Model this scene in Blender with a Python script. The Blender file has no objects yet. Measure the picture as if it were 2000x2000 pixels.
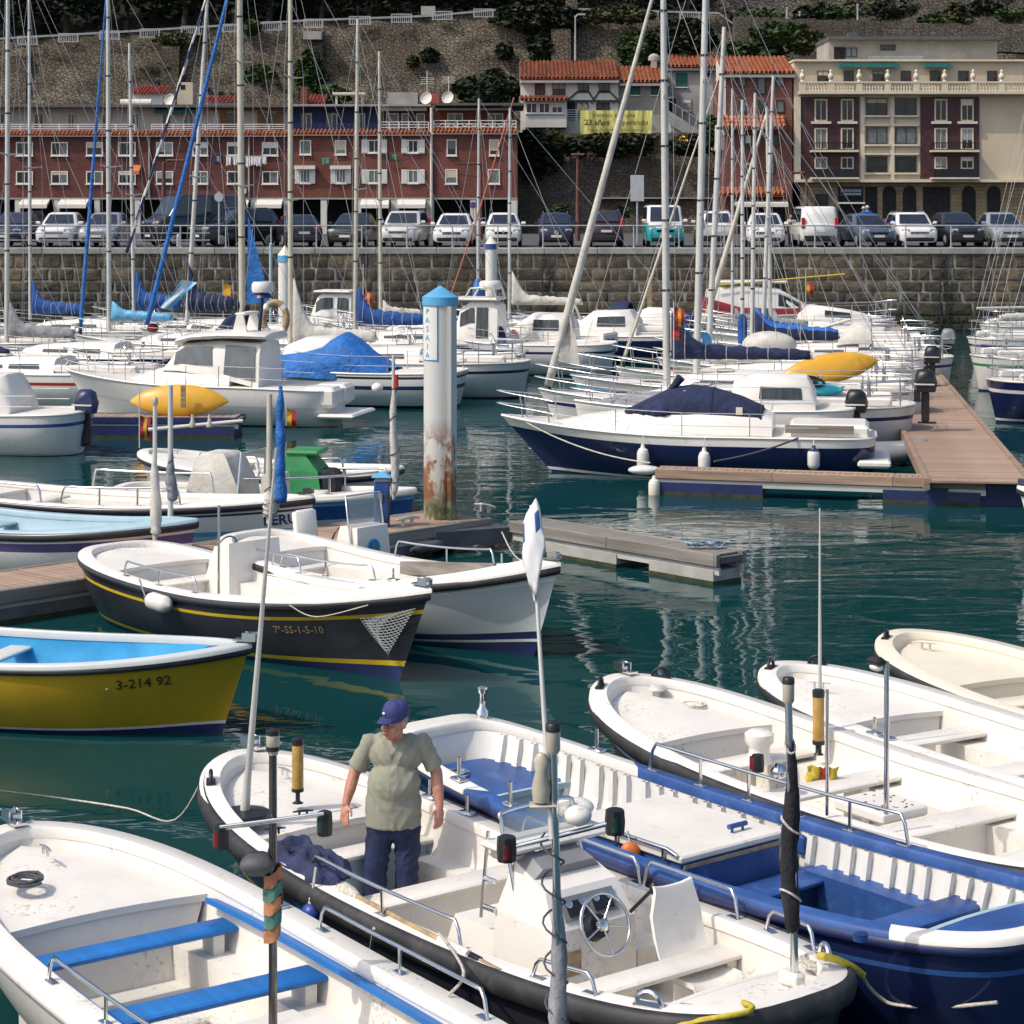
import bpy, math, random
from mathutils import Vector, Matrix, noise
V = Vector
random.seed(7)
R = math.radians
PI = math.pi
SC = bpy.context.scene
COL = SC.collection
# ------------------------------------------------------------------ camera, sky, sun
F = 3200.0      # focal length in photograph pixels (photograph is 2000 px wide)
H = 5.9         # camera height over the water
YH = 545.0      # photograph row of the horizon
cam_d = bpy.data.cameras.new("camera")
cam = bpy.data.objects.new("camera", cam_d)
COL.objects.link(cam)
cam.location = (0, 0, H)
cam.rotation_euler = (R(90), 0, 0)
cam_d.sensor_width = 36.0
cam_d.lens = 36.0 * F / 1520.0      # the picture inside the photograph's white border is 1520 px high
cam_d.shift_y = -(1000.0 - YH) / 1520.0
cam_d.clip_start = 0.5
cam_d.clip_end = 3000
SC.camera = cam
SUN_EL, SUN_DIR = 50.0, V((-0.90, -0.44, 0)).normalized()   # horizontal direction towards the sun
world = bpy.data.worlds.new("World")
SC.world = world
world.use_nodes = True
wn = world.node_tree
bg = wn.nodes["Background"]
sky = wn.nodes.new("ShaderNodeTexSky")
sky.sky_type = 'NISHITA'
sky.sun_disc = False
sky.sun_elevation = R(SUN_EL)
sky.sun_rotation = math.atan2(SUN_DIR.x, SUN_DIR.y)
sky.air_density = 0.85
sky.dust_density = 3.0
sky.ozone_density = 0.6
wn.links.new(sky.outputs[0], bg.inputs[0])
bg.inputs[1].default_value = 0.15
sun_d = bpy.data.lights.new("sun", 'SUN')
sun_d.energy = 2.1
sun_d.angle = R(0.5)
sun_d.color = (1.0, 0.93, 0.82)
sun = bpy.data.objects.new("sun", sun_d)
COL.objects.link(sun)
ce, se = math.cos(R(SUN_EL)), math.sin(R(SUN_EL))
sun.rotation_euler = V((-SUN_DIR.x * ce, -SUN_DIR.y * ce, -se)).to_track_quat('-Z', 'Y').to_euler()
SC.view_settings.view_transform = 'Standard'
SC.view_settings.look = 'None'
SC.view_settings.exposure = 0.40
SC.view_settings.gamma = 1.0
SC.view_settings.use_curve_mapping = False
SC.render.engine = 'CYCLES'
SC.cycles.max_bounces = 6
SC.cycles.diffuse_bounces = 3
SC.cycles.glossy_bounces = 3
SC.cycles.transmission_bounces = 3
SC.cycles.transparent_max_bounces = 6
SC.cycles.caustics_reflective = False
SC.cycles.caustics_refractive = False
SC.cycles.sample_clamp_indirect = 6.0
# ------------------------------------------------------------------ pixels to metres (layout only)
def G(x, y, z=0.0):
 """point of the plane at height z that shows at photograph pixel x, y"""
 d = F * (H - z) / (y - YH)
 return V(((x - 1000) * d / F, d, z))
def P(x, y, Y):
 """point at distance Y that shows at photograph pixel x, y"""
 return V(((x - 1000) * Y / F, Y, H - (y - YH) * Y / F))
# ------------------------------------------------------------------ materials
MATS = {}
def mat(name, col, rough=0.5, metal=0.0, var=0.12, vs=3.0, bump=0.0, bs=40.0, stretch=None, col2=None, dirt=0.0, dirtcol=(0.10, 0.08, 0.06),
  ds=2.2, rnd=0.0, spec=0.5, coat=0.0, ramp=(0.35, 0.65), bdist=0.02, world=False, specks=0):
 m = bpy.data.materials.new(name)
 MATS[name] = m
 m.use_nodes = True
 t = m.node_tree
 n, l = t.nodes, t.links
 b = n["Principled BSDF"]
 b.inputs["Roughness"].default_value = rough
 b.inputs["Metallic"].default_value = metal
 b.inputs["Specular IOR Level"].default_value = spec
 b.inputs["Coat Weight"].default_value = coat
 b.inputs["Coat Roughness"].default_value = 0.06
 tc = n.new("ShaderNodeTexCoord")
 src = tc.outputs["Object"]
 if world:
  geo = n.new("ShaderNodeNewGeometry"); src = geo.outputs["Position"]
 mp = n.new("ShaderNodeMapping")
 l.new(src, mp.inputs[0])
 if stretch: mp.inputs["Scale"].default_value = stretch
 def nz(scale, detail=5, rg=0.6):
  k = n.new("ShaderNodeTexNoise")
  k.inputs["Scale"].default_value = scale
  k.inputs["Detail"].default_value = detail
  k.inputs["Roughness"].default_value = rg
  l.new(mp.outputs[0], k.inputs["Vector"])
  return k
 def mix(f, a, b_, mode='MIX'):
  k = n.new("ShaderNodeMix"); k.data_type = 'RGBA'; k.blend_type = mode
  if isinstance(f, float): k.inputs[0].default_value = f
  else: l.new(f, k.inputs[0])
  for i, v in ((6, a), (7, b_)):
   if hasattr(v, 'default_value') or hasattr(v, 'is_linked'): l.new(v, k.inputs[i])
   else: k.inputs[i].default_value = (*v, 1)
  return k.outputs[2]
 c2 = col2 if col2 else tuple(max(0, c * (1 - 2.2 * var)) for c in col)
 a = nz(vs)
 cr = n.new("ShaderNodeMapRange")
 cr.inputs[1].default_value, cr.inputs[2].default_value = ramp
 l.new(a.outputs[0], cr.inputs[0])
 out = mix(cr.outputs[0], c2, col)
 if dirt > 0:
  d = nz(ds, 8, 0.72)
  dr = n.new("ShaderNodeMapRange")
  dr.inputs[1].default_value, dr.inputs[2].default_value = 0.54, 0.74
  dr.inputs[4].default_value = dirt
  l.new(d.outputs[0], dr.inputs[0])
  out = mix(dr.outputs[0], out, dirtcol)
 if specks > 0:
  d = nz(26, 3, 0.5); e = nz(1.7, 4, 0.6)
  mm = n.new("ShaderNodeMath"); mm.operation = 'MULTIPLY'; l.new(d.outputs[0], mm.inputs[0]); l.new(e.outputs[0], mm.inputs[1])
  dr = n.new("ShaderNodeMapRange"); dr.inputs[1].default_value, dr.inputs[2].default_value = 0.36, 0.42; dr.inputs[4].default_value = specks
  l.new(mm.outputs[0], dr.inputs[0]); out = mix(dr.outputs[0], out, (0.36, 0.31, 0.25))
 if rnd > 0:
  oi = n.new("ShaderNodeObjectInfo")
  hs = n.new("ShaderNodeHueSaturation")
  mr = n.new("ShaderNodeMapRange")
  mr.inputs[3].default_value, mr.inputs[4].default_value = 1 - rnd, 1 + rnd
  l.new(oi.outputs["Random"], mr.inputs[0]); l.new(mr.outputs[0], hs.inputs["Value"])
  l.new(out, hs.inputs["Color"]); out = hs.outputs[0]
 l.new(out, b.inputs["Base Color"])
 if bump > 0:
  k = nz(bs, 6, 0.65)
  bp = n.new("ShaderNodeBump")
  bp.inputs["Strength"].default_value = bump
  bp.inputs["Distance"].default_value = bdist
  l.new(k.outputs[0], bp.inputs["Height"]); l.new(bp.outputs[0], b.inputs["Normal"])
 return m
mat("white_gel", (0.78, 0.745, 0.68), 0.34, var=0.03, vs=1.3, dirt=0.30, dirtcol=(0.50, 0.43, 0.33), ds=3.5, bump=0.05, bs=25, specks=.5)
mat("white_deck", (0.75, 0.715, 0.65), 0.55, var=0.05, vs=1.6, dirt=0.45, dirtcol=(0.48, 0.41, 0.32), ds=4.0, bump=0.12, bs=120, bdist=0.004, specks=.6)
mat("cream_gel", (0.76, 0.69, 0.55), 0.4, var=0.03, dirt=0.15, dirtcol=(0.45, 0.36, 0.25))
mat("white_hull", (0.76, 0.73, 0.68), 0.24, var=0.03, vs=1.0, dirt=0.32, dirtcol=(0.48, 0.42, 0.33), stretch=(1, 1, .5), ds=2.5, specks=.4)
mat("grey_hull", (0.55, 0.58, 0.57), 0.3, var=0.05, vs=1.0, dirt=0.2, dirtcol=(0.32, 0.33, 0.30))
mat("black_hull", (0.030, 0.031, 0.042), 0.3, var=0.2, vs=1.5, dirt=0.25, dirtcol=(0.06, 0.055, 0.05))
mat("rubber", (0.035, 0.034, 0.036), 0.6, var=0.25, vs=3, dirt=0.5, dirtcol=(0.13, 0.115, 0.10), ds=3)
mat("yellow_paint", (0.62, 0.43, 0.02), 0.4, var=0.1, dirt=0.2)
mat("yellow_hull", (0.42, 0.275, 0.012), 0.35, var=0.08, vs=1.5, dirt=0.35, dirtcol=(0.22, 0.14, 0.03), stretch=(1, 1, .4))
mat("navy_gel", (0.012, 0.020, 0.075), 0.14, var=0.1, vs=1)
mat("navy_paint", (0.02, 0.03, 0.11), 0.4, var=0.15)
mat("brown_hull", (0.10, 0.055, 0.035), 0.45, var=0.2, vs=2, dirt=0.5, dirtcol=(0.045, 0.03, 0.025), stretch=(.4, .4, 3))
mat("blue_paint", (0.028, 0.092, 0.31), 0.5, var=0.16, vs=2.5, dirt=0.6, dirtcol=(0.10, 0.17, 0.36), ds=5, bump=0.15, bs=60)
mat("bright_blue", (0.012, 0.17, 0.52), 0.5, var=0.12, vs=4, bump=0.3, bs=30, stretch=(.3, 3, 3))
mat("sky_blue", (0.11, 0.40, 0.66), 0.45, var=0.08, dirt=0.2, dirtcol=(.3, .4, .45))
mat("pale_blue", (0.36, 0.50, 0.56), 0.45, var=0.05, dirt=0.2, dirtcol=(.3, .32, .3))
mat("aqua_paint", (0.03, 0.33, 0.62), 0.45, var=0.1, dirt=0.1)
mat("green_paint", (0.035, 0.26, 0.085), 0.5, var=0.1, dirt=0.15)
mat("green_floor", (0.02, 0.17, 0.10), 0.6, var=0.2, vs=5, dirt=0.3)
mat("purple_paint", (0.10, 0.08, 0.20), 0.4, var=0.1)
mat("red_paint", (0.40, 0.030, 0.022), 0.4, var=0.1)
mat("orange_plastic", (0.66, 0.17, 0.03), 0.45, var=0.1)
mat("kayak_yellow", (0.72, 0.38, 0.03), 0.4, var=0.08, vs=2, dirt=0.25, dirtcol=(.35, .18, .05))
mat("teal_plastic", (0.04, 0.42, 0.47), 0.4, var=0.1, vs=4)
mat("navy_canvas", (0.016, 0.028, 0.090), 0.85, var=0.22, vs=3, bump=0.9, bs=7, bdist=0.07)
mat("blue_canvas", (0.015, 0.085, 0.33), 0.85, var=0.2, vs=3, bump=0.5, bs=9, bdist=0.05)
mat("tarp_blue", (0.016, 0.17, 0.55), 0.6, var=0.15, vs=2, bump=0.9, bs=5, bdist=0.10)
mat("white_canvas", (0.62, 0.59, 0.53), 0.85, var=0.12, vs=3, bump=0.5, bs=8, bdist=0.05)
mat("grey_canvas", (0.30, 0.31, 0.33), 0.85, var=0.2, vs=3, bump=0.5, bs=9, bdist=0.05)
mat("lens_red", (0.16, 0.012, 0.014), 0.2)
mat("lens_green", (0.012, 0.06, 0.045), 0.2)
mat("black_canvas", (0.022, 0.022, 0.030), 0.9, var=0.3, vs=4, bump=0.6, bs=12, bdist=0.05)
mat("red_canvas", (0.26, 0.02, 0.025), 0.8, var=0.2, vs=4, bump=0.4, bs=8)
mat("alu", (0.60, 0.59, 0.545), 0.42, 0.15, var=0.07, vs=2, dirt=0.12, dirtcol=(.3, .3, .28))
mat("alu_cream", (0.60, 0.56, 0.44), 0.45, 0.2, var=0.07, vs=2)
mat("steel_dark_reflection", (0.17, 0.165, 0.16), 0.25, 1.0, var=0.2)  # dark reflections of the chrome pole put into its base colour
mat("chrome", (0.72, 0.72, 0.71), 0.16, 1.0, var=0.04)
mat("dark_metal", (0.05, 0.05, 0.055), 0.45, 0.4, var=0.2)
mat("rope_white", (0.62, 0.58, 0.50), 0.9, var=0.2, vs=40)
mat("rope_dark", (0.10, 0.10, 0.11), 0.9, var=0.2, vs=40)
mat("rope_yellow", (0.58, 0.46, 0.05), 0.8, var=0.15, vs=30)
mat("rope_red", (0.50, 0.16, 0.11), 0.85, var=0.2, vs=30)
mat("black_plastic", (0.016, 0.016, 0.018), 0.4, var=0.2)
mat("grey_plastic", (0.22, 0.225, 0.235), 0.5, var=0.1)
mat("fender_white", (0.70, 0.68, 0.62), 0.45, var=0.06, vs=5, dirt=0.4, dirtcol=(.3, .28, .24), ds=8)
mat("fender_blue", (0.015, 0.055, 0.32), 0.4, var=0.1)
mat("fender_grey", (0.09, 0.095, 0.105), 0.6, var=0.2, dirt=0.4, dirtcol=(.16, .15, .14))
mat("amber", (0.50, 0.30, 0.08), 0.25, var=0.15, vs=9)
mat("lamp_white", (0.50, 0.46, 0.36), 0.25, var=0.08)
mat("wood_grey", (0.27, 0.245, 0.21), 0.8, var=0.2, vs=2.5, stretch=(.25, 4, 4), bump=0.4, bs=6, dirt=0.3, dirtcol=(.12, .11, .09))
mat("wood_brown", (0.40, 0.275, 0.195), 0.7, var=0.2, vs=2.5, stretch=(.25, 5, 5), bump=0.4, bs=8, rnd=0.14)
mat("wood_tan", (0.46, 0.33, 0.18), 0.6, var=0.2, vs=3, stretch=(.3, 5, 5))
mat("concrete", (0.42, 0.41, 0.37), 0.85, var=0.12, vs=2, dirt=0.4, dirtcol=(.16, .17, .10), bump=0.3, bs=18)
mat("concrete_dark", (0.15, 0.155, 0.155), 0.85, var=0.2, vs=2, dirt=0.4, dirtcol=(.06, .07, .05), bump=0.3, bs=18)
mat("asphalt", (0.085, 0.083, 0.082), 0.9, var=0.15, vs=1.2, bump=0.3, bs=60)
mat("coping", (0.36, 0.345, 0.31), 0.85, var=0.15, vs=1.5, dirt=0.4, dirtcol=(.16, .15, .12), bump=0.4, bs=14, rnd=0.08)
mat("steel_paint", (0.45, 0.47, 0.49), 0.4, 0.3, var=0.1)
mat("algae", (0.05, 0.055, 0.02), 0.8, var=0.3, vs=5)
mat("white_paint", (0.74, 0.72, 0.67), 0.5, var=0.04, dirt=0.1, dirtcol=(.4, .36, .3))
mat("window_glass", (0.025, 0.032, 0.038), 0.06, var=0.3, vs=0.8, spec=0.7)
mat("curtain_glass", (0.17, 0.185, 0.19), 0.12, var=0.2, vs=1.5, spec=0.6)
mat("boat_glass", (0.055, 0.065, 0.065), 0.06, var=0.35, vs=2.5, spec=0.7, stretch=(4, 4, .6))
mat("skin", (0.53, 0.26, 0.18), 0.5, var=0.12, vs=14, col2=(0.38, 0.15, 0.10))
mat("shirt_green", (0.285, 0.285, 0.22), 0.9, var=0.05, vs=5, bump=0.35, bs=14, bdist=0.02, dirt=0.6, dirtcol=(.155, .155, .125), ds=2.3)
mat("jeans", (0.020, 0.034, 0.095), 0.85, var=0.2, vs=7, bump=0.5, bs=13, bdist=0.03)
mat("cap_blue", (0.035, 0.045, 0.17), 0.8, var=0.12, vs=20, bump=0.2, bs=40)
mat("hair_grey", (0.34, 0.31, 0.28), 0.8, var=0.2, vs=60)
mat("eye_white", (0.6, 0.58, 0.55), 0.3)
mat("jacket_blue", (0.032, 0.042, 0.115), 0.85, var=0.25, vs=6, bump=0.7, bs=9, bdist=0.06)
mat("black_ink", (0.012, 0.012, 0.016), 0.6, var=0.1)
mat("navy_ink", (0.02, 0.04, 0.16), 0.6, var=0.1)
mat("gold_ink", (0.33, 0.24, 0.09), 0.6, var=0.1)
mat("white_ink", (0.66, 0.64, 0.60), 0.6, var=0.1)
def glass_mat(name, tint, rough=0.03, alpha=0.25):
 m = bpy.data.materials.new(name); MATS[name] = m
 m.use_nodes = True
 b = m.node_tree.nodes["Principled BSDF"]
 b.inputs["Base Color"].default_value = (*tint, 1)
 b.inputs["Roughness"].default_value = rough
 b.inputs["Alpha"].default_value = alpha
 return m
glass_mat("clear_screen", (0.45, 0.52, 0.53), 0.04, 0.32)
def net_mat():
 m = bpy.data.materials.new("net"); MATS["net"] = m
 m.use_nodes = True
 m.node_tree.nodes["Principled BSDF"].inputs["Base Color"].default_value = (0.26, 0.28, 0.28, 1)
net_mat()
# ------------------------------------------------------------------ mesh building
class MB:
 def __init__(s): s.v, s.f, s.m = [], [], []
 def add(s, vs, fs, mi=0):
  o = len(s.v)
  s.v += [tuple(v) for v in vs]
  s.f += [tuple(i + o for i in f) for f in fs]
  s.m += [mi] * len(fs)
  return s
 def box(s, c, d, rz=0.0, mi=0, taper=1.0, rot=None):
  hx, hy, hz = d[0] / 2, d[1] / 2, d[2] / 2
  vs = []
  for z in (-hz, hz):
   k = taper if z > 0 else 1.0
   for x, y in ((-hx, -hy), (hx, -hy), (hx, hy), (-hx, hy)):
    vs.append(V((x * k, y * k, z)))
  M = rot if rot else Matrix.Rotation(rz, 3, 'Z')
  vs = [M @ v + V(c) for v in vs]
  return s.add(vs, [(3, 2, 1, 0), (4, 5, 6, 7), (0, 1, 5, 4), (1, 2, 6, 5), (2, 3, 7, 6), (3, 0, 4, 7)], mi)
 def bb(s, a, b, mi=0):
  a, b = V(a), V(b)
  return s.box((a + b) / 2, [abs(q) for q in (b - a)], mi=mi)
 def rbox(s, c, d, r=0.03, rz=0.0, mi=0, rot=None):
  """box with bevelled edges"""
  hx, hy, hz = d[0] / 2, d[1] / 2, d[2] / 2
  r = min(r, hx * .9, hy * .9, hz * .9)
  rings = []
  for z, k in ((-hz, r), (-hz + r, 0), (hz - r, 0), (hz, r)):
   x, y = hx - k, hy - k
   q = r * 0.6
   rings.append([(-x + q, -y, z), (x - q, -y, z), (x, -y + q, z), (x, y - q, z), (x - q, y, z), (-x + q, y, z), (-x, y - q, z), (-x, -y + q, z)])
  M = rot if rot else Matrix.Rotation(rz, 3, 'Z')
  rings = [[M @ V(p) + V(c) for p in q] for q in rings]
  return s.loft(rings, closed=True, caps=True, mi=mi)
 def loft(s, rings, closed=True, caps=False, mi=0, mif=None):
  n = len(rings[0])
  vs = [p for r in rings for p in r]
  o = len(s.v)
  s.v += [tuple(v) for v in vs]
  for i in range(len(rings) - 1):
   for j in range(n if closed else n - 1):
    k = (j + 1) % n
    s.f.append((o + i * n + j, o + i * n + k, o + (i + 1) * n + k, o + (i + 1) * n + j))
    s.m.append(mif(i, j) if mif else mi)
  if caps:
   s.f.append(tuple(o + j for j in reversed(range(n)))); s.m.append(mi)
   e = o + (len(rings) - 1) * n
   s.f.append(tuple(e + j for j in range(n))); s.m.append(mi)
  return s
 def tube(s, pts, r, n=8, mi=0, caps=True):
  pts = [V(p) for p in pts]
  rings = []
  up = None
  for i, p in enumerate(pts):
   a = pts[max(0, i - 1)]; b = pts[min(len(pts) - 1, i + 1)]
   t = (b - a)
   if t.length < 1e-9: t = V((0, 0, 1))
   t.normalize()
   if up is None or abs(up.dot(t)) > 0.98:
    up = V((0, 0, 1)) if abs(t.z) < 0.9 else V((0, 1, 0))
   x = up.cross(t).normalized()
   y = t.cross(x)
   up = y
   rr = r[i] if isinstance(r, (list, tuple)) else r
   rings.append([p + (x * math.cos(2 * PI * k / n) + y * math.sin(2 * PI * k / n)) * rr for k in range(n)])
  return s.loft(rings, True, caps, mi)
 def lathe(s, prof, n=16, base=(0, 0, 0), axis=None, mi=0):
  """prof: (r, z) pairs; axis: direction of z"""
  B = V(base)
  q = V((0, 0, 1)).rotation_difference(V(axis).normalized()) if axis is not None else None
  rings = []
  for r, z in prof:
   ring = []
   for k in range(n):
    p = V((max(r, 1e-4) * math.cos(2 * PI * k / n), max(r, 1e-4) * math.sin(2 * PI * k / n), z))
    ring.append((q @ p if q else p) + B)
   rings.append(ring)
  return s.loft(rings, True, True, mi)
 def ball(s, c, r, n=12, m=8, mi=0, rot=None):
  r = (r, r, r) if isinstance(r, (int, float)) else r
  rings = []
  for i in range(m + 1):
   a = -PI / 2 + PI * i / m
   ring = []
   for k in range(n):
    b = 2 * PI * k / n
    p = V((r[0] * max(math.cos(a), .001) * math.cos(b), r[1] * max(math.cos(a), .001) * math.sin(b), r[2] * math.sin(a)))
    ring.append((rot @ p if rot else p) + V(c))
   rings.append(ring)
  return s.loft(rings, True, True, mi)
 def cap(s, a, b, ra, rb, n=12):
  """tapered capsule"""
  a, b = V(a), V(b)
  t = (b - a).normalized()
  prof = []
  L = (b - a).length
  for i in range(5):
   q = -PI / 2 + PI / 2 * i / 4
   prof.append((ra * math.cos(q), ra * math.sin(q)))
  for i in range(5):
   q = PI / 2 * i / 4
   prof.append((rb * math.cos(q), L + rb * math.sin(q)))
  return s.lathe(prof, n, a, t)
 def poly(s, pts, mi=0): return s.add(pts, [tuple(range(len(pts)))], mi)
 def prism(s, pts, d, mi=0):
  """polygon pts extruded by vector d"""
  d = V(d); n = len(pts)
  vs = [V(p) for p in pts] + [V(p) + d for p in pts]
  fs = [tuple(reversed(range(n))), tuple(range(n, 2 * n))] + [(i, (i + 1) % n, n + (i + 1) % n, n + i) for i in range(n)]
  return s.add(vs, fs, mi)
 def grid(s, rows, mi=0): return s.loft(rows, closed=False, mi=mi)
 def data(s, name, mats, smooth=None):
  me = bpy.data.meshes.new(name)
  me.from_pydata(s.v, [], s.f)
  for m in (mats if isinstance(mats, (list, tuple)) else [mats]):
   me.materials.append(MATS[m])
  me.polygons.foreach_set("material_index", s.m)
  me.update()
  if smooth is not None:
   me.polygons.foreach_set("use_smooth", [True] * len(s.f))
   if smooth < 180: me.set_sharp_from_angle(angle=R(smooth))
  return me
 def obj(s, name, mats, parent=None, smooth=None, label=None, loc=None):
  o = bpy.data.objects.new(name, s.data(name, mats, smooth))
  COL.objects.link(o)
  if parent is not None: o.parent = parent
  if loc is not None: o.location = loc
  if label: o["label"] = label
  return o
def thing(name, label, cat, loc=(0, 0, 0), rz=0.0, group=None):
 o = bpy.data.objects.new(name, None)
 COL.objects.link(o)
 o.empty_display_size = 0.2
 o.location = loc; o.rotation_euler = (0, 0, rz)
 o["label"] = label; o["category"] = cat
 if group: o["group"] = group
 return o
def tag(o, label=None, cat=None, group=None, kind=None):
 if label: o["label"] = label
 if cat: o["category"] = cat
 if group: o["group"] = group
 if kind: o["kind"] = kind
 return o
def solid(mb, name, mats, label, cat, loc=None, smooth=None, group=None):
 """a thing that is one mesh"""
 return tag(mb.obj(name, mats, None, smooth, loc=loc), label, cat, group)
def curve_pts(pts, n=6):
 """Catmull-Rom through pts"""
 pts = [V(p) for p in pts]
 out = []
 for i in range(len(pts) - 1):
  p0 = pts[max(i - 1, 0)]; p1 = pts[i]; p2 = pts[i + 1]; p3 = pts[min(i + 2, len(pts) - 1)]
  for k in range(n):
   t = k / n
   out.append(0.5 * ((2 * p1) + (p2 - p0) * t + (2 * p0 - 5 * p1 + 4 * p2 - p3) * t * t + (3 * p1 - p0 - 3 * p2 + p3) * t ** 3))
 out.append(pts[-1])
 return out
def sag(a, b, s, n=10):
 a, b = V(a), V(b)
 return [a.lerp(b, i / n) - V((0, 0, 4 * s * (i / n) * (1 - i / n))) for i in range(n + 1)]
def text(name, txt, size, m, parent, M, depth=0.004, align='CENTER', shear=0.0, bold=0.0):
 """lettering as mesh; M places the text plane (x along the line, y up, z out)"""
 c = bpy.data.curves.new(name, 'FONT')
 c.body = txt; c.size = size; c.align_x = align; c.align_y = 'CENTER'; c.extrude = depth; c.shear = shear; c.offset = bold
 c.resolution_u = 2
 t = bpy.data.objects.new(name, c)
 COL.objects.link(t)
 dg = bpy.context.evaluated_depsgraph_get()
 me = bpy.data.meshes.new_from_object(t.evaluated_get(dg))
 bpy.data.objects.remove(t)
 me.materials.clear(); me.materials.append(MATS[m])
 me.transform(M)
 o = bpy.data.objects.new(name, me)
 COL.objects.link(o)
 if parent is not None: o.parent = parent
 return o
def frame(o, x, y):
 """matrix with origin o, x axis x, y axis y"""
 x = V(x).normalized(); z = x.cross(V(y)).normalized(); y = z.cross(x)
 return Matrix(((x.x, y.x, z.x, o[0]), (x.y, y.y, z.y, o[1]), (x.z, y.z, z.z, o[2]), (0, 0, 0, 1)))
def remesh(mb, name, m, voxel, parent=None, smooth_it=4, factor=0.5):
 o = mb.obj(name, m, parent)
 r = o.modifiers.new("r", 'REMESH'); r.mode = 'VOXEL'; r.voxel_size = voxel
 if smooth_it:
  q = o.modifiers.new("s", 'SMOOTH'); q.iterations = smooth_it; q.factor = factor
 bpy.context.view_layer.update()
 dg = bpy.context.evaluated_depsgraph_get()
 me = bpy.data.meshes.new_from_object(o.evaluated_get(dg))
 o.modifiers.clear()
 o.data = me
 me.polygons.foreach_set("use_smooth", [True] * len(me.polygons))
 return o
# ------------------------------------------------------------------ setting: water, quay, hill
Q = 3.92          # height of the far quay over the water
YW = 101.0        # distance of the quay wall
def water_mat():
 m = bpy.data.materials.new("water"); MATS["water"] = m
 m.use_nodes = True
 t = m.node_tree; n, l = t.nodes, t.links
 b = n["Principled BSDF"]
 b.inputs["Base Color"].default_value = (0.004, 0.040, 0.040, 1)
 b.inputs["Roughness"].default_value = 0.02
 b.inputs["IOR"].default_value = 1.33
 g = n.new("ShaderNodeNewGeometry")
 def nz(scale, st, detail, rough=0.55, dist=0.0):
  mp = n.new("ShaderNodeMapping"); mp.inputs["Scale"].default_value = st
  l.new(g.outputs["Position"], mp.inputs[0])
  k = n.new("ShaderNodeTexNoise"); k.inputs["Scale"].default_value = scale; k.inputs["Detail"].default_value = detail
  k.inputs["Roughness"].default_value = rough; k.inputs["Distortion"].default_value = dist
  l.new(mp.outputs[0], k.inputs["Vector"]); return k.outputs[0]
 def math_(op, a, c):
  k = n.new("ShaderNodeMath"); k.operation = op
  for i, v in enumerate((a, c)):
   if isinstance(v, (int, float)): k.inputs[i].default_value = v
   else: l.new(v, k.inputs[i])
  return k.outputs[0]
 a = nz(1.0, (0.55, 0.95, 1), 2, 0.5, 0.6)          # slow swell
 c = nz(1.0, (1.7, 3.4, 1), 2, 0.5, 0.8)         # ripples
 p = nz(1.0, (0.12, 0.2, 1), 2, 0.5)              # where the breeze ruffles the surface
 pr = n.new("ShaderNodeMapRange"); pr.inputs[1].default_value = 0.42; pr.inputs[2].default_value = 0.62
 pr.inputs[3].default_value = 0.06; pr.inputs[4].default_value = 1.25
 l.new(p, pr.inputs[0])
 hgt = math_('ADD', math_('MULTIPLY', a, 0.042), math_('MULTIPLY', math_('MULTIPLY', c, 0.011), pr.outputs[0]))
 bp = n.new("ShaderNodeBump"); bp.inputs["Strength"].default_value = 1.0; bp.inputs["Distance"].default_value = 0.55
 l.new(hgt, bp.inputs["Height"]); l.new(bp.outputs[0], b.inputs["Normal"])
 dn = nz(0.35, (1, 1, 1), 3)
 mx = n.new("ShaderNodeMix"); mx.data_type = 'RGBA'
 l.new(dn, mx.inputs[0]); mx.inputs[6].default_value = (0.0025, 0.034, 0.039, 1); mx.inputs[7].default_value = (0.0045, 0.050, 0.051, 1)
 l.new(mx.outputs[2], b.inputs["Base Color"])
water_mat()
w = MB(); w.add([(-140, -40, 0), (140, -40, 0), (140, YW + .3, 0), (-140, YW + .3, 0)], [(0, 1, 2, 3)])
tag(w.obj("water", "water"), kind="structure")
g=MB();g.bb((-150, YW + .55, -1), (150, 330, Q))
tag(g.obj("quay_road", "asphalt"), kind="structure")
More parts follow.
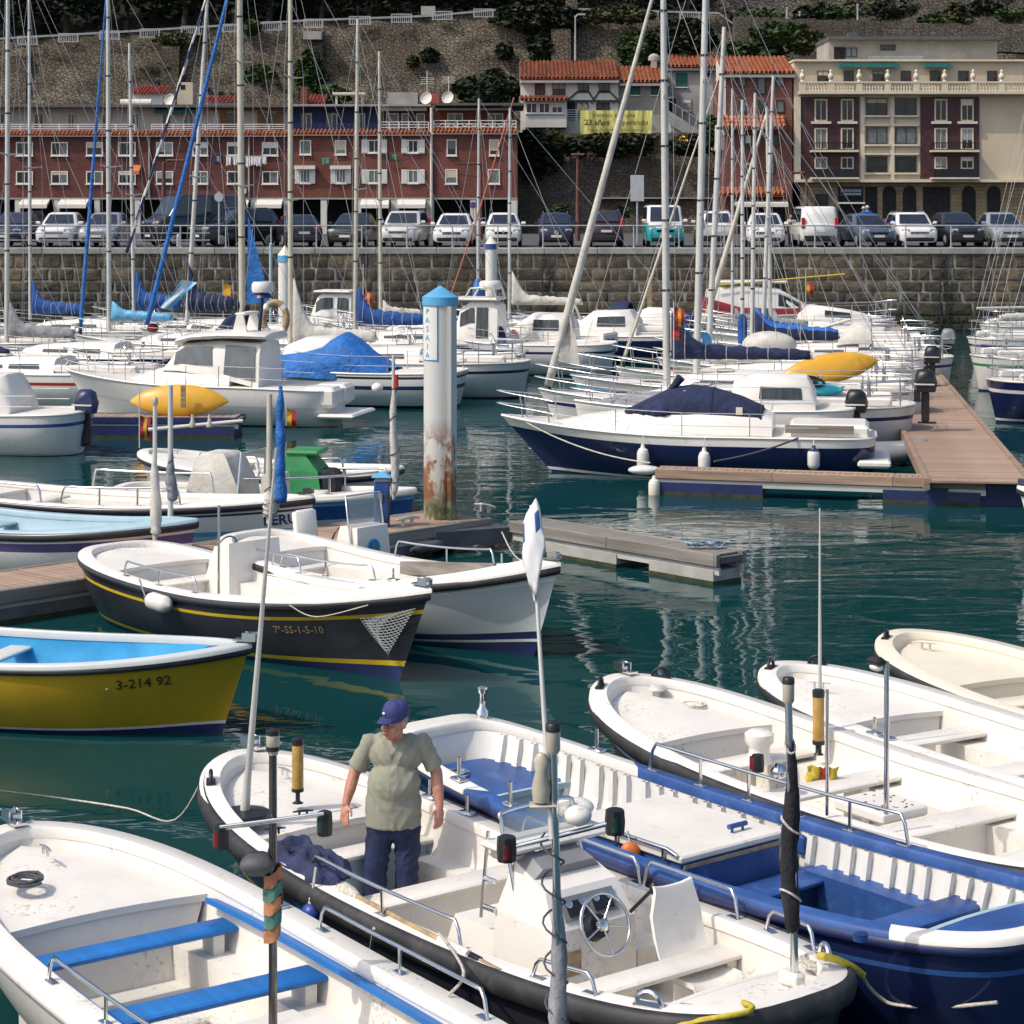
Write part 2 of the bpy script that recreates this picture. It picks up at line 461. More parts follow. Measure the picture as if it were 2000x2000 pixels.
def rock_mat(name, cols, scale, bump=0.8, green=0.7, course=None):
 m = bpy.data.materials.new(name); MATS[name] = m
 m.use_nodes = True
 t = m.node_tree; n, l = t.nodes, t.links
 b = n["Principled BSDF"]; b.inputs["Roughness"].default_value = 0.95; b.inputs["Specular IOR Level"].default_value = 0.15
 g = n.new("ShaderNodeNewGeometry")
 mp = n.new("ShaderNodeMapping"); l.new(g.outputs["Position"], mp.inputs[0])
 mp.inputs["Scale"].default_value = (1, 1, 1.35)
 dn = n.new("ShaderNodeTexNoise"); dn.inputs["Scale"].default_value = 2.0; dn.inputs["Detail"].default_value = 3
 l.new(mp.outputs[0], dn.inputs["Vector"])
 md = n.new("ShaderNodeMix"); md.data_type = 'RGBA'; md.inputs[0].default_value = 0.12
 l.new(mp.outputs[0], md.inputs[6]); l.new(dn.outputs[1], md.inputs[7])
 v = n.new("ShaderNodeTexVoronoi"); v.inputs["Scale"].default_value = scale; l.new(md.outputs[2], v.inputs["Vector"])
 ve = n.new("ShaderNodeTexVoronoi"); ve.feature = 'DISTANCE_TO_EDGE'; ve.inputs["Scale"].default_value = scale; l.new(md.outputs[2], ve.inputs["Vector"])
 cr = n.new("ShaderNodeValToRGB")
 for i, c in enumerate(cols):
  e = cr.color_ramp.elements[i] if i < 2 else cr.color_ramp.elements.new(i / (len(cols) - 1))
  e.position = i / (len(cols) - 1); e.color = (*c, 1)
 sp = n.new("ShaderNodeSeparateColor"); l.new(v.outputs["Color"], sp.inputs[0]); l.new(sp.outputs[0], cr.inputs[0])
 base, edge = cr.outputs[0], None
 if course:
  rt = n.new("ShaderNodeMapping"); rt.inputs["Rotation"].default_value = (R(90), 0, 0); l.new(md.outputs[2], rt.inputs[0])
  k = n.new("ShaderNodeTexBrick"); k.inputs["Scale"].default_value = 1; k.inputs["Brick Width"].default_value = course; k.inputs["Row Height"].default_value = course * .5; k.inputs["Mortar Size"].default_value = course * .05; k.inputs["Mortar Smooth"].default_value = .6
  k.inputs["Color1"].default_value = (*cols[1], 1); k.inputs["Color2"].default_value = (*cols[3], 1); k.inputs["Mortar"].default_value = tuple(c * .55 for c in cols[0]) + (1,); l.new(rt.outputs[0], k.inputs["Vector"])
  mb = n.new("ShaderNodeMix"); mb.data_type = 'RGBA'; mb.inputs[0].default_value = .62; l.new(cr.outputs[0], mb.inputs[6]); l.new(k.outputs[0], mb.inputs[7]); base = mb.outputs[2]
 big = n.new("ShaderNodeTexNoise"); big.inputs["Scale"].default_value = 0.16; big.inputs["Detail"].default_value = 8; big.inputs["Roughness"].default_value = 0.7
 l.new(g.outputs["Position"], big.inputs["Vector"])
 br = n.new("ShaderNodeMapRange"); br.inputs[1].default_value = .40; br.inputs[2].default_value = .64; br.inputs[3].default_value = 0.0; br.inputs[4].default_value = 0.8
 l.new(big.outputs[0], br.inputs[0])
 m1 = n.new("ShaderNodeMix"); m1.data_type = 'RGBA'; l.new(br.outputs[0], m1.inputs[0]); l.new(base, m1.inputs[6]); m1.inputs[7].default_value = (0.080, 0.064, 0.046, 1)
 gr = n.new("ShaderNodeTexNoise"); gr.inputs["Scale"].default_value = 0.35; gr.inputs["Detail"].default_value = 9; gr.inputs["Roughness"].default_value = .75
 l.new(g.outputs["Position"], gr.inputs["Vector"])
 gm = n.new("ShaderNodeMapRange"); gm.inputs[1].default_value = .55; gm.inputs[2].default_value = .66; gm.inputs[4].default_value = green
 l.new(gr.outputs[0], gm.inputs[0])
 m2 = n.new("ShaderNodeMix"); m2.data_type = 'RGBA'; l.new(gm.outputs[0], m2.inputs[0]); l.new(m1.outputs[2], m2.inputs[6]); m2.inputs[7].default_value = (0.040, 0.043, 0.022, 1)
 em = n.new("ShaderNodeMapRange"); em.inputs[1].default_value = 0.0; em.inputs[2].default_value = 0.09
 l.new(ve.outputs["Distance"], em.inputs[0])
 m3 = n.new("ShaderNodeMix"); m3.data_type = 'RGBA'; l.new(em.outputs[0], m3.inputs[0]); m3.inputs[6].default_value = (0.10, 0.085, 0.066, 1); l.new(m2.outputs[2], m3.inputs[7])
 l.new(m3.outputs[2], b.inputs["Base Color"])
 fn = n.new("ShaderNodeTexNoise"); fn.inputs["Scale"].default_value = 9; fn.inputs["Detail"].default_value = 6; l.new(g.outputs["Position"], fn.inputs["Vector"])
 ad = n.new("ShaderNodeMath"); ad.operation = 'MULTIPLY_ADD'; l.new(fn.outputs[0], ad.inputs[0]); ad.inputs[1].default_value = 0.5; l.new(em.outputs[0], ad.inputs[2])
 bp = n.new("ShaderNodeBump"); bp.inputs["Strength"].default_value = bump; bp.inputs["Distance"].default_value = 0.12
 l.new(ad.outputs[0], bp.inputs["Height"]); l.new(bp.outputs[0], b.inputs["Normal"])
rock_mat("rubble", [(0.16, 0.135, 0.10), (0.20, 0.17, 0.128), (0.26, 0.222, 0.165), (0.175, 0.148, 0.11)], 3.2, 1.0, course=.62)
rock_mat("rubble_low", [(0.09, 0.08, 0.067), (0.17, 0.15, 0.125), (0.27, 0.24, 0.19), (0.12, 0.105, 0.09)], 4.0, green=0.2, course=.55)
rock_mat("cliff_rock", [(0.055, 0.052, 0.045), (0.10, 0.092, 0.078), (0.15, 0.138, 0.115), (0.08, 0.073, 0.062)], 3.0, 1.4, 0.8)
mat("quay_stone", (0.155, 0.125, 0.086), 0.9, var=0.28, vs=2.2, dirt=0.7, dirtcol=(0.055, 0.047, 0.040), ds=1.0, bump=0.9, bs=7, bdist=0.06, rnd=0.55)
def weather(name):
 """tidal algae low down, dark runs and tan patches across the stones"""
 t = MATS[name].node_tree; n, l = t.nodes, t.links; b = n["Principled BSDF"]
 src = b.inputs["Base Color"].links[0].from_socket
 g = n.new("ShaderNodeNewGeometry"); sp = n.new("ShaderNodeSeparateXYZ"); l.new(g.outputs["Position"], sp.inputs[0])
 def lay(src, col, sc, st, a, c, top, zr=None):
  mp = n.new("ShaderNodeMapping"); mp.inputs["Scale"].default_value = st; l.new(g.outputs["Position"], mp.inputs[0])
  k = n.new("ShaderNodeTexNoise"); k.inputs["Scale"].default_value = sc; k.inputs["Detail"].default_value = 7; k.inputs["Roughness"].default_value = .7; l.new(mp.outputs[0], k.inputs["Vector"])
  r = n.new("ShaderNodeMapRange"); r.inputs[1].default_value = a; r.inputs[2].default_value = c; r.inputs[4].default_value = top; l.new(k.outputs[0], r.inputs[0]); f = r.outputs[0]
  if zr:
   z = n.new("ShaderNodeMapRange"); z.inputs[1].default_value, z.inputs[2].default_value = zr; l.new(sp.outputs[2], z.inputs[0])
   m = n.new("ShaderNodeMath"); m.operation = 'MULTIPLY'; l.new(f, m.inputs[0]); l.new(z.outputs[0], m.inputs[1]); f = m.outputs[0]
  x = n.new("ShaderNodeMix"); x.data_type = 'RGBA'; l.new(f, x.inputs[0]); l.new(src, x.inputs[6]); x.inputs[7].default_value = (*col, 1); return x.outputs[2]
 c = lay(src, (.27, .20, .115), .30, (1, 1, 1.6), .50, .64, .6)
 c = lay(c, (.035, .030, .027), .42, (1, 1, .45), .50, .62, .75)
 c = lay(c, (.36, .34, .30), 1.6, (1, 1, .12), .60, .70, .6)
 c = lay(c, (.032, .036, .018), .8, (1, 1, 1), .25, .45, .92, (1.5, .7))
 l.new(c, b.inputs["Base Color"])
weather("quay_stone")
mat("mortar", (0.42, 0.39, 0.335), 0.95, var=0.25, vs=.6, bump=0.5, bs=12, dirt=0.7, dirtcol=(.09, .082, .07), ds=.5)
weather("mortar")
mat("leaf_dark", (0.016, 0.028, 0.010), 0.7, var=0.3, vs=0.6, rnd=0.2, spec=.25)  # leaf colour darkened to carry the deep shade of the hillside wood
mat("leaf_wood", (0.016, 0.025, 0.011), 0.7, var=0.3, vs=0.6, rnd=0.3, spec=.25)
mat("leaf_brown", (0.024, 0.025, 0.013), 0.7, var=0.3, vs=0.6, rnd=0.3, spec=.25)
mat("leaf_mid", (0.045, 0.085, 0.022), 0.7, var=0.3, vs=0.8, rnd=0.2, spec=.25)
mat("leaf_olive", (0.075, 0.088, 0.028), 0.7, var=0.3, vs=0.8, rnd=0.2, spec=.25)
mat("bark", (0.07, 0.052, 0.038), 0.9, var=0.3, vs=6)
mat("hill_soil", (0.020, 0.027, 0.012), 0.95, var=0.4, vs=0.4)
rows = []
for i in range(26):
 y = 176 + i * 7
 row = []
 for j in range(61):
  x = -150 + j * 5
  z = 17.5 + (y - 176) * 0.62 + 2.5 * noise.noise(V((x * .04, y * .05, 3)))
  if i == 0: z = 15
  row.append((x, y, z))
 rows.append(row)
h = MB(); h.grid(rows)
tag(h.obj("hill", "hill_soil", smooth=180), kind="structure")
wall = thing("quay_wall", "dark stone block harbour wall with a pale coping, below the parked cars", "wall", (0, YW, 0))
b = MB(); b.bb((-140, 0, -1), (140, .55, Q - .3)); b.obj("wall_core", "mortar", wall)
def block_mesh(k):
 rnd = random.Random(k)
 m = MB()
 j = lambda a: a + rnd.uniform(-.035, .035)
 out, inn = [], []
 for x, z in ((-.5, -.5), (0, -.52), (.5, -.5), (.5, 0), (.5, .5), (0, .5), (-.5, .5), (-.5, 0)):
  out.append((j(x), 0.1, j(z)))
 for p in out: inn.append((p[0] * .86 + rnd.uniform(-.02, .02), -rnd.uniform(.45, 1.0), p[2] * .80 + rnd.uniform(-.03, .03)))
 c = (rnd.uniform(-.1, .1), -rnd.uniform(.7, 1.1), rnd.uniform(-.1, .1))
 m.add(out + inn + [c], [(i, 8 + i, 8 + (i + 1) % 8, (i + 1) % 8) for i in range(8)] + [(8 + i, 16, 8 + (i + 1) % 8) for i in range(8)])
 return m
bmeshes = [block_mesh(k) for k in range(9)]
bdata = [m.data("stone", "quay_stone", 180) for m in bmeshes]
zt = Q - .3
rest = MB(); nb = 0
stones = []
rb = random.Random(5)
r_i = 0
while zt > 0.1:
 hh = rb.choice((.36, .45, .52, .60, .66)); x = -46 + rb.random()
 while x < 46:
  ww = rb.choice((.42, .55, .7, .85, 1.0, 1.15, 1.45)) * rb.uniform(.9, 1.1)
  stones.append((r_i, x + ww / 2, zt - hh / 2, ww - .08, hh - .075)); x += ww
 zt -= hh; r_i += 1
stones.sort(key=lambda s: (abs(s[1]) > 18.5, s[0] + rb.random() * .5))
for k, (ri, x, z, ww, hh) in enumerate(stones):
 i = rb.randrange(9)
 if k < 300:
  o = bpy.data.objects.new("stone", bdata[i]); COL.objects.link(o); o.parent = wall
  o.location = (x, 0, z); o.scale = (ww, .07, hh); o.rotation_euler = (0, rb.uniform(-.025, .025), 0)
 else:
  m = bmeshes[i]
  rest.add([(v[0] * ww + x, v[1] * .07, v[2] * hh + z) for v in m.v], m.f)
o = rest.obj("stone_courses", "quay_stone", wall); tag(o, kind="stuff")
x = -46
k = 0
while x < 46:
 m = MB(); ww = 2.3 + rb.random() * .6
 m.rbox((x + ww / 2, .22, Q - .15), (ww - .02, .66, .30 + rb.uniform(-.006, .006)), .03)
 m.obj("coping_stone", "coping", wall); x += ww
for xx in (-27.3, 1.6, 12.4, 20.2):      # ladders / timber piles fixed on the wall
 m = MB()
 for d in (-.17, .17): m.box((xx + d, -.16, 1.9), (.05, .05, 3.4))
 for z in range(11): m.box((xx, -.16, .35 + z * .3), (.30, .035, .035))
 m.obj("ladder", "dark_metal", wall)
rail = thing("quay_railing", "grey steel tube railing along the quay edge in front of the parked cars", "railing", (0, YW + .32, Q))
m = MB(); m.tube([(-46, 0, 1.03), (46, 0, 1.03)], .033); m.obj("top_rail", "steel_paint", rail)
for z in (.35, .68):
 m = MB(); m.tube([(-46, 0, z), (-14.2, 0, z)], .02); m.obj("lower_rail", "steel_paint", rail)
x = -45.4
while x < 46:
 m = MB(); m.tube([(x, 0, 0), (x, 0, 1.03)], .033); m.box((x, 0, .02), (.16, .16, .04)); m.obj("post", "steel_paint", rail); x += 2.13
# ------------------------------------------------------------------ building helpers (flat fronts face the water)
def W(x, y, Y): return P(x, y, Y)
def wall_box(mb, x0, x1, y0, y1, Y, depth, mi=0):
 """solid whose front at distance Y covers the photograph rectangle"""
 a, c = P(x0, y1, Y), P(x1, y0, Y)
 mb.bb(a, (c.x, Y + depth, c.z), mi)
def pbox(mb, x0, x1, y0, y1, Y, front, back, mi=0):
 a, c = P(x0, y1, Y), P(x1, y0, Y)
 mb.bb((a.x, Y - front, a.z), (c.x, Y + back, c.z), mi)
def brick_mat(name, c1, c2, mortar, scale=1.0, rot=False):
 m = bpy.data.materials.new(name); MATS[name] = m
 m.use_nodes = True
 t = m.node_tree; n, l = t.nodes, t.links
 b = n["Principled BSDF"]; b.inputs["Roughness"].default_value = 0.9; b.inputs["Specular IOR Level"].default_value = 0.2
 g = n.new("ShaderNodeNewGeometry")
 mp = n.new("ShaderNodeMapping"); mp.inputs["Rotation"].default_value = (R(90), 0, 0)
 l.new(g.outputs["Position"], mp.inputs[0])
 k = n.new("ShaderNodeTexBrick")
 k.inputs["Color1"].default_value = (*c1, 1); k.inputs["Color2"].default_value = (*c2, 1); k.inputs["Mortar"].default_value = (*mortar, 1)
 k.inputs["Scale"].default_value = scale; k.inputs["Brick Width"].default_value = 0.30; k.inputs["Row Height"].default_value = 0.12; k.inputs["Mortar Size"].default_value = 0.014
 l.new(mp.outputs[0], k.inputs["Vector"])
 nz = n.new("ShaderNodeTexNoise"); nz.inputs["Scale"].default_value = 0.5; nz.inputs["Detail"].default_value = 6; l.new(g.outputs["Position"], nz.inputs["Vector"])
 mr = n.new("ShaderNodeMapRange"); mr.inputs[1].default_value = .3; mr.inputs[2].default_value = .7; mr.inputs[3].default_value = .72; mr.inputs[4].default_value = 1.2
 l.new(nz.outputs[0], mr.inputs[0])
 hs = n.new("ShaderNodeHueSaturation"); l.new(mr.outputs[0], hs.inputs["Value"]); l.new(k.outputs[0], hs.inputs["Color"]); l.new(hs.outputs[0], b.inputs["Base Color"])
 bp = n.new("ShaderNodeBump"); bp.inputs["Strength"].default_value = .5; bp.inputs["Distance"].default_value = .02; bp.invert = True
 l.new(k.outputs["Fac"], bp.inputs["Height"]); l.new(bp.outputs[0], b.inputs["Normal"])
brick_mat("brick_dark", (0.15, 0.046, 0.038), (0.11, 0.036, 0.032), (0.15, 0.085, 0.075))
brick_mat("brick_red", (0.18, 0.060, 0.043), (0.15, 0.050, 0.038), (0.20, 0.10, 0.08))
brick_mat("brick_brown", (0.20, 0.060, 0.045), (0.13, 0.045, 0.04), (0.24, 0.16, 0.13))
brick_mat("stone_tan", (0.33, 0.25, 0.15), (0.27, 0.20, 0.12), (0.20, 0.16, 0.10), 0.45)
mat("plaster_white", (0.66, 0.63, 0.57), 0.9, var=0.07, vs=.8, dirt=0.35, dirtcol=(.36, .33, .28), ds=1.1, stretch=(1, 1, .35), bump=.2, bs=20)
mat("plaster_old", (0.38, 0.36, 0.32), 0.9, var=0.15, vs=.7, dirt=0.5, dirtcol=(.19, .18, .155), ds=.8, bump=.3, bs=14)
mat("plaster_cream", (0.58, 0.49, 0.35), 0.85, var=0.06, vs=.6, dirt=0.25, dirtcol=(.36, .30, .22), ds=1.0, stretch=(1, 1, .3))
mat("trim_cream", (0.66, 0.58, 0.44), 0.8, var=0.06, vs=.9, dirt=0.2, dirtcol=(.4, .34, .26), ds=1.5)
mat("burgundy_tile", (0.075, 0.023, 0.026), 0.5, var=0.25, vs=3, dirt=.4, dirtcol=(.12, .06, .055), ds=4)
mat("attic_blue", (0.03, 0.042, 0.13), 0.7, var=0.1)
mat("attic_plum", (0.10, 0.03, 0.06), 0.7, var=0.1)
mat("ochre_wood", (0.30, 0.155, 0.045), 0.6, var=0.15, vs=4)
mat("shutter_green", (0.015, 0.11, 0.085), 0.6, var=0.1)
mat("shutter_brown", (0.10, 0.055, 0.05), 0.6, var=0.2, vs=3)
mat("roof_tile", (0.44, 0.165, 0.075), 0.85, var=0.22, vs=1.6, col2=(0.30, 0.09, 0.04), dirt=0.35, dirtcol=(.13, .07, .045), ds=1.0, rnd=0.1)
mat("roof_tile_old", (0.40, 0.13, 0.055), 0.85, var=0.25, vs=1.4, col2=(0.20, 0.075, 0.045), dirt=0.65, dirtcol=(.07, .055, .035), ds=.55)
mat("roof_red", (0.40, 0.085, 0.065), 0.8, var=0.15, vs=2)
mat("slab_dark", (0.10, 0.105, 0.11), 0.7, var=0.15, dirt=.3, dirtcol=(.05, .05, .05))
mat("slab_grey", (0.34, 0.34, 0.33), 0.8, var=0.12, dirt=.3, dirtcol=(.2, .19, .18))
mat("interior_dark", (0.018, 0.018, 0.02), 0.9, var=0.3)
mat("awning_white", (0.70, 0.67, 0.60), 0.8, var=0.04, dirt=.15, dirtcol=(.45, .4, .33))
mat("awning_teal", (0.02, 0.17, 0.16), 0.8, var=0.1)
mat("awning_orange", (0.60, 0.17, 0.05), 0.8, var=0.1)
mat("timber_black", (0.03, 0.028, 0.028), 0.7, var=.2)
mat("iron", (0.02, 0.021, 0.025), 0.5, .3, var=.2)
mat("cloth_white", (0.72, 0.72, 0.72), 0.9, var=0.05)
mat("cloth_green", (0.08, 0.26, 0.20), 0.9, var=0.1)
mat("cloth_dark", (0.03, 0.03, 0.035), 0.9, var=0.1)
mat("banner_yellow", (0.64, 0.60, 0.17), 0.8, var=0.08, vs=.8, stretch=(3, 1, .3), bump=.6, bs=2.2, bdist=.08)
mat("rust_post", (0.16, 0.06, 0.045), 0.7, var=.25, vs=4)
mat("sign_grey", (0.44, 0.45, 0.46), 0.6, var=.05)
WR = random.Random(31)
YB = 150.0
def window(b, x0, x1, y0, y1, Y, frame_m="white_paint", pane="window_glass", mull=1, shut=None, sill=True, fw=1.6, door=False):
 """window part: frame ring, with pane, shutters and sill as sub-parts"""
 f = MB()
 pbox(f, x0, x0 + fw, y0, y1, Y, .07, -.005); pbox(f, x1 - fw, x1, y0, y1, Y, .07, -.005)
 pbox(f, x0 + fw, x1 - fw, y0, y0 + fw, Y, .068, -.005); pbox(f, x0 + fw, x1 - fw, y1 - fw, y1, Y, .068, -.005)
 for k in range(mull):
  xm = x0 + (x1 - x0) * (k + 1) / (mull + 1)
  pbox(f, xm - .5, xm + .5, y0 + fw, y1 - fw, Y, .055, -.005)
 fo = f.obj("door" if door else "window", frame_m, b)
 pn = pane if isinstance(pane, (list, tuple)) else [pane]
 n = len(pn)
 for k, pm in enumerate(pn):
  g = MB(); w0 = x0 + fw * .5; w1 = x1 - fw * .5
  pbox(g, w0 + (w1 - w0) * k / n, w0 + (w1 - w0) * (k + 1) / n, y0 + fw * .5, y1 - fw * .5, Y, .03, -.004)
  g.obj("pane", pm, fo)
 if shut:
  sw = shut[1]
  for s in (0, 1):
   g = MB()
   a = (x0 - sw, x0 - .4) if s == 0 else (x1 + .4, x1 + sw)
   pbox(g, a[0], a[1], y0 - .5, y1 + .5, Y, .09, -.006)
   nl = 7
   for q in range(nl):
    yy = y0 + (y1 - y0) * (q + .5) / nl
    pbox(g, a[0] + .8, a[1] - .8, yy - .35, yy + .35, Y, .11, -.09)
   g.obj("shutter", shut[0], fo)
 if not door and not shut and WR.random() < .45 and x1 - x0 > 8 and YB - 1 <= Y:
  g = MB(); pbox(g, x0 + fw, x1 - fw, y0 + fw, y0 + fw + (y1 - y0) * WR.choice((.22, .35, .5, .62)), Y, .048, -.032); g.obj("roller_blind", WR.choice(("awning_white", "slab_grey", "plaster_cream")), fo)
 if sill and not door:
  g = MB(); pbox(g, x0 - 1, x1 + 1, y1 + .1, y1 + 1.5, Y, .14, -.006); g.obj("sill", "white_paint" if frame_m != "iron" else "trim_cream", fo)
 return fo
def tiles(mb, x0, x1, y_top, y_eave, Y_top, Y_eave, pitch=.24, r=.085):
 """rows of barrel tiles from ridge to eave as ridged strips with stepped courses"""
 a, c = P(x0, y_eave, Y_eave), P(x1, y_eave, Y_eave)
 t = P((x0 + x1) / 2, y_top, Y_top)
 d = V((0, Y_top - Y_eave, t.z - a.z)); L = d.length
 nrm = V((0, -d.z, d.y)).normalized()
 if nrm.z < 0: nrm = -nrm
 nc = max(1, int(L / .42))
 n = max(1, int((c.x - a.x) / pitch)); pw = (c.x - a.x) / n
 mb.add([a - nrm * .02, c - nrm * .02, V((c.x, Y_top, t.z)) - nrm * .02, V((a.x, Y_top, t.z)) - nrm * .02], [(0, 1, 2, 3)])
 rr = random.Random(int(x0 * 7 + y_top))
 for i in range(n):
  xc = a.x + (i + .5) * pw + rr.uniform(-.012, .012)
  rings = []
  for k in range(nc):
   for e in (0, 1):
    p = V((xc, Y_eave, a.z)) + d * ((k + e) / nc) + nrm * ((.05 if e == 0 else .0) + rr.uniform(0, .015))
    rad = r * (1.12 if e == 0 else .92)
    rings.append([p + V((math.cos(q), 0, 0)) * rad + nrm * (math.sin(q) * rad) for q in (PI, PI * .72, PI * .5, PI * .28, 0)])
  mb.grid(rings)
def roof_block(mb, x0, x1, y_top, y_eave, Yt, Ye, th=.18):
 """timber/soffit body under the tiles"""
 a, c, t = P(x0, y_eave, Ye), P(x1, y_eave, Ye), P(x0, y_top, Yt)
 s = [V((a.x, Ye, a.z - .08)), V((a.x, Ye, a.z - .08 - th)), V((a.x, Yt, a.z - .08 - th)), V((a.x, Yt, t.z - .08))]
 mb.prism(s, (c.x - a.x, 0, 0))
def railing(b, x0, x1, y0, y1, Y, m="white_paint", bars=3, posts=4, name="balcony_railing", vertical=False):
 g = MB()
 a, c = P(x0, y1, Y), P(x1, y0, Y)
 for k in range(posts):
  x = a.x + (c.x - a.x) * k / (posts - 1)
  g.box((x, Y, (a.z + c.z) / 2), (.06, .06, c.z - a.z))
 if vertical:
  n = int((c.x - a.x) / .16)
  for z in (a.z + .05, c.z): g.box(((a.x + c.x) / 2, Y - .005, z), (c.x - a.x, .05, .06))
  for k in range(n): g.box((a.x + (k + .5) * (c.x - a.x) / n, Y + .003, (a.z + c.z) / 2), (.045, .03, c.z - a.z - .04))
 else:
  for k in range(bars):
   z = c.z - (c.z - a.z) * k / bars
   g.box(((a.x + c.x) / 2, Y - .005, z), (c.x - a.x, .045, .05))
 return g.obj(name, m, b)
def leaves(mb, pts, size, rnd, squash=.6):
 for p in pts:
  s = size * rnd.uniform(.6, 1.3)
  a = rnd.uniform(0, 2 * PI); t = rnd.uniform(-.9, .9)
  u = V((math.cos(a), math.sin(a), t * .5)).normalized() * s
  v = V((-math.sin(a) * .5, math.cos(a) * .5, rnd.uniform(.3, 1))).normalized() * s * squash
  p = V(p)
  mb.add([p - u, p - v * .8, p + u, p + v], [(0, 1, 2, 3)])
# ------------------------------------------------------------------ brick row on the left (three houses joined)
YB = 150.0
def arcade(b, x0, x1, pillars, Y=YB, y_top=534):
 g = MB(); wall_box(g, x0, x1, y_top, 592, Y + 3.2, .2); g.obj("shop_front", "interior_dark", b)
 for a, c in pillars:
  g = MB(); wall_box(g, a, c, y_top, 592, Y + .02, .5); g.obj("pillar", "plaster_white", b)
def awning(b, x0, x1, y0, y1, Y=YB, m="awning_white", out=1.1):
 a, c = P(x0, y0, Y - .02), P(x1, y0, Y - .02)
 e = P(x0, y1, Y - out)
 g = MB()
 g.prism([(a.x, Y - .02, a.z), (a.x, Y - out, e.z + .25), (a.x, Y - out, e.z), (a.x, Y - .02, a.z - .12)], (c.x - a.x, 0, 0))
 g.obj("awning", m, b)
def brick_house(label, x0, x1, y_band, brick, attic, windows, left_end=False):
 b = thing("brick_house", label, "house", P((x0 + x1) / 2, 589, YB))
 b.location = (0, 0, 0)
 g = MB(); wall_box(g, x0, x1, y_band + 5, 533.5, YB, 9); g.obj("wall", brick, b)
 g = MB(); pbox(g, x0, x1, 533.5, 536, YB, .02, 9); g.obj("lintel_beam", "slab_grey", b)
 g = MB(); tiles(g, x0, x1, y_band - 2.5, y_band + 3.5, YB + .35, YB - .45, .26, .09); g.obj("eave_tiles", "roof_tile", b, 60)
 g = MB(); pbox(g, x0, x1, y_band + 3.9, y_band + 6, YB, .35, .2); g.obj("eave_board", "white_paint", b)
 return b
b1 = brick_house("dark red brick house with paired white windows, leftmost of the brick row", 150, 667, 437, "brick_dark", None, None)
for x0, x1 in ((212, 237), (264, 289), (316, 341), (368, 393), (416, 441.5), (472, 497), (526, 549), (577, 601), (629, 653)):
 for (y0, y1) in ((451, 471), (494, 513)):
  pn = random.choice((["window_glass", "curtain_glass"], ["window_glass", "window_glass"], ["window_glass", "window_glass"]))
  window(b1, x0, x1, y0, y1, YB, pane=pn)
for x in (610, 462, 668):
 g = MB(); a, c = P(x, 442, YB), P(x, 533, YB); g.tube([(a.x, YB - .10, a.z), (c.x, YB - .10, c.z)], .07, 7); g.obj("drainpipe", "slab_grey" if x < 660 else "slab_dark", b1)
for x, y in ((505, 486), (745, 476), (930, 482), (830, 476)):
 g = MB(); a, c = P(x - 18, y, YB), P(x + 18, y, YB); g.tube(sag((a.x, YB - .3, a.z), (c.x, YB - .3, c.z), .12), .022, 5); g.obj("slack_cable", "interior_dark", b1)
for x, y in ((615, 478), (598, 520)): g = MB(); pbox(g, x, x + 8, y, y + 7, YB, .35, -.006); g.obj("air_conditioner", "plaster_white", b1)
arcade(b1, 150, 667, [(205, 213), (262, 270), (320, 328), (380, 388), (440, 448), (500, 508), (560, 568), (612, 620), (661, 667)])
awning(b1, 621, 660, 536, 549); awning(b1, 575, 610, 536, 549); awning(b1, 330, 372, 536, 549); awning(b1, 272, 314, 536, 549)
g = MB(); wall_box(g, 150, 667, 398, 437, YB + 2.4, 6); g.obj("attic_wall", "plaster_white", b1)
g = MB(); pbox(g, 150, 668, 394.5, 398.5, YB, -.6, 9); g.obj("roof_slab", "slab_dark", b1)
for x0, x1, m in ((436, 447, "window_glass"), (480, 495, "window_glass"), (512, 528, "curtain_glass"), (575, 592, "window_glass"), (630, 651, "window_glass"), (390, 405, "window_glass"), (340, 352, "curtain_glass"), (290, 306, "window_glass"), (240, 254, "window_glass")):
 window(b1, x0, x1, 408, 432, YB + 2.4, pane=m, sill=False, frame_m="ochre_wood" if x0 > 560 else "white_paint", door=True)
for x0, x1 in ((566, 575), (622, 630), (651, 660)):
 g = MB(); pbox(g, x0, x1, 406, 433, YB + 2.4, .1, -.006); g.obj("door_panel", "ochre_wood", b1)
awning(b1, 472, 532, 401, 408, YB + 2.4, "awning_teal", 1.0)
awning(b1, 552, 660, 401, 404, YB + 2.4, "roof_tile_old", .6)
for x0, x1 in ((465, 545), (548, 662), (300, 440), (160, 298)): railing(b1, x0, x1, 424.5, 434, YB + .5, posts=6)
for x0, x1, y0, y1 in ((435, 484, 369, 379), (544, 592, 383, 391)):
 g = MB(); tiles(g, x0, x1, y0, y1, YB + 8, YB + 5.5, .26, .09); g.obj("tile_roof", "roof_red", b1, 60)
 g = MB(); wall_box(g, x0 + 2, x1 - 2, y1, 396, YB + 5.8, 2); g.obj("roof_hut", "plaster_white", b1)
g = MB(); wall_box(g, 503, 526, 362, 396, YB + 7, 2); g.obj("chimney", "plaster_cream", b1)
g = MB(); pbox(g, 508, 515, 366, 373, YB + 7, .02, -.006); g.obj("chimney_vent", "interior_dark", b1)
g = MB(); a = P(440, 393, YB + 3); g.tube([(a.x - 1, YB + 3, a.z), (a.x + 1.2, YB + 3, a.z)], .28, 12); g.obj("water_tank", "plaster_white", b1)
g = MB(); a = P(494, 389, YB + 4); g.lathe([(0.02, .0), (.3, .08), (.45, .22), (.42, .2), (.28, .06), (.02, -.02)], 16, a, (-.5, -1, .3)); g.obj("satellite_dish", "plaster_white", b1)
g = MB(); pbox(g, 558.5, 569, 469, 482, YB, .05, -.006); po = g.obj("wall_picture", "navy_paint", b1)
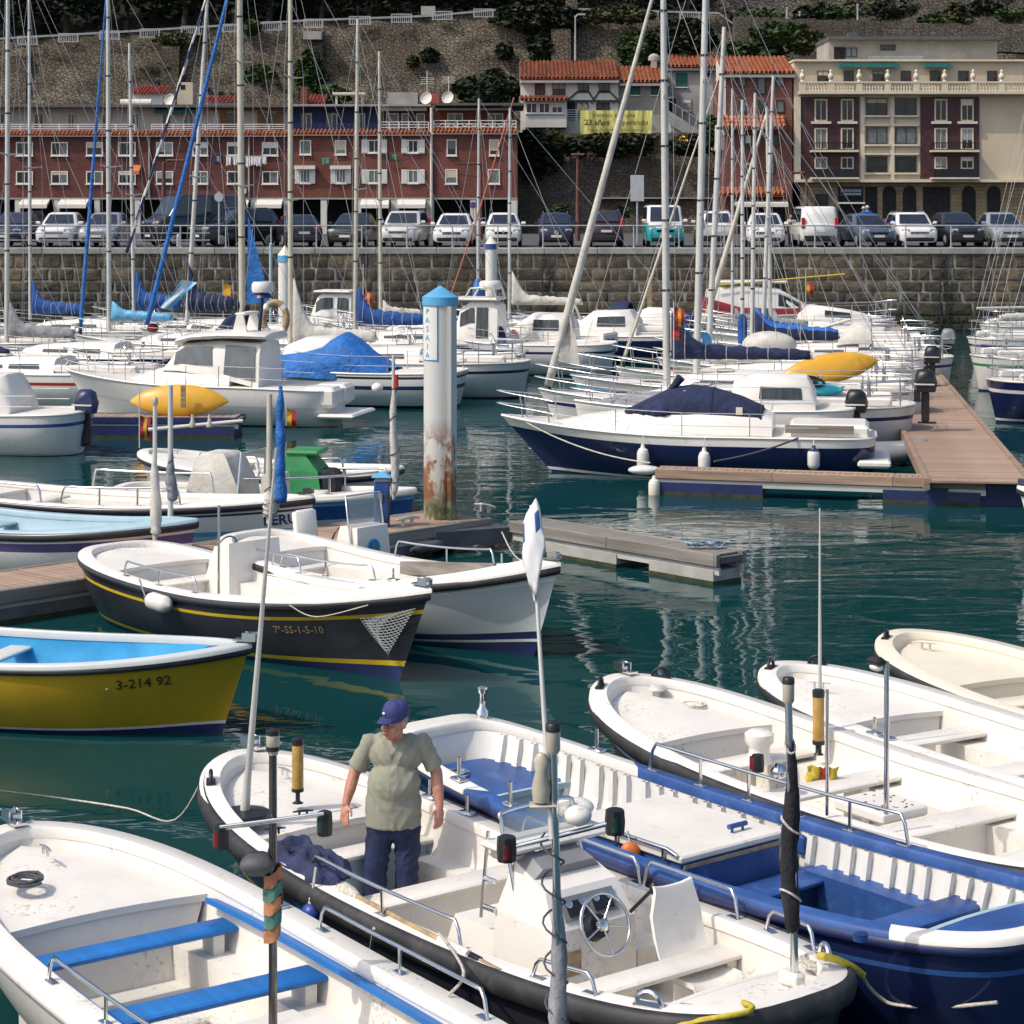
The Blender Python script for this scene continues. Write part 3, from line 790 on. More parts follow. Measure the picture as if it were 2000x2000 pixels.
g = MB(); pbox(g, 562, 566, 472, 479, YB, .06, -.03); g.obj("picture_figure", "plaster_old", po)
awning(b1, 437, 449, 485, 499, YB, "awning_orange", .7)
b2 = brick_house("red brick house with white shutters and blue attic, middle of the brick row", 667.6, 879, 435.5, "brick_red", None, None)
for x0, x1 in ((685, 702), (737, 754)):
 window(b2, x0, x1, 448, 469.5, YB, pane="curtain_glass", mull=0)
for x0, x1 in ((786.5, 805), (845.5, 861)):
 for (y0, y1) in ((447.5, 467), (492, 512)): window(b2, x0, x1, y0, y1, YB, pane="window_glass" if y0 < 470 else "curtain_glass", shut=("white_paint", 9.5))
for x0, x1 in ((685.5, 700.5), (738.5, 753.5)):
 window(b2, x0, x1, 491, 512, YB, pane="curtain_glass", mull=2, shut=("white_paint", 7.5))
 awning(b2, x0 - 8, x1 + 8, 486, 491, YB, "awning_white", .5)
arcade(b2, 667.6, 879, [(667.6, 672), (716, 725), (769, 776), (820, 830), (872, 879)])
awning(b2, 776, 818, 536, 549); awning(b2, 830, 872, 536, 549)
g = MB(); wall_box(g, 667.6, 803, 399, 435.5, YB + 2.4, 6); g.obj("attic_wall", "attic_blue", b2)
g = MB(); wall_box(g, 803.5, 879, 399, 435.5, YB + 2.4, 6); g.obj("attic_wall", "attic_plum", b2)
g = MB(); pbox(g, 669, 879, 394, 397, YB, -.6, 9); g.obj("roof_slab", "slab_grey", b2)
for x0, x1 in ((694, 703), (732, 741), (773, 782), (813, 832), (836, 847), (858, 871)):
 window(b2, x0, x1, 408, 431, YB + 2.4, pane="curtain_glass" if x0 > 800 else "window_glass", sill=False, door=True, mull=0)
for x0, x1 in ((687, 693.4), (724, 731.4)):
 g = MB(); pbox(g, x0, x1, 408, 430, YB + 2.4, .1, -.006); g.obj("attic_shutter", "curtain_glass", b2)
awning(b2, 806, 874, 400.5, 404.5, YB + 2.4, "awning_white", .9)
railing(b2, 672, 800, 424, 433, YB + .5, "navy_paint", posts=7); railing(b2, 803, 876, 421, 433, YB + .5, posts=6)
g = MB(); wall_box(g, 686, 696, 374, 395, YB + 5, 1.2); g.obj("chimney", "brick_red", b2)
g = MB(); wall_box(g, 688, 690.5, 369, 374, YB + 5.3, .3); wall_box(g, 692, 694.5, 369, 374, YB + 5.3, .3); g.obj("chimney_pot", "roof_red", b2)
g = MB(); tiles(g, 694, 722, 381, 394, YB + 9, YB + 6, .26, .09); g.obj("tile_roof", "roof_red", b2, 60)
g = MB(); pbox(g, 735, 783, 378, 381, YB + 6, 1, 1); pbox(g, 776, 780, 381, 395, YB + 6, .1, .1); pbox(g, 738, 741, 381, 395, YB + 6, .1, .1); g.obj("roof_shelter", "plaster_white", b2)
g = MB(); wall_box(g, 815, 860, 377, 395, YB + 7, 2); g.obj("roof_hut", "plaster_old", b2)
g = MB(); wall_box(g, 863, 892, 378, 394, YB + 8, 2); g.obj("roof_hut", "roof_red", b2)
for x, y in ((874, 387), (906, 386)):
 a = P(x, y, YB + 3)
 g=MB();g.lathe([(0.02, .0), (.3, .08), (.45, .22), (.42, .2), (.28, .06), (.02, -.02)], 16, a, (-.4, -1, .3)); g.tube([a + V((0, .1, -.5)), a + V((0, .1, 2.0 if x < 900 else 1.6))], .03, 6)
 for q in range(4): g.tube([a + V((-.45, .1, 1.1 + q * .14)), a + V((.45, .1, 1.1 + q * .14))], .018, 5)
 g.obj("satellite_dish", "plaster_white", b2)
g = MB(); a, c = P(880.5, 400, YB), P(880.5, 592, YB); g.tube([(a.x, YB - .12, a.z), (c.x, YB - .12, c.z)], .1, 8); g.obj("drainpipe", "plaster_white", b2)
b3 = brick_house("red brick house with plain single windows, at the right end of the brick row", 881.5, 1008, 433.5, "brick_red", None, None)
for x0, x1 in ((903, 918), (966, 981)): window(b3, x0, x1, 447, 471, YB, pane="curtain_glass", mull=0); g = MB()
for x0, x1 in ((904.5, 916.5), (967.5, 979.5)):
 g = MB(); pbox(g, x0, x1, 461, 468.5, YB, .045, -.031); g.obj("open_pane", "window_glass", b3)
for x0, x1 in ((901, 919), (964, 982)): window(b3, x0, x1, 491, 513, YB, pane="curtain_glass", mull=0)
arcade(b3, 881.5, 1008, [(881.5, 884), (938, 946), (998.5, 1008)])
g = MB(); wall_box(g, 884, 1003, 399, 433.5, YB + 2.2, 6); g.obj("attic_wall", "brick_red", b3)
g = MB(); pbox(g, 884, 1018, 393, 396.5, YB, .2, 9); g.obj("roof_slab", "slab_dark", b3)
for x0, x1 in ((904, 927), (964, 987)): window(b3, x0, x1, 408, 430, YB + 2.2, pane=["curtain_glass", "window_glass"], sill=False, door=True)
g = MB(); pbox(g, 888, 1000, 401, 404, YB + 2.2, .6, -.01); g.obj("blind_box", "plaster_white", b3)
railing(b3, 884, 1006, 419, 433, YB + .1, posts=8, bars=3)
g = MB()
for k in range(9):
 for d in (-1, 1):
  a = P(890 + k * 13.4, 428, YB + .1); c = P(890 + k * 13.4 + 5.5 * d, 424, YB + .1)
  g.tube([(a.x, YB + .1, a.z), (c.x, YB + .1, c.z)], .03, 5)
g.obj("balustrade_cross", "white_paint", b3)
def cloth(x, y, wpx, hpx, m, label, Y=YB - .35, group="white laundry on the line"):
 a = P(x, y, Y); wm, hm = wpx * Y / F, hpx * Y / F
 rr = random.Random(int(x * 10))
 rows = []
 for i in range(6):
  k = i / 5
  rows.append([(a.x + wm * (j / 6 - .5) * (1 - .15 * k) + rr.uniform(-.01, .01), Y + .05 * math.sin(j * 1.7 + k * 2 + x) * k, a.z - hm * k * (1 + .08 * math.sin(j + x))) for j in range(7)])
 rows2 = [[(p[0], p[1] + .02, p[2]) for p in r_] for r_ in rows]
 g=MB();g.grid(rows); g.grid(rows2)
 o = g.obj("laundry", m, None, 180); tag(o, label, "laundry", group)
g = MB(); a, c = P(572, 471.3, YB - .35), P(640, 471, YB - .35); g.tube(sag(a, c, .05), .015, 5)
for q in (a, c): g.tube([(q.x, YB - .35, q.z), (q.x, YB, q.z)], .02, 5)
solid(g, "washing_line", "steel_paint", "thin washing line between windows of the dark brick house", "washing line")
for k, (x, h_) in enumerate(((579.5, 14), (589, 13), (608, 16), (616, 13), (624, 15), (632, 12))):
 cloth(x, 471.4, 7.6, h_, "cloth_white", "white towel on the washing line, " + ("leftmost", "second from the left", "third from the left", "fourth from the left", "fifth from the left", "rightmost")[k])
cloth(723, 474, 11, 9, "cloth_green", "small green cloth hung below the left windows of the middle brick house", group="cloths hung out of windows")
cloth(815, 469, 9, 9, "cloth_dark", "black cloth hung below a shuttered window of the middle brick house, left one", group="cloths hung out of windows")
cloth(826, 469, 8, 7, "cloth_green", "dark teal cloth hung beside a black one below a shuttered window", group="cloths hung out of windows")
# ------------------------------------------------------------------ low retaining wall, white timbered house, stone house
lw = thing("terrace_wall", "rough rubble stone wall of the terrace behind the cars, right of the brick row", "wall", (0, 0, 0))
rr = random.Random(3)
rows = []
for i in range(12):
 y = 437 + (592 - 437) * i / 11
 rows.append([P(1004 + j * 8, y, 156 - i * .12 + rr.uniform(-.12, .12)) for j in range(40)])
g=MB();g.grid(rows); g.obj("rubble_face", "rubble_low", lw, 180)
g = MB(); a, c = P(1004, 437, 156.3), P(1318, 437, 156.3); g.bb((a.x, 156.2, a.z - .6), (c.x, 177, a.z)); g.obj("terrace_top", "hill_soil", lw)
g = MB(); pbox(g, 1125, 1300, 533, 535, 155, .5, .2); g.obj("stone_ledge", "slab_grey", lw)
YH_ = 162.0
wh = thing("timbered_house", "white timbered house with a long mossy orange tile roof behind the banner", "house")
g = MB(); wall_box(g, 1013, 1158, 354, 437, YH_, 7); g.obj("wall", "plaster_white", wh)
g = MB(); wall_box(g, 1158.3, 1232, 358, 437, YH_ + .6, 6); g.obj("wall", "plaster_old", wh)
g = MB(); wall_box(g, 1020, 1081, 388, 429, YH_ - 1.6, 1.59); g.obj("porch_wall", "plaster_white", wh)
g = MB(); tiles(g, 1011, 1083, 383, 389, YH_ - .05, YH_ - 2.1, .3, .11); g.obj("porch_roof", "roof_tile_old", wh, 60)
g = MB(); tiles(g, 1011, 1160, 331, 357, YH_ + 5, YH_ - .8, .3, .11); g.obj("roof", "roof_tile_old", wh, 60)
g = MB(); roof_block(g, 1012, 1159, 331, 357.5, YH_ + 5, YH_ - .7); g.obj("roof_body", "plaster_white", wh)
g = MB(); tiles(g, 1160, 1234, 339, 361.5, YH_ + 5, YH_ - .3, .3, .11); g.obj("roof", "roof_tile", wh, 60)
g = MB(); roof_block(g, 1160, 1233, 339, 362, YH_ + 5, YH_ - .2); g.obj("roof_body", "plaster_white", wh)
for x0, x1, y0, y1, pm in ((1034, 1049, 360, 381, "shutter_brown"), (1060, 1079, 360, 381, "shutter_brown"), (1098, 1114, 359.5, 375, "window_glass"), (1129, 1145, 359.5, 375, "window_glass"), (1125, 1145, 392, 403, "shutter_brown"), (1095, 1113, 392, 417, "shutter_brown")):
 window(wh, x0, x1, y0, y1, YH_, "timber_black", pm, fw=1, sill=False)
window(wh, 1082, 1094, 391, 418, YH_, "timber_black", "interior_dark", fw=.8, mull=0, door=True)
for x0, x1 in ((1021, 1037), (1040, 1056), (1059, 1075)): window(wh, x0, x1, 393, 408, YH_ - 1.6, "white_paint", "shutter_brown", fw=1, sill=True)
for x0, x1 in ((1176, 1190), (1206, 1218)): window(wh, x0, x1, 364, 381, YH_ + .6, "shutter_green", "shutter_green", fw=1)
for pts in (((1083, 388), (1097, 376)), ((1114, 376), (1121, 388)), ((1121, 388), (1129, 376)), ((1145, 376), (1157, 388)), ((1082, 389.5), (1159, 389.5)), ((1097, 376.4), (1115, 376.4)), ((1128, 376.4), (1146, 376.4))):
 a, c = P(*pts[0], YH_ - .06), P(*pts[1], YH_ - .06)
 g=MB();g.tube([a, c], .06, 6); g.obj("timber_beam", "timber_black", wh)
g = MB()
for k in range(10):
 a = P(1086 + k * 8, 389.5, YH_); g.box((a.x, YH_ - .15, a.z - .1), (.12, .3, .2))
g.obj("beam_ends", "timber_black", wh)
g = MB(); wall_box(g, 1207, 1215, 329, 341, YH_ + 4, .8); a = P(1211, 330, YH_ + 4.4); g.lathe([(.45, 0), (.45, .3), (.25, .5), (.05, .55)], 12, a); g.obj("chimney", "plaster_old", wh)
railing(wh, 1082, 1125, 403, 420, YH_ - 1.4, "steel_paint", 5, 4, "terrace_railing")
bn = thing("banner", "yellow cloth banner with black lettering hung in front of the white timbered house", "banner")
rows = []
for i in range(5):
 rows.append([P(1101.5 + 106.5 * j / 40, 404 + 35 * i / 4, 155.2 + .05 * math.sin(j * .9) + .04 * math.sin(j * 2.3 + i)) for j in range(41)])
g=MB();g.grid(rows); g.grid([[V(p) + V((0, .03, 0)) for p in r_] for r_ in rows]); g.obj("banner_cloth", "banner_yellow", bn, 180)
k = 155.05 / F
def btxt(t, x, y, size, bold=0.0):
 text("lettering", t, size * k, "black_ink", bn, frame(P(x, y, 155.05), (1, 0, 0), (0, 0, 1)), .003, bold=bold)
btxt("Vivimos en ruina", 1151, 411, 9.5); btxt("23 años", 1126, 422, 12, .010); btxt("esperando", 1178, 422, 11.5, .002)
btxt("LEGALIZAZIO JUSTIZIA EGUZKIRA", 1155, 433.5, 5.2)
YS = 164.0
st = thing("stone_house", "old grey house with one green shutter and an orange roof above the outside stairs", "house")
g = MB(); wall_box(g, 1232.5, 1312, 336, 437, YS, 6); g.obj("wall", "plaster_old", st)
g = MB(); tiles(g, 1230, 1308, 321, 339, YS + 5, YS - .5, .3, .11); g.obj("roof", "roof_tile", st, 60)
g = MB(); roof_block(g, 1231, 1307, 321, 339.5, YS + 5, YS - .4); g.obj("roof_body", "plaster_old", st)
window(st, 1243, 1260, 348, 369, YS, "shutter_green", "shutter_green", fw=1)
window(st, 1233.5, 1243, 386, 412, YS, "timber_black", "interior_dark", fw=.6, mull=0, door=True)
window(st, 1252, 1266, 386, 404, YS, "slab_grey", "plaster_old", fw=.8, mull=0)
window(st, 1288, 1296, 348, 353, YS, "timber_black", "interior_dark", fw=.5, mull=0, sill=False)
stairs = thing("stone_stairs", "grey outside stairs with a sloping parapet descending right from the stone house", "stairs")
for k in range(14):
 a = P(1236 + k * 4.3, 412 + k * 2.75, 157); c = P(1236 + (k + 1) * 4.3, 412 + k * 2.75, 157)
 g=MB();g.bb((a.x, 157, a.z - 1.2), (c.x, 160, a.z)); g.obj("step", "concrete", stairs)
a, c = P(1232, 409, 156.8), P(1295, 449, 156.8)
g=MB();g.prism([(a.x, 156.8, a.z + .25), (c.x, 156.8, c.z + .25), (c.x, 156.8, c.z - .7), (a.x, 156.8, a.z - .7)], (0, .18, 0)); g.obj("parapet", "slab_grey", stairs)
g=MB();g.tube([(a.x, 156.9, a.z + 1.0), (c.x, 156.9, c.z + 1.0)], .035, 6)
for q in range(7):
 p = a.lerp(c, q / 6); g.tube([(p.x, 156.9, p.z + .2), (p.x, 156.9, p.z + 1.0)], .03, 6)
g.obj("handrail", "steel_paint", stairs)
# ------------------------------------------------------------------ tall brick house
tb = thing("tall_brick_house", "narrow tall brown brick house with orange tiled canopies, left of the cream building", "house")
g = MB(); wall_box(g, 1316, 1416, 347, 592, YB, 9); g.obj("wall", "brick_brown", tb)
g = MB(); pbox(g, 1314, 1317.5, 349, 440, YB, .05, .3); g.obj("corner_trim", "plaster_white", tb)
g = MB(); tiles(g, 1313, 1421, 324.5, 348.5, YB + 5, YB - .6, .3, .11); g.obj("roof", "roof_tile", tb, 60)
g = MB(); roof_block(g, 1314, 1420, 324.5, 349, YB + 5, YB - .5); g.obj("roof_body", "plaster_white", tb)
for x0, x1, y0, y1 in ((1336, 1347, 353, 368), (1364, 1376, 352, 380), (1392, 1404, 353, 368), (1336, 1347, 389, 407), (1365, 1376, 389, 407), (1392, 1404, 389, 407), (1345, 1356, 440, 458), (1385, 1396, 440, 458), (1345, 1356, 480, 498), (1378, 1390, 480, 498), (1345, 1352, 505, 517), (1378, 1386, 505, 517)):
 window(tb, x0, x1, y0, y1, YB, "dark_metal", "window_glass" if x0 % 2 else "curtain_glass", mull=0, fw=1.2, sill=False)
for (x0, x1, y0, y1) in ((1312, 1408, 412, 429), (1307, 1407, 519, 529)):
 g = MB(); tiles(g, x0, x1, y0, y1, YB - .02, YB - 1.3, .28, .10); roof_block(g, x0 + 1, x1 - 1, y0, y1 + .3, YB - .02, YB - 1.2, .05); g.obj("tile_canopy", "roof_tile", tb, 60)
awning(tb, 1329, 1406, 536, 547, YB, "awning_white", 1.6)
g = MB(); pbox(g, 1335, 1405, 549, 592, YB, .03, -.006); g.obj("shop_front", "interior_dark", tb)
an = thing("side_annex", "small white annex with narrow windows squeezed left of the tall brick house", "house")
g = MB(); wall_box(g, 1305, 1315.5, 425, 462, YB + 1, 5); g.obj("wall", "plaster_white", an)
for x0 in (1306.5, 1311): window(an, x0, x0 + 3, 437, 462, YB + 1, "white_paint", "window_glass", mull=0, fw=.5, sill=False)
# ------------------------------------------------------------------ cream apartment building at the right
cb = thing("cream_building", "cream apartment building with a balustrade and burgundy bays, right of the brick houses", "apartment block")
X1 = 1760
g = MB(); wall_box(g, 1418.5, X1, 331, 508, YB, 10); g.obj("wall", "plaster_cream", cb)
g = MB(); wall_box(g, 1428, X1, 508, 592, YB + .4, 9); g.obj("ground_floor_wall", "stone_tan", cb)
g = MB(); pbox(g, 1417, X1, 328.5, 331.5, YB, .35, 10); g.obj("cornice", "trim_cream", cb)
g = MB(); pbox(g, 1424, X1, 376, 380.5, YB, 1.0, -.006); g.obj("balcony_slab", "trim_cream", cb)
g = MB(); pbox(g, 1424, X1, 362, 364.5, YB, 1.0, -.75); g.obj("balustrade_rail", "trim_cream", cb)
for x0 in [1424 + 42 * k for k in range(8)]:
 g = MB(); pbox(g, x0, x0 + 9, 364.5, 376, YB, .97, -.72); a = P(x0 + 4.5, 362, YB); g.lathe([(.16, 0), (.10, .1), (.2, .3), (.2, .4), (.08, .62), (.12, .7), (.02, .85)], 10, (a.x, YB - .86, a.z)); g.obj("pedestal", "trim_cream", cb)
 for q in range(7):
  a = P(x0 + 11.6 + q * 4.3, 376, YB)
  g=MB();g.lathe([(.07, 0), (.05, .08), (.085, .22), (.05, .42), (.07, .54)], 8, (a.x, YB - .86, a.z)); g.obj("baluster", "trim_cream", cb)
for x0, x1 in ((1453, 1470), (1492, 1507), (1535, 1552), (1577, 1592), (1620, 1636), (1662, 1678), (1705, 1720)): window(cb, x0, x1, 345, 362, YB, "shutter_brown", "window_glass", fw=1, sill=False)
for x0, x1 in ((1484, 1518), (1524, 1572), (1610, 1650)): awning(cb, x0, x1, 336, 340, YB, "awning_teal", .7)
def bay(x0):
 g = MB(); pbox(g, x0, x0 + 87, 384, 505, YB, .10, -.006); g.obj("burgundy_bay", "burgundy_tile", cb)
 for k, xx in enumerate((x0 + 21, x0 + 60)):
  for (y0, y1, pm) in ((387, 420, "window_glass"), (430, 462, "curtain_glass" if k == 0 else "window_glass"), (473, 491, "curtain_glass" if k == 0 else "window_glass")):
   window(cb, xx, xx + 19, y0, y1, YB - .1, "trim_cream", pm, fw=2.0, sill=False)
  g = MB(); pbox(g, xx - 5, xx + 24, 420.3, 424, YB - .1, .3, -.006); g.obj("ledge", "trim_cream", cb)
 g = MB(); pbox(g, x0 + 14, x0 + 84, 463, 466, YB - .1, .9, -.006); g.obj("ledge", "trim_cream", cb)
 railing(cb, x0 + 16, x0 + 82, 452, 463, YB - .95, "iron", posts=5, vertical=True)
 g = MB(); pbox(g, x0 + 14, x0 + 84, 503.5, 506, YB - .1, 1.0, -.006); g.obj("ledge", "trim_cream", cb)
 g = MB(); pbox(g, x0 + 16, x0 + 82, 491, 503.4, YB - .1, .95, -.90); g.obj("balcony_front", "iron", cb)
bay(1428); bay(1606)
def white_bay(x0):
 for xx in (x0 + 10, x0 + 53):
  for (y0, y1, pm) in ((386, 411, "window_glass"), (429, 454, "curtain_glass"), (472, 496, "window_glass")):
   window(cb, xx, xx + 31, y0, y1, YB, "dark_metal", pm, fw=1.2, sill=False)
   g = MB(); pbox(g, xx - 3, xx + 34, y1 + .2, y1 + 3, YB, .25, -.006); pbox(g, xx - 3, xx + 34, y0 - 4.5, y0 - 2, YB, .2, -.006); g.obj("window_moulding", "trim_cream", cb)
 for xx in (x0 + 1, x0 + 45):
  g = MB(); pbox(g, xx, xx + 6, 382, 507, YB, .14, -.006); g.obj("pilaster", "trim_cream", cb)
white_bay(1516)
g = MB(); pbox(g, 1420, 1428, 384, 508, YB, .2, -.006); g.obj("pilaster", "trim_cream", cb)
g = MB(); pbox(g, 1419, X1, 506.3, 510.5, YB, .45, -.006); g.obj("string_course", "trim_cream", cb)
for x0, x1, y0, y1, pm in ((1450, 1469, 528, 545, "window_glass"), (1484, 1521, 517, 592, "interior_dark"), (1524, 1542, 517, 592, "interior_dark"), (1610, 1650, 517, 592, "interior_dark")):
 window(cb, x0, x1, y0, y1, YB + .4, "iron", pm, fw=1.2, sill=False, mull=0, door=y1 > 560)
g = MB(); pbox(g, 1486, 1519, 519, 531, YB + .4, .14, -.08); so = g.obj("shop_sign", "navy_paint", cb)
g = MB(); rr = random.Random(2)
for q in range(2):
 x = 1493
 while x < 1516:
  ww = rr.uniform(1.2, 3.2); pbox(g, x, x + ww, 521.5 + q * 5, 524.5 + q * 5, YB + .4, .16, -.14); x += ww + .8
g.obj("sign_print", "sign_grey", so)
g = MB(); pbox(g, 1487.5, 1491.5, 520, 525, YB + .4, .16, -.14); g.obj("sign_mark", "awning_orange", so)
g = MB(); pbox(g, 1482, 1521, 540, 542.5, YB + .4, .9, -.1); g.obj("shop_canopy", "awning_white", cb)
for x0 in (1550, 1580, 1668, 1705):
 n = 10
 pts = [P(x0, 592, YB + .4), P(x0 + 20, 592, YB + .4)] + [P(x0 + 10 + 10 * math.cos(PI * k / n), 526 - 10 * math.sin(PI * k / n), YB + .4) for k in range(n + 1)]
 g=MB();g.prism([V((p.x, YB + .36, p.z)) for p in pts], (0, .03, 0)); g.obj("arch_door", "interior_dark", cb)
g = MB(); wall_box(g, 1470, X1 - 40, 300, 328.4, YB + 3, 6); g.obj("penthouse_wall", "plaster_old", cb)
g = MB(); pbox(g, 1468, X1 - 38, 295, 300, YB + 3, .8, 6); g.obj("penthouse_roof", "slab_dark", cb)
window(cb, 1478, 1494, 310, 328, YB + 3, "iron", "interior_dark", sill=False, mull=0, fw=.8); window(cb, 1495, 1512, 311, 325, YB + 3, "iron", "curtain_glass", sill=False, fw=.8)
window(cb, 1547, 1569, 307, 315, YB + 3, "iron", "window_glass", sill=False, mull=0, fw=.8)
g = MB(); pbox(g, 1500, 1512, 288, 295, YB + 5, .1, 1); g.obj("roof_vent", "slab_dark", cb)
railing(cb, 1530, 1610, 324, 329, YB + .3, "steel_paint", posts=8, vertical=True)
rh = thing("quay_house", "plain white plastered house with green shutters beyond the right end of the cream building", "house")
g = MB(); wall_box(g, 1762, 2040, 372, 592, YB + .5, 9); g.obj("wall", "plaster_white", rh)
g = MB(); tiles(g, 1760, 2042, 352, 374, YB + 5, YB - .2, .3, .11); g.obj("roof", "roof_tile_old", rh, 60)
g = MB(); roof_block(g, 1761, 2041, 352, 374.5, YB + 5, YB - .1); g.obj("roof_body", "plaster_white", rh)
for x0 in (1785, 1840, 1895, 1950):
 for y0 in (390, 432, 474): window(rh, x0, x0 + 17, y0, y0 + 25, YB + .5, "white_paint", "window_glass", shut=("shutter_green", 8))
g = MB(); pbox(g, 1770, 2040, 530, 592, YB + .5, .03, -.006); g.obj("shop_front", "interior_dark", rh)
for x0 in (1770, 1838, 1906, 1974):
 g = MB(); pbox(g, x0, x0 + 9, 528, 592, YB + .5, .3, -.04); g.obj("pillar", "plaster_white", rh)
# ------------------------------------------------------------------ big retaining wall on the hillside
YC = 174.0
up = thing("hillside_wall", "tall old rubble retaining wall with buttresses above the houses, weeds growing on it", "wall")
TOP = [(-80, 312), (200, 298), (430, 285), (690, 269), (880, 262), (975, 253), (1100, 252), (1310, 258), (1330, 275)]
def top_y(x):
 for (a, ya), (c, yc) in zip(TOP, TOP[1:]):
  if a <= x <= c: return ya + (yc - ya) * (x - a) / (c - a)
 return TOP[-1][1]
rows = []
for i in range(22):
 row = []
 for j in range(121):
  x = -80 + 1410 * j / 120
  y = top_y(x) + (450 - top_y(x)) * i / 21
  row.append(P(x, y, YC - i * .13 + ((.45 * noise.noise(V((x * .022, y * .04, 0))) + .3 * noise.noise(V((x * .09, y * .12, 4)))) if i else 0)))
 rows.append(row)
g=MB();g.grid(rows); g.obj("rubble_face", "rubble", up, 180)
g = MB()
g.grid([[P(-80 + 1410 * j / 60, top_y(-80 + 1410 * j / 60), YC - .25) for j in range(61)], [P(-80 + 1410 * j / 60, top_y(-80 + 1410 * j / 60), YC - .25) + V((0, .9, .02)) for j in range(61)]])
g.grid([[P(-80 + 1410 * j / 60, top_y(-80 + 1410 * j / 60) + 3, YC - .25) for j in range(61)], [P(-80 + 1410 * j / 60, top_y(-80 + 1410 * j / 60), YC - .25) for j in range(61)]])
g.obj("wall_cap", "slab_grey", up)
for x0, x1, y0, y1, dp in ((479, 506, 306, 400, 1.6), (692, 719, 290, 400, 1.2), (1058, 1087, 279, 345, 1.8), (250, 278, 318, 400, 1.5), (60, 88, 322, 400, 1.5)):
 a, c = P(x0, y1, YC - dp), P(x1, y0, YC - dp)
 g=MB();g.prism([(a.x, YC - dp - .4, a.z), (a.x, YC - dp, c.z - .3), (a.x, YC, c.z + .5), (a.x, YC, a.z)], (c.x - a.x, 0, 0)); g.obj("buttress", "rubble", up)
g = MB(); pbox(g, 692, 719, 288, 300, YC - 1.0, 1.2, 1); g.obj("buttress_cap", "coping", up)
rails = [(448, 477, 283, 296), (509, 536, 279, 292), (570, 589, 276, 288), (629, 658, 272.5, 285.5), (691, 719, 268.5, 281.5), (758.5, 790, 264.5, 277), (821, 851, 261, 274), (882, 911, 257, 270), (943, 972, 253.5, 266), (1188, 1217, 256, 268), (1249, 1278, 259, 272), (388, 417, 286, 299), (327, 356, 290, 303), (266, 295, 294, 307), (205, 234, 297, 310)]
for (x0, x1, y0, y1) in rails: railing(up, x0, x1, y0, y1, YC - .8, "sign_grey", posts=2, vertical=True, name="parapet_railing")
rr = random.Random(8)
for k in range(16):
 x = rr.uniform(440, 1000); y = rr.uniform(330, 380)
 g = MB(); a = P(x, y, YC - 1.55); g.box(a, (.35, .5, .22)); g.obj("weep_hole", "interior_dark", up)
rows = []
for i in range(20):
 row = []
 for j in range(60):
  x = 1290 + 780 * j / 59
  y = 445 - (445 - 150) * i / 19
  d = 163 + i * 1.25 + (1.5 if i > 10 else 0) + (1.2 if i > 14 else 0) + .5 * math.floor(i / 2.5) - .25 * i + 1.8 * noise.noise(V((x * .02, y * .035, 5))) + .7 * noise.noise(V((x * .07, y * .1, 9)))
  row.append(P(x, y, d))
 rows.append(row)
g=MB();g.grid(rows)
tag(g.obj("rock_slope", "cliff_rock", smooth=180), kind="structure")
g = MB()
for k in range(30):
 a = P(1330 + k * 24, 266 + k * .8, 165.2); c = P(1330 + (k + 1) * 24, 266.5 + (k + 1) * .8, 165.2)
 g.bb((a.x, 164.6, a.z - 2), (c.x - .03, 166.5, a.z + rr.uniform(-.05, .05)))
solid(g, "rock_terrace_wall", "rubble_low", "low dark stone terrace wall crossing the rock slope above the cream building", "wall")
for x, y0, y1 in ((1408, 252, 270), (1513, 247, 273), (1427, 258, 264)):
 a, c = P(x, y1, 164.8), P(x, y0, 164.8); g=MB();g.tube([a, c], .07, 6); g.box(c, (.18, .18, .12))
 solid(g, "marker_post", "steel_paint", {1408: "thin pale post on the rock terrace, left of the penthouse", 1513: "taller pale post on the rock terrace above the penthouse", 1427: "very short pale stub post on the rock terrace"}[x], "post", group="posts on the rock terrace")
g = MB(); wall_box(g, 865, 886, 249, 262, YC + 1, 1.5); solid(g, "stone_hut", "plaster_old", "small pale concrete hut at the top of the hillside wall, left of centre", "hut")
g = MB(); wall_box(g, 1080, 1097, 236, 254, YC + 1, 1.5); solid(g, "gate_pillar", "rubble", "grey stone gate pillar at the top of the hillside wall above the timbered house", "pillar")
# ------------------------------------------------------------------ plants
def ivy(label, cx, cy, rx, ry, Y, n, m, size=.28, depth=.7, cat="ivy", drip=0.0, name="ivy"):
 rnd = random.Random(int(cx * 3 + cy))
 pts = []
 c = P(cx, cy, Y)
 while len(pts) < n:
  u, v = rnd.uniform(-1, 1), rnd.uniform(-1, 1)
  e = u * u + v * v + .5 * noise.noise(V((u * 2.3 + cx, v * 2.3 + cy, 1)))
  if e > .85: continue
  if noise.noise(V((u * 5 + cx, v * 5, cy))) < -.28: continue
  q = max(0, 1 - e)
  pts.append((c.x + u * rx * Y / F, Y - depth * rnd.random() * (q + .2), c.z + v * ry * Y / F - drip * rnd.random() ** 3))
 mb = MB(); leaves(mb, pts, size, rnd)
 return solid(mb, name, m, label, cat)
ivy("dense green ivy column climbing the hillside wall right of the second mast", 702, 350, 26, 38, YC - 1.4, 900, "leaf_mid")
ivy("tuft of ivy spilling over the hillside wall cap near the left masts", 613, 280, 17, 13, YC - .6, 260, "leaf_mid")
ivy("olive weeds below the parapet railings at the far left of the hillside wall", 508, 299, 45, 11, YC - .8, 420, "leaf_olive", .22)
ivy("straggling ivy patch on the wall just left of the dense ivy column", 625, 352, 26, 17, YC - 1.1, 300, "leaf_mid", .24)
ivy("green shrub at the foot of the hillside wall behind the brick chimney", 725, 383, 45, 18, YC - 4, 520, "leaf_mid", .26)
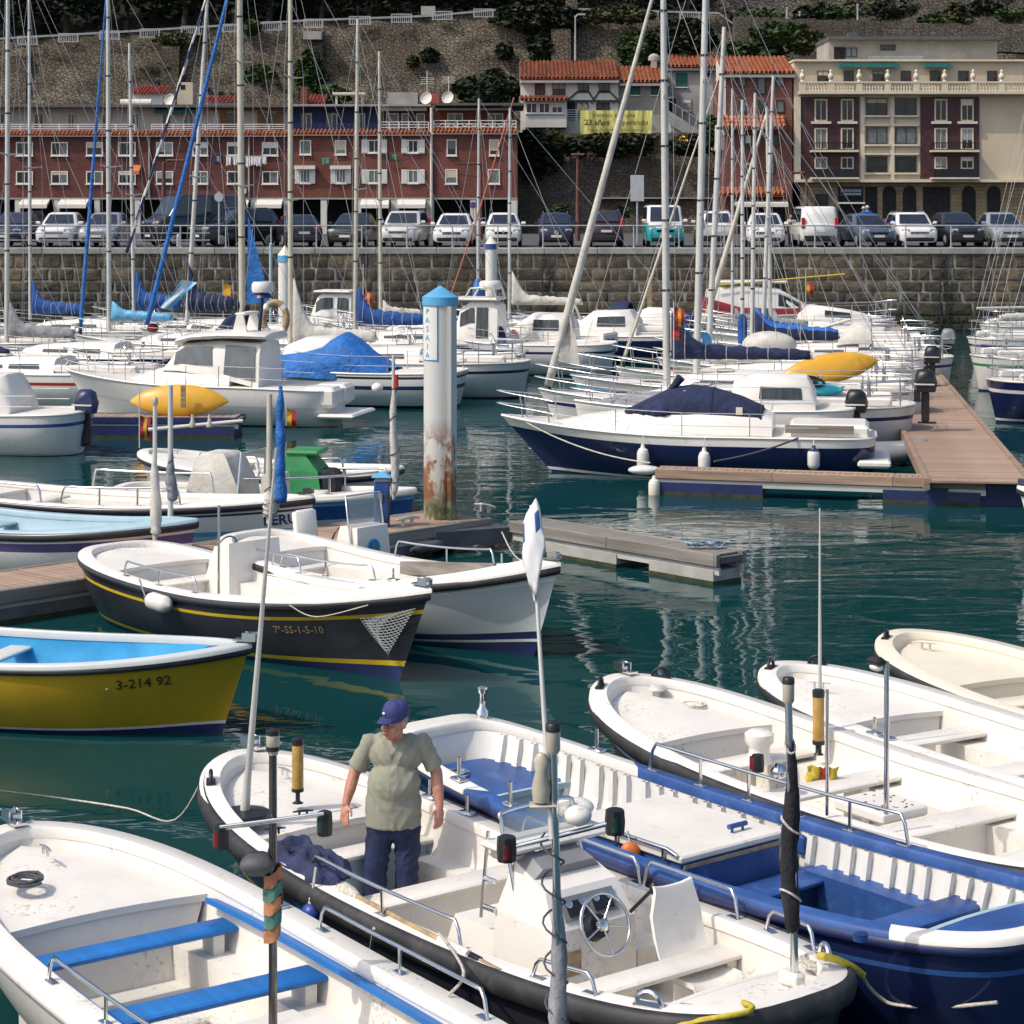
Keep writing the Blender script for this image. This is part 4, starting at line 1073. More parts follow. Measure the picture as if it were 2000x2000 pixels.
ivy("dark ivy clump in the middle of the hillside wall", 878, 322, 15, 12, YC - 1.1, 200, "leaf_dark", .24)
ivy("small dark ivy clump low on the hillside wall left of centre", 853, 331, 10, 9, YC - 1.3, 110, "leaf_dark", .22)
ivy("dark bushy ivy on the wall above the right end of the brick row", 988, 316, 14, 14, YC - 1.3, 220, "leaf_dark", .24)
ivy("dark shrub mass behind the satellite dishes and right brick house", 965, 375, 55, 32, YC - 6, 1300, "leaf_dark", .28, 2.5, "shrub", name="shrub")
ivy("dark ivy hanging over the wall cap above the timbered house", 1040, 268, 75, 22, YC - .8, 1500, "leaf_dark", .26, 1.2)
ivy("sunlit ivy along the wall cap right of the street lamp", 1160, 262, 60, 15, YC - 1, 900, "leaf_olive", .24, 1.2)
ivy("dark creeper in shade beside the tall buttress", 1045, 310, 25, 34, YC - 1.4, 500, "leaf_dark", .26)
ivy("green bush behind the right end of the timbered house roof", 1185, 315, 30, 30, YC - 3.5, 1000, "leaf_mid", .28, 2.5, "bush", name="bush")
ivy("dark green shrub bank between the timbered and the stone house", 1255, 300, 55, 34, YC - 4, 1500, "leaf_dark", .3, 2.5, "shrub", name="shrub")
ivy("bright green shrubs behind the ridge of the tall brick house", 1355, 318, 55, 22, 166, 1000, "leaf_mid", .28, 2.0, "shrub", name="shrub")
ivy("olive bush growing out of the rock slope left of the penthouse", 1430, 300, 35, 22, 165, 420, "leaf_olive", .28, 1.5, "bush", name="bush")
SL = []
rr = random.Random(21)
for k in range(14):
 SL.append((1330 + k * 31 + rr.uniform(-14, 14), rr.uniform(246, 282)))
for k, (x, y) in enumerate(SL):
 w = ("dark", "green", "olive", "brownish")[k % 4]
 i = sum(1 for q in range(k) if q % 4 == k % 4)
 ivy("%s creeper hanging on the rock slope, %s %s one from the left" % (w, ("first", "second", "third", "fourth")[i], w), x, y, rr.uniform(14, 42), rr.uniform(7, 20), 163.5 + (445 - y) / 15.5 * 1.25 - .3, int(rr.uniform(160, 520)), ("leaf_dark", "leaf_mid", "leaf_olive", "leaf_brown")[k % 4], .24, .9, "creeper", 1.8, name="creeper")
ivy("green weeds over the rock terrace above the tall brick house", 1395, 288, 50, 16, 164.5, 420, "leaf_mid", .26, 1.2, "weeds", name="weeds")
ivy("hedge hanging over the terrace wall right below the banner", 1140, 453, 78, 16, 155.2, 2000, "leaf_dark", .22, 1.4, "hedge", .6, name="hedge")
ivy("sunlit top of the clipped hedge along the foot of the banner", 1165, 444, 70, 6, 154.8, 700, "leaf_olive", .18, .7, "hedge", name="hedge")  # paler leaves stand in for sunlight along the hedge top
ivy("big dark creeper covering the corner between brick row and terrace wall", 1040, 462, 40, 34, 154.8, 1600, "leaf_dark", .24, 1.6, "creeper", 1.0, name="creeper")
ivy("brownish dry creeper on the terrace corner under the porch", 1060, 448, 20, 16, 154.0, 350, "leaf_olive", .2, .6, "creeper", name="creeper")
ivy("leafy hedge under the stairs with yellow flowers beside it", 1262, 456, 38, 18, 154.6, 1000, "leaf_dark", .22, 1.2, "hedge", name="hedge")
ivy("green shrub beside the annex at the foot of the stairs", 1297, 435, 16, 24, 154, 500, "leaf_mid", .22, 1.0, "shrub", name="shrub")
ivy("small palm-like bush on the pavement at the foot of the terrace wall", 1072, 553, 14, 12, 148, 200, "leaf_mid", .24, .8, "bush", name="bush")
ivy("low bush at the wall foot behind the dark red car", 1165, 555, 12, 9, 148, 140, "leaf_mid", .22, .8, "bush", name="bush")
rnd = random.Random(4)
mb = MB(); c = P(1253, 446, 153.3); leaves(mb, [(c.x + rnd.uniform(-.35, .35), 153.2 + rnd.uniform(-.2, .2), c.z + rnd.uniform(-.2, .2)) for _ in range(40)], .1, rnd)
solid(mb, "yellow_flowers", "yellow_paint", "clump of yellow flowers on the hedge under the stairs", "flowers")
def tree_parts(k):
 rnd = random.Random(50 + k)
 t = MB(); t.tube([(0, 0, -1.5), (.15, 0, 1.2), (-.1, .1, 3.2), (.1, 0, 5.5)], [.34, .26, .19, .08], 7)
 for a in range(5):
  q = a * 1.3 + k; t.tube([(0, 0, 2.4 + a * .4), (math.cos(q) * 1.4, math.sin(q) * 1.4, 3.6 + a * .4)], [.11, .04], 5)
 cl = [(rnd.uniform(-2.3, 2.3), rnd.uniform(-2.0, 2.0), rnd.uniform(2.2, 7.2), rnd.uniform(1.0, 1.9)) for _ in range(13)]
 pts = []
 for (x, y, z, r) in cl:
  for _ in range(85):
   d = V((rnd.gauss(0, 1), rnd.gauss(0, 1), rnd.gauss(0, .8))).normalized() * r * rnd.uniform(.55, 1.05)
   pts.append((x + d.x, y + d.y, z + d.z))
 c = MB(); leaves(c, pts, .30, rnd)
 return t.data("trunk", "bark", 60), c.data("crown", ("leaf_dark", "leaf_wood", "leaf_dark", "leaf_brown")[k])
TP = [tree_parts(k) for k in range(4)]
rnd = random.Random(12)
spots = []
for r_i, (y, st_, off) in enumerate(((180.0, 4.2, 0), (185.5, 4.6, 2), (192, 5.4, 1))):
 lim = y * 790 / F
 x = -lim + off
 while x < lim:
  px = 1000 + F * x / y
  if r_i < 2 and px > 1290: y2 = y + 8
  else: y2 = y
  spots.append((x + rnd.uniform(-1.2, 1.2), y2 + rnd.uniform(-1.6, 1.6), r_i)); x += st_
for i, (x, y, r_i) in enumerate(spots):
 z = 17.5 + (y - 176) * .62 + 2.5 * noise.noise(V((x * .04, y * .05, 3)))
 t = thing("tree", "dark leafy broadleaf tree in the crowded wood on the hillside above the wall", "tree", (x, y, z - .3), rnd.uniform(0, 6), "trees in the hillside wood")
 s = rnd.uniform(.85, 1.3); t.scale = (s, s, s * rnd.uniform(.9, 1.15))
 tr, cr = TP[i % 4]
 for nm, d in (("trunk", tr), ("crown", cr)):
  o = bpy.data.objects.new(nm, d); COL.objects.link(o); o.parent = t
# ------------------------------------------------------------------ cars on the quay
def paint(name, c, rough=0.25, metal=0.0): mat(name, c, rough, metal, var=0.03, vs=1.5, coat=0.6, dirt=0.1, dirtcol=(.2, .19, .17))
paint("car_black", (0.012, 0.012, 0.015)); paint("car_white", (0.74, 0.73, 0.70)); paint("car_pearl", (0.62, 0.61, 0.57), .22, .15)
paint("car_navy", (0.012, 0.018, 0.055)); paint("car_maroon", (0.045, 0.012, 0.018)); paint("car_teal", (0.02, 0.36, 0.38)); paint("car_slate", (0.10, 0.13, 0.18), .25, .3)
paint("car_charcoal", (0.03, 0.032, 0.036), .25, .3); paint("car_silver", (0.42, 0.43, 0.44), .25, .5)
mat("car_glass", (0.02, 0.028, 0.045), 0.05, var=.2, spec=.8); mat("tyre", (0.016, 0.016, 0.017), 0.85, var=.2); mat("tail_red", (0.42, 0.015, 0.02), 0.2, var=.1)
mat("headlamp", (0.55, 0.56, 0.56), 0.08, 0.3, var=.2, vs=20); mat("plate_white", (0.62, 0.62, 0.60), 0.4, var=.03)
def car(label, x0, x1, ytop, Y, m, kind="hatch", rear=False, rz=0.0, two=None, emblem=None, cat="car", roofm=None, group="cars parked along the quay edge"):
 """x0..x1, ytop: where it shows; Y: distance of its near end"""
 k = F / (Y + .3)
 Wd = min(2.1, (x1 - x0) / k * .95) if not rz else 1.86
 gz = Q
 a = P((x0 + x1) / 2, ytop, Y)
 Ht = a.z - gz
 L = {"hatch": 4.3, "suv": 4.5, "van": 4.4, "sedan": 4.6, "bigvan": 5.2}[kind]
 t = thing("parked_van" if "van" in kind else "parked_car", label, "van" if "van" in kind else cat, ((x0 + x1) / 2 * 0 + a.x, Y + L / 2 + .1, gz), rz + (PI if rear else 0), group)
 hw = Wd / 2
 if kind in ("hatch", "sedan"):
  hood, belt = Ht * .60, Ht * .66; wb, wt, rt, rb_ = -L * .20, -L * .03, L * .26, L * .42
  if kind == "sedan": rt, rb_ = L * .20, L * .33
 elif kind == "suv": hood, belt = Ht * .60, Ht * .66; wb, wt, rt, rb_ = -L * .22, -L * .07, L * .40, L * .47
 else: hood, belt = Ht * .56, Ht * .60; wb, wt, rt, rb_ = -L * .36, -L * .24, L * .46, L * .485
 zlo = .22
 def sec(y, w, zt, zb):
  zm = zb + (zt - zb) * .55
  return [(-w * .80, y, zb), (-w * .97, y, zb + .10), (-w, y, zm), (-w * .985, y, zt - .14), (-w * .88, y, zt - .02), (-w * .4, y, zt + .012), (w * .4, y, zt + .012), (w * .88, y, zt - .02), (w * .985, y, zt - .14), (w, y, zm), (w * .97, y, zb + .10), (w * .80, y, zb)]
 st = [(-L / 2, hw * .80, hood * .80, zlo + .12), (-L / 2 + .10, hw * .93, hood * .90, zlo), (-L / 2 + .35, hw * .99, hood * .95, zlo), (wb - .1, hw, belt * .985, zlo), (wb + .3, hw, belt, zlo), (rb_ - .5, hw, belt * 1.02, zlo), (L / 2 - .12, hw * .96, belt * (1.0 if kind != "sedan" else .98), zlo), (L / 2, hw * .88, belt * .92, zlo + .12)]
 g=MB();g.loft([sec(*q) for q in st], True, True, mif=(lambda i, j: 1 if (two and j in (4, 5, 6)) else 0))
 body = g.obj("body", [m, two] if two else m, t, 50)
 tw = hw * (.70 if kind in ("hatch", "sedan") else .78 if kind == "suv" else .86)
 def ring(z, w, y0, y1):
  r = .12
  return [(-w + r, y0, z), (w - r, y0, z), (w, y0 + r, z), (w, y1 - r, z), (w - r, y1, z), (-w + r, y1, z), (-w, y1 - r, z), (-w, y0 + r, z)]
 g = MB(); zr = Ht - .03
 g.loft([ring(belt - .06, hw * .95, wb - .05, rb_ + .03), ring((belt + zr - .11) / 2, (hw * .95 + tw + .02) / 2, (wb - .05 + wt) / 2, (rb_ + .03 + rt) / 2), ring(zr - .05, tw + .02, wt, rt), ring(zr + .02, tw - .08, wt + .16, rt - .12)], True, True)
 g.obj("roof", two or roofm or m, t, 50)
 def pane(nm, pts, out):
  o = V(out)
  g=MB();g.prism([V(p) + o * .012 for p in pts], o * .02); g.obj(nm, "car_glass", t)
 zb, zt = belt + .01, zr - .09
 def lerp(a_, b_, q): return a_ + (b_ - a_) * q
 def at(z):  # half width, front y, rear y at height z
  q = (z - (belt - .06)) / (zr - .05 - belt + .06)
  q2 = q * 2
  m_ = ((hw * .95 + tw + .02) / 2, (wb - .05 + wt) / 2, (rb_ + .03 + rt) / 2)
  lo, hi = (hw * .95, wb - .05, rb_ + .03), (tw + .02, wt, rt)
  return [lerp(lo[i], m_[i], q2) if q2 < 1 else lerp(m_[i], hi[i], q2 - 1) for i in range(3)]
 w0, f0, r0 = at(zb); w1, f1, r1 = at(zt)
 pane("windscreen", [(-w0 + .14, f0, zb), (w0 - .14, f0, zb), (w1 - .14, f1, zt), (-w1 + .14, f1, zt)], (0, -.85, .5))
 if kind != "van" or not rear: pane("rear_window", [(w0 - .16, r0, zb + .05), (-w0 + .16, r0, zb + .05), (-w1 + .14, r1, zt), (w1 - .14, r1, zt)], (0, 1, .25))
 for s in (-1, 1):
  ends = [(f0 + .22, f1 + .20, -.02, -.02), (.06, .06, None, None)]
  mid = (wt + rt) / 2 - .15
  pane("side_window", [(s * w0, f0 + .25, zb), (s * w0, mid - .05, zb), (s * w1, mid - .05, zt), (s * w1, f1 + .2, zt)][::s], (s, 0, .25))
  if not (kind in ("bigvan",)): pane("side_window", [(s * w0, mid + .05, zb), (s * w0, r0 - .45, zb), (s * w1, r1 - .4, zt), (s * w1, mid + .05, zt)][::s], (s, 0, .25))
  g=MB();g.rbox((s * (hw + .09), wb + .12, belt + .05), (.22, .12, .15), .04); g.obj("mirror", two or m, t)
  g=MB();g.rbox((s * hw * .70, -L / 2 + .10, hood * .80), (hw * .42, .14, .15), .04, rz=s * .32); g.obj("headlight", "headlamp", t)
  g = MB()
  if kind in ("van", "bigvan", "suv"): g.rbox((s * hw * .88, L / 2 - .03, belt * .98), (.16, .12, .52), .03)
  else: g.rbox((s * hw * .70, L / 2 - .03, belt * .84), (hw * .44, .12, .18), .04, rz=-s * .2)
  g.obj("taillight", "tail_red", t)
  for yy in (-L * .32, L * .30):
   wr = .33
   g=MB();g.lathe([(wr - .06, -.10), (wr, -.08), (wr, .08), (wr - .06, .10)], 18, (s * (hw - .10), yy, wr), (1, 0, 0)); wo = g.obj("wheel", "tyre", t, 40)
   g=MB();g.lathe([(.05, .105), (.19, .115), (.22, .10), (.22, .09), (.02, .08)], 14, (s * (hw - .10), yy, wr), (s, 0, 0)); g.obj("rim", "headlamp", wo, 40)
 g=MB();g.rbox((0, -L / 2 + .06, hood * .68), (hw * 1.0, .12, .20), .04); gr = g.obj("grille", "black_plastic", t)
 for q in range(2):
  g=MB();g.box((0, -L / 2 - .005, hood * .68 - .04 + q * .08), (hw * .92, .02, .018)); g.obj("grille_bar", "chrome" if kind in ("suv", "sedan") else "black_plastic", gr)
 if emblem:
  g = MB()
  if emblem == "ring":
   g.lathe([(.075, -.01), (.10, 0), (.075, .01), (.055, 0), (.075, -.01)], 16, (0, -L / 2 - .02, hood * .70), (0, -1, 0))
   for q in range(3): g.box((.033 * math.sin(q * 2.094), -L / 2 - .02, hood * .70 + .033 * math.cos(q * 2.094)), (.02, .014, .085), rot=Matrix.Rotation(q * 2.094, 3, 'Y'))
  else:
   c = V((0, -L / 2 - .02, hood * .72)); pts = [(0, .10), (.062, 0), (0, -.10), (-.062, 0)]
   g.prism([c + V((x, 0, z)) for x, z in pts], (0, -.015, 0))
  g.obj("emblem", "chrome", t)
 g=MB();g.rbox((0, -L / 2 + .05, zlo + .16), (hw * 1.5, .14, .20), .05); g.obj("lower_grille", "black_plastic", t)
 g=MB();g.box((0, -L / 2 - .025, zlo + .30), (.52, .02, .115)); g.obj("number_plate", "plate_white", t)
 g=MB();g.box((0, L / 2 + .012, belt * .66), (.52, .02, .115)); g.obj("number_plate", "plate_white", t)
 g=MB();g.rbox((0, L / 2 - .02, zlo + .20), (hw * 1.7, .16, .26), .05); g.obj("rear_bumper", "black_plastic" if kind in ("van", "suv", "bigvan") else m, t)
 if kind == "suv":
  for s in (-1, 1):
   g=MB();g.tube([(s * (tw - .05), wt + .3, zr + .0), (s * (tw - .05), wt + .4, zr + .07), (s * (tw - .05), rt - .4, zr + .07), (s * (tw - .05), rt - .25, zr)], .025, 6); g.obj("roof_rail", "chrome", t)
 return t
YCAR = 102.3
car("big black van parked at an angle, leftmost vehicle in the frame", 455, 580, 528, YCAR + 1.0, "car_black", "bigvan", rz=R(-52), group=None)
car("black estate car parked at an angle in front of the black van", 535, 625, 550, YCAR + .3, "car_black", "suv", rz=R(-48))
car("dark charcoal hatchback seen from behind with red tail lamps", 645, 705, 558, YCAR, "car_charcoal", "hatch", rear=True, rz=R(14))
car("black saloon with round bright headlamps, right of the charcoal hatchback", 730, 792, 556, YCAR, "car_black", "sedan", rz=R(-8))
car("silver white off-road car with a dark grille, left of the plain white hatchback", 808, 868, 553, YCAR, "car_pearl", "suv", rz=R(-7))
car("low white hatchback with a dark trapezoid grille, in front of the arcade", 885, 942, 556.5, YCAR, "car_white", "hatch", rz=R(-3))
car("white hatchback with a diamond emblem, just behind the rust-topped far pile", 958, 1016, 555.5, YCAR, "car_white", "hatch", emblem="diamond")
car("navy blue off-road car with a chrome grille and ringed star emblem", 1039, 1093, 555.5, YCAR, "car_navy", "suv", emblem="ring")
car("dark maroon tall car seen from behind with high red lamps", 1113, 1168, 552, YCAR, "car_maroon", "suv", rear=True)
car("teal and white two-tone van parked left of the thick mast", 1199, 1258, 544, YCAR, "car_teal", "van", two="car_white", emblem="bar")
car("white off-road car seen from behind between the thick masts", 1279, 1332, 553, YCAR, "car_white", "suv", rear=True)
car("white car half hidden by the cluster of masts, left of the white delivery van", 1354, 1413, 556, YCAR, "car_white", "hatch", rz=R(-6))
car("white delivery van seen from behind with blank rear doors", 1428, 1487, 546, YCAR, "car_white", "van", rear=True)
car("slate blue car with a raked bonnet, right of the white delivery van", 1507, 1567, 557, YCAR, "car_slate", "hatch", rz=R(8))
for x, m, kd, lb in ((385, "car_silver", "hatch", "silver hatchback left of the big black van"), (318, "car_white", "hatch", "white hatchback in the left stretch of quay, beside the silver one"), (250, "car_navy", "suv", "navy off-road car in the left stretch of quay"),
                     (1605, "car_white", "suv", "white off-road car right of the slate blue car"), (1672, "car_black", "hatch", "black hatchback in the right stretch of quay"), (1742, "car_silver", "sedan", "silver saloon in the right stretch of quay")):
 car(lb, x - 29, x + 29, 546 if kd == "van" else 555, YCAR, m, kd, rz=R(random.uniform(-6, 6)))
# ------------------------------------------------------------------ street furniture on the quay
def lamp_post(label, x, ytop, ybot, Y, m="steel_paint", arm=0.0, head=.9, r=.07, grp="street lamps"):
 a, c = P(x, ytop, Y), P(x, ybot, Y)
 t = thing("street_lamp", label, "street lamp", (a.x, Y, c.z), 0, grp)
 h = a.z - c.z
 g=MB();g.tube([(0, 0, 0), (0, 0, h * .3), (0, 0, h)], [r * 1.5, r * 1.2, r * .7], 8); g.obj("pole", m, t, 60)
 g=MB();g.rbox((arm, 0, h + .06), (head, .35, .13), .04); g.obj("lamp_head", m, t)
 if arm: g=MB();g.tube([(0, 0, h - .1), (arm * .5, 0, h + .05), (arm, 0, h + .05)], .05, 6); g.obj("lamp_arm", m, t)
 return t
lamp_post("tall thin grey street lamp behind the ridge of the timbered house", 1094, 263, 345, 170, arm=.45, head=.7)
lamp_post("rust brown street lamp with a flat head in front of the terrace wall", 1097.5, 471, 600, 120, "rust_post", 0, .75, .1)
lamp_post("dark brown street lamp in front of the left brick house, crossed by the blue rope", 483, 480, 600, 106, "rust_post", .6, .9, .11)
lamp_post("dark brown lamp at the right end of the brick row", 954, 484, 600, 125, "rust_post", -.4, .8, .08)
lamp_post("dark brown street lamp before the cream building", 1437, 498, 600, 122, "rust_post", -.5, .8, .08)
def sign(label, x0, x1, y0, y1, ybot, Y, m, round_=False, two=None):
 a, c = P((x0 + x1) / 2, (y0 + y1) / 2, Y), P((x0 + x1) / 2, ybot, Y)
 t = thing("road_sign", label, "sign", (a.x, Y, c.z))
 h = a.z - c.z; w_, hh = (x1 - x0) * Y / F, (y1 - y0) * Y / F
 g=MB();g.tube([(0, .06, 0), (0, .06, h + hh * .5)], .045, 8); g.obj("pole", "steel_paint", t)
 g = MB()
 if round_: g.lathe([(w_ / 2, 0), (w_ / 2, .02)], 20, (0, -.01, h), (0, -1, 0))
 else: g.rbox((0, 0, h), (w_, .04, hh), .03)
 g.obj("sign_panel", m, t)
 return t
sign("large blank grey rectangular sign panel on a pole beside the teal van", 1176, 1196, 500, 539, 602, 102.0, "sign_grey")
sign("round pale grey sign seen from behind in front of the black van", 558, 572, 524, 541, 602, 101.9, "sign_grey", True)
s_ = sign("small purple round sign on the arcade pillar behind the white hatchback", 937, 947, 540, 549, 590, 146, "purple_paint", True)
sign("round pale sign in the arcade behind the charcoal hatchback", 640, 647, 558, 565, 600, 112, "sign_grey", True)
g = MB(); a, c = P(1231, 497, 118), P(1231, 530, 118); g.tube([c, a], .09, 8); t = thing("beach_umbrella", "furled orange umbrella with a white tip, just right of the thick mast", "umbrella"); g.obj("furled_canopy", "awning_orange", t)
g=MB();g.tube([a, a + V((0, 0, .25))], [.07, .02], 6); g.obj("tip", "white_paint", t); g=MB();g.tube([c - V((0, 0, 2.5)), c], .03, 6); g.obj("pole", "steel_paint", t)
for x, lb in ((505, "grey traffic bollard low on the quay edge below the black van"), (527, "dark bollard right of the black van wheel")):
 g = MB(); a = P(x, 606, 101.9); g.lathe([(.10, 0), (.10, .5), (.06, .6)], 10, a); solid(g, "bollard", "steel_paint", lb, "bollard", group="bollards on the quay")
def far_person(label, x, y_top, Y, top_m, leg_m, hat=None, hgt=1.68):
 a = P(x, y_top, Y); z0 = a.z - hgt
 g = MB(); S = hgt / 1.7
 for s in (-1, 1):
  g.cap((s * .09, 0, .06), (s * .09, 0, .80), .055, .085, 8)
  g.cap((s * .21, 0, 1.38), (s * .27, .02, 1.10), .05, .042, 8); g.cap((s * .27, .02, 1.10), (s * .25, -.08, .85), .042, .035, 8)
 g.cap((0, 0, .9), (0, 0, 1.35), .15, .17, 10); g.cap((0, 0, 1.35), (0, 0, 1.52), .06, .055, 8); g.ball((0, -.01, 1.62), (.08, .095, .11), 10, 8)
 p = remesh(g, "person", "skin", .022, None, 2)
 p.location = (a.x, Y, z0); p.scale = (S, S, S)
 tag(p, label, "person")
 g=MB();g.cap((0, 0, .92), (0, 0, 1.36), .165, .18, 10)
 for s in (-1, 1): g.cap((s * .20, 0, 1.39), (s * .265, .02, 1.15), .062, .055, 8)
 remesh(g, "shirt", top_m, .024, p, 2)
 g = MB()
 for s in (-1, 1): g.cap((s * .09, 0, .12), (s * .09, 0, .86), .07, .105, 8)
 g.cap((-.07, 0, .9), (.07, 0, .9), .12, .12, 8); remesh(g, "trousers", leg_m, .024, p, 2)
 g = MB()
 if hat: g.lathe([(.14, -.01), (.14, 0), (.095, .01), (.09, .07), (.05, .10), (.01, .105)], 12, (0, 0, 1.66)); g.obj("hat", hat, p, 60)
 else: g.ball((0, .015, 1.655), (.085, .10, .09), 10, 6); g.obj("hair", "black_ink", p, 60)
 return p
far_person("person in dark clothes standing left of the white delivery van", 1414, 559, 108, "black_canvas", "navy_canvas", hgt=1.6)
far_person("second person in a black top bending beside the white delivery van", 1424.5, 562, 106, "black_canvas", "jeans", hgt=1.5)
far_person("person in a pale hat and dark blue shirt, left of two behind the slate car", 1522, 548, 109, "blue_canvas", "jeans", "lamp_white")
far_person("person in a pale hat and bright blue shirt, right of two behind the slate car", 1527.5, 546.5, 109.6, "bright_blue", "jeans", "lamp_white")
far_person("person in a pink top walking between delivery van and slate blue car", 1502, 559, 112, "skin", "navy_canvas", hgt=1.5)
g = MB(); a = P(1500, 604, 103.5); c = P(1465, 604, 103.5)
def pile(label, x, Y, wpx, ytop, cap_h, capm, conem, bodym, zbot=-.5, group=None):
 a = P(x, ytop, Y); r = wpx * Y / F / 2; H0 = a.z
 t = thing("mooring_pile", label, "pile", (a.x, Y, 0), 0, group)
 ch = cap_h * Y / F
 g=MB();g.lathe([(r, zbot), (r, H0 - ch)], 28); g.obj("shaft", bodym, t, 60)
 g=MB();g.lathe([(r * 1.10, H0 - ch - .02), (r * 1.10, H0 - ch * .62)], 28); cp = g.obj("cap_collar", capm, t, 40)
 g=MB();g.lathe([(r * 1.11, H0 - ch * .62), (.01, H0)], 28); g.obj("cap_cone", conem, cp, 40)
 return t
pile("far white pile with a pale cone and blue collar, near the left masts", 663, 93, 20, 604, 24, "sky_blue", "cream_gel", "white_paint", group="white piles before the quay wall")
pile("far white pile with a stained yellow cone and blue collar, below the white hatchback", 969, 92, 17.5, 590, 19, "blue_paint", "cream_gel", "white_paint", group="white piles before the quay wall")
pile("slim pale blue pile left of the far white pile", 642, 95, 5, 600, 4, "sky_blue", "pale_blue", "pale_blue")
g = MB(); a = P(1204, 652, 95); g.box((a.x, 95, a.z / 2), (.18, .18, a.z)); solid(g, "timber_pile", "wood_tan", "squared timber pile against the quay wall behind the thick mast", "pile")
# ------------------------------------------------------------------ open launches
class Launch:
 def __init__(s, name, label, fit, bands, rub="rubber", gun="white_gel", liner="white_deck", floor="white_deck", floor_z=.12, gw=.15, gwb=.18, rake=.25, srake=.12, rub_r=.05, gunmats=None, cat="boat", group=None, inset=.86):
  s.xc, s.yc, s.a, s.L, s.B, s.gb, s.gs, s.g0, s.pb, s.qb, s.ps, s.qs = fit
  s.um = .45; s.zf = floor_z; s.inset = inset
  s.root = thing(name, label, cat, (s.xc, s.yc, 0), s.a, group)
  s.ca, s.sa = math.cos(s.a), math.sin(s.a)
  n = 52
  s.us = [.5 - .5 * math.cos(PI * i / n) for i in range(n + 1)]
  s.rake, s.srake, s.gw, s.gwb = rake, srake, gw, gwb
  s.zk = -.35
  s._hull(bands)
  s._open(rub, rub_r, gun, gunmats, liner, floor)
 def _hull(s, bands):
  n = 52
  vs_ = sorted(set([0, .1, .2, .3, .4, .5, .6, .7, .8, .9, 1.0] + [b[0] for b in bands] + [min(1.0, b[1]) for b in bands]))
  ms = []
  for b in bands:
   if b[2] not in ms: ms.append(b[2])
  def mi(v):
   for b in bands:
    if b[0] <= v < b[1]: return ms.index(b[2])
   return 0
  g = MB()
  for side in (1, -1):
   rows = [[s.hull(u, side, v) for v in vs_] for u in s.us]
   if side < 0: rows = [r[::-1] for r in rows]
   nv = len(vs_)
   g.loft(rows, closed=False, mif=lambda i, j, sd=side: mi((vs_[j] + vs_[j + 1]) / 2) if sd > 0 else mi((vs_[nv - 1 - j] + vs_[nv - 2 - j]) / 2))
  s.hull_o = g.obj("hull", ms, s.root, 70)
 def _open(s, rub, rub_r, gun, gunmats, liner, floor):
  n = 52
  if rub:
   pts = [s.hull(u, 1, .95) for u in s.us] + [s.hull(u, -1, .95) for u in s.us[::-1][1:-1]]
   pts = [p + s.out(p) * .015 for p in pts]
   g = MB(); rings = []
   for p in pts + pts[:1]:
    o = s.out(p)
    rings.append([p + o * (rub_r * math.cos(q) * .8) + V((0, 0, rub_r * 1.25 * math.sin(q))) for q in [2 * PI * k / 8 for k in range(8)]])
   g.loft(rings, True); g.obj("rubbing_strake", rub, s.root, 70)
  g = MB()
  gm = gunmats or [(0, 1.01, gun)]
  gml = []
  for q in gm:
   if q[2] not in gml: gml.append(q[2])
  def gmi(u):
   for q in gm:
    if q[0] <= u < q[1]: return gml.index(q[2])
   return 0
  loop = [(u, 1) for u in s.us] + [(u, -1) for u in s.us[::-1][1:-1]]
  rings = []
  for u, sd in loop + loop[:1]:
   o, i_ = s.hull(u, sd, 1.0), s.inner(u, sd)
   e = (o - i_).normalized() * .03 if (o - i_).length > 1e-6 else V((0, 0, 0))
   rings.append([o + e + V((0, 0, -.03)), o + e * .8 + V((0, 0, .012)), o + V((0, 0, .028)), i_ + V((0, 0, .028)), i_ - e * .5 + V((0, 0, .01)), i_ - e * .5 + V((0, 0, -.06))])
  g.loft(rings, True, mif=lambda i, j: gmi(loop[i][0])); g.obj("gunwale", gml, s.root, 50)
  g = MB()
  for side in (1, -1):
   rows = [[s.lin(u, side, k) for k in (0, .15, .4, .7, .9, 1.0)] for u in s.us]
   g.loft(rows if side < 0 else [r[::-1] for r in rows], False)
  g.obj("inner_hull", liner, s.root, 70)
  g = MB()
  for i in range(n):
   a, b = s.us[i], s.us[i + 1]
   p = [s.lin(a, 1, 1), s.lin(b, 1, 1), s.lin(b, -1, 1), s.lin(a, -1, 1)]
   g.add(p, [(3, 2, 1, 0)])
  g.obj("floor", floor, s.root)
 def f(s, u):
  if u < s.um: return max(0, 1 - (min(1, (s.um - u) / s.um)) ** s.ps) ** (1 / s.qs)
  return max(0, 1 - (min(1, (u - s.um) / (1 - s.um))) ** s.pb) ** (1 / s.qb)
 def g(s, u):
  return s.g0 + (s.gs * ((s.um - u) / s.um) ** 2 if u < s.um else s.gb * ((u - s.um) / (1 - s.um)) ** 2)
 def hull(s, u, side, v):
  u, v = min(1, max(0, u)), min(1, max(0, v))
  wb = max(0, (u - .45) / .55); ws = max(0, (.45 - u) / .45)
  fl = max(s.f(u), 0) ** (1 + 1.3 * (1 - v) * wb + .8 * (1 - v) * ws)
  mid = (1 - (1 - v) ** 2.4) ** .75 if v > 0 else 0
  flare = v ** .8 * .9 + .1
  k = mid * (1 - .65 * wb) + flare * (.65 * wb)
  x = (u - .5) * s.L - s.rake * (1 - v) * wb ** 1.6 + s.srake * (1 - v) * ws ** 1.6
  return V((x, side * s.B / 2 * fl * k, s.zk + (s.g(u) - s.zk) * v))
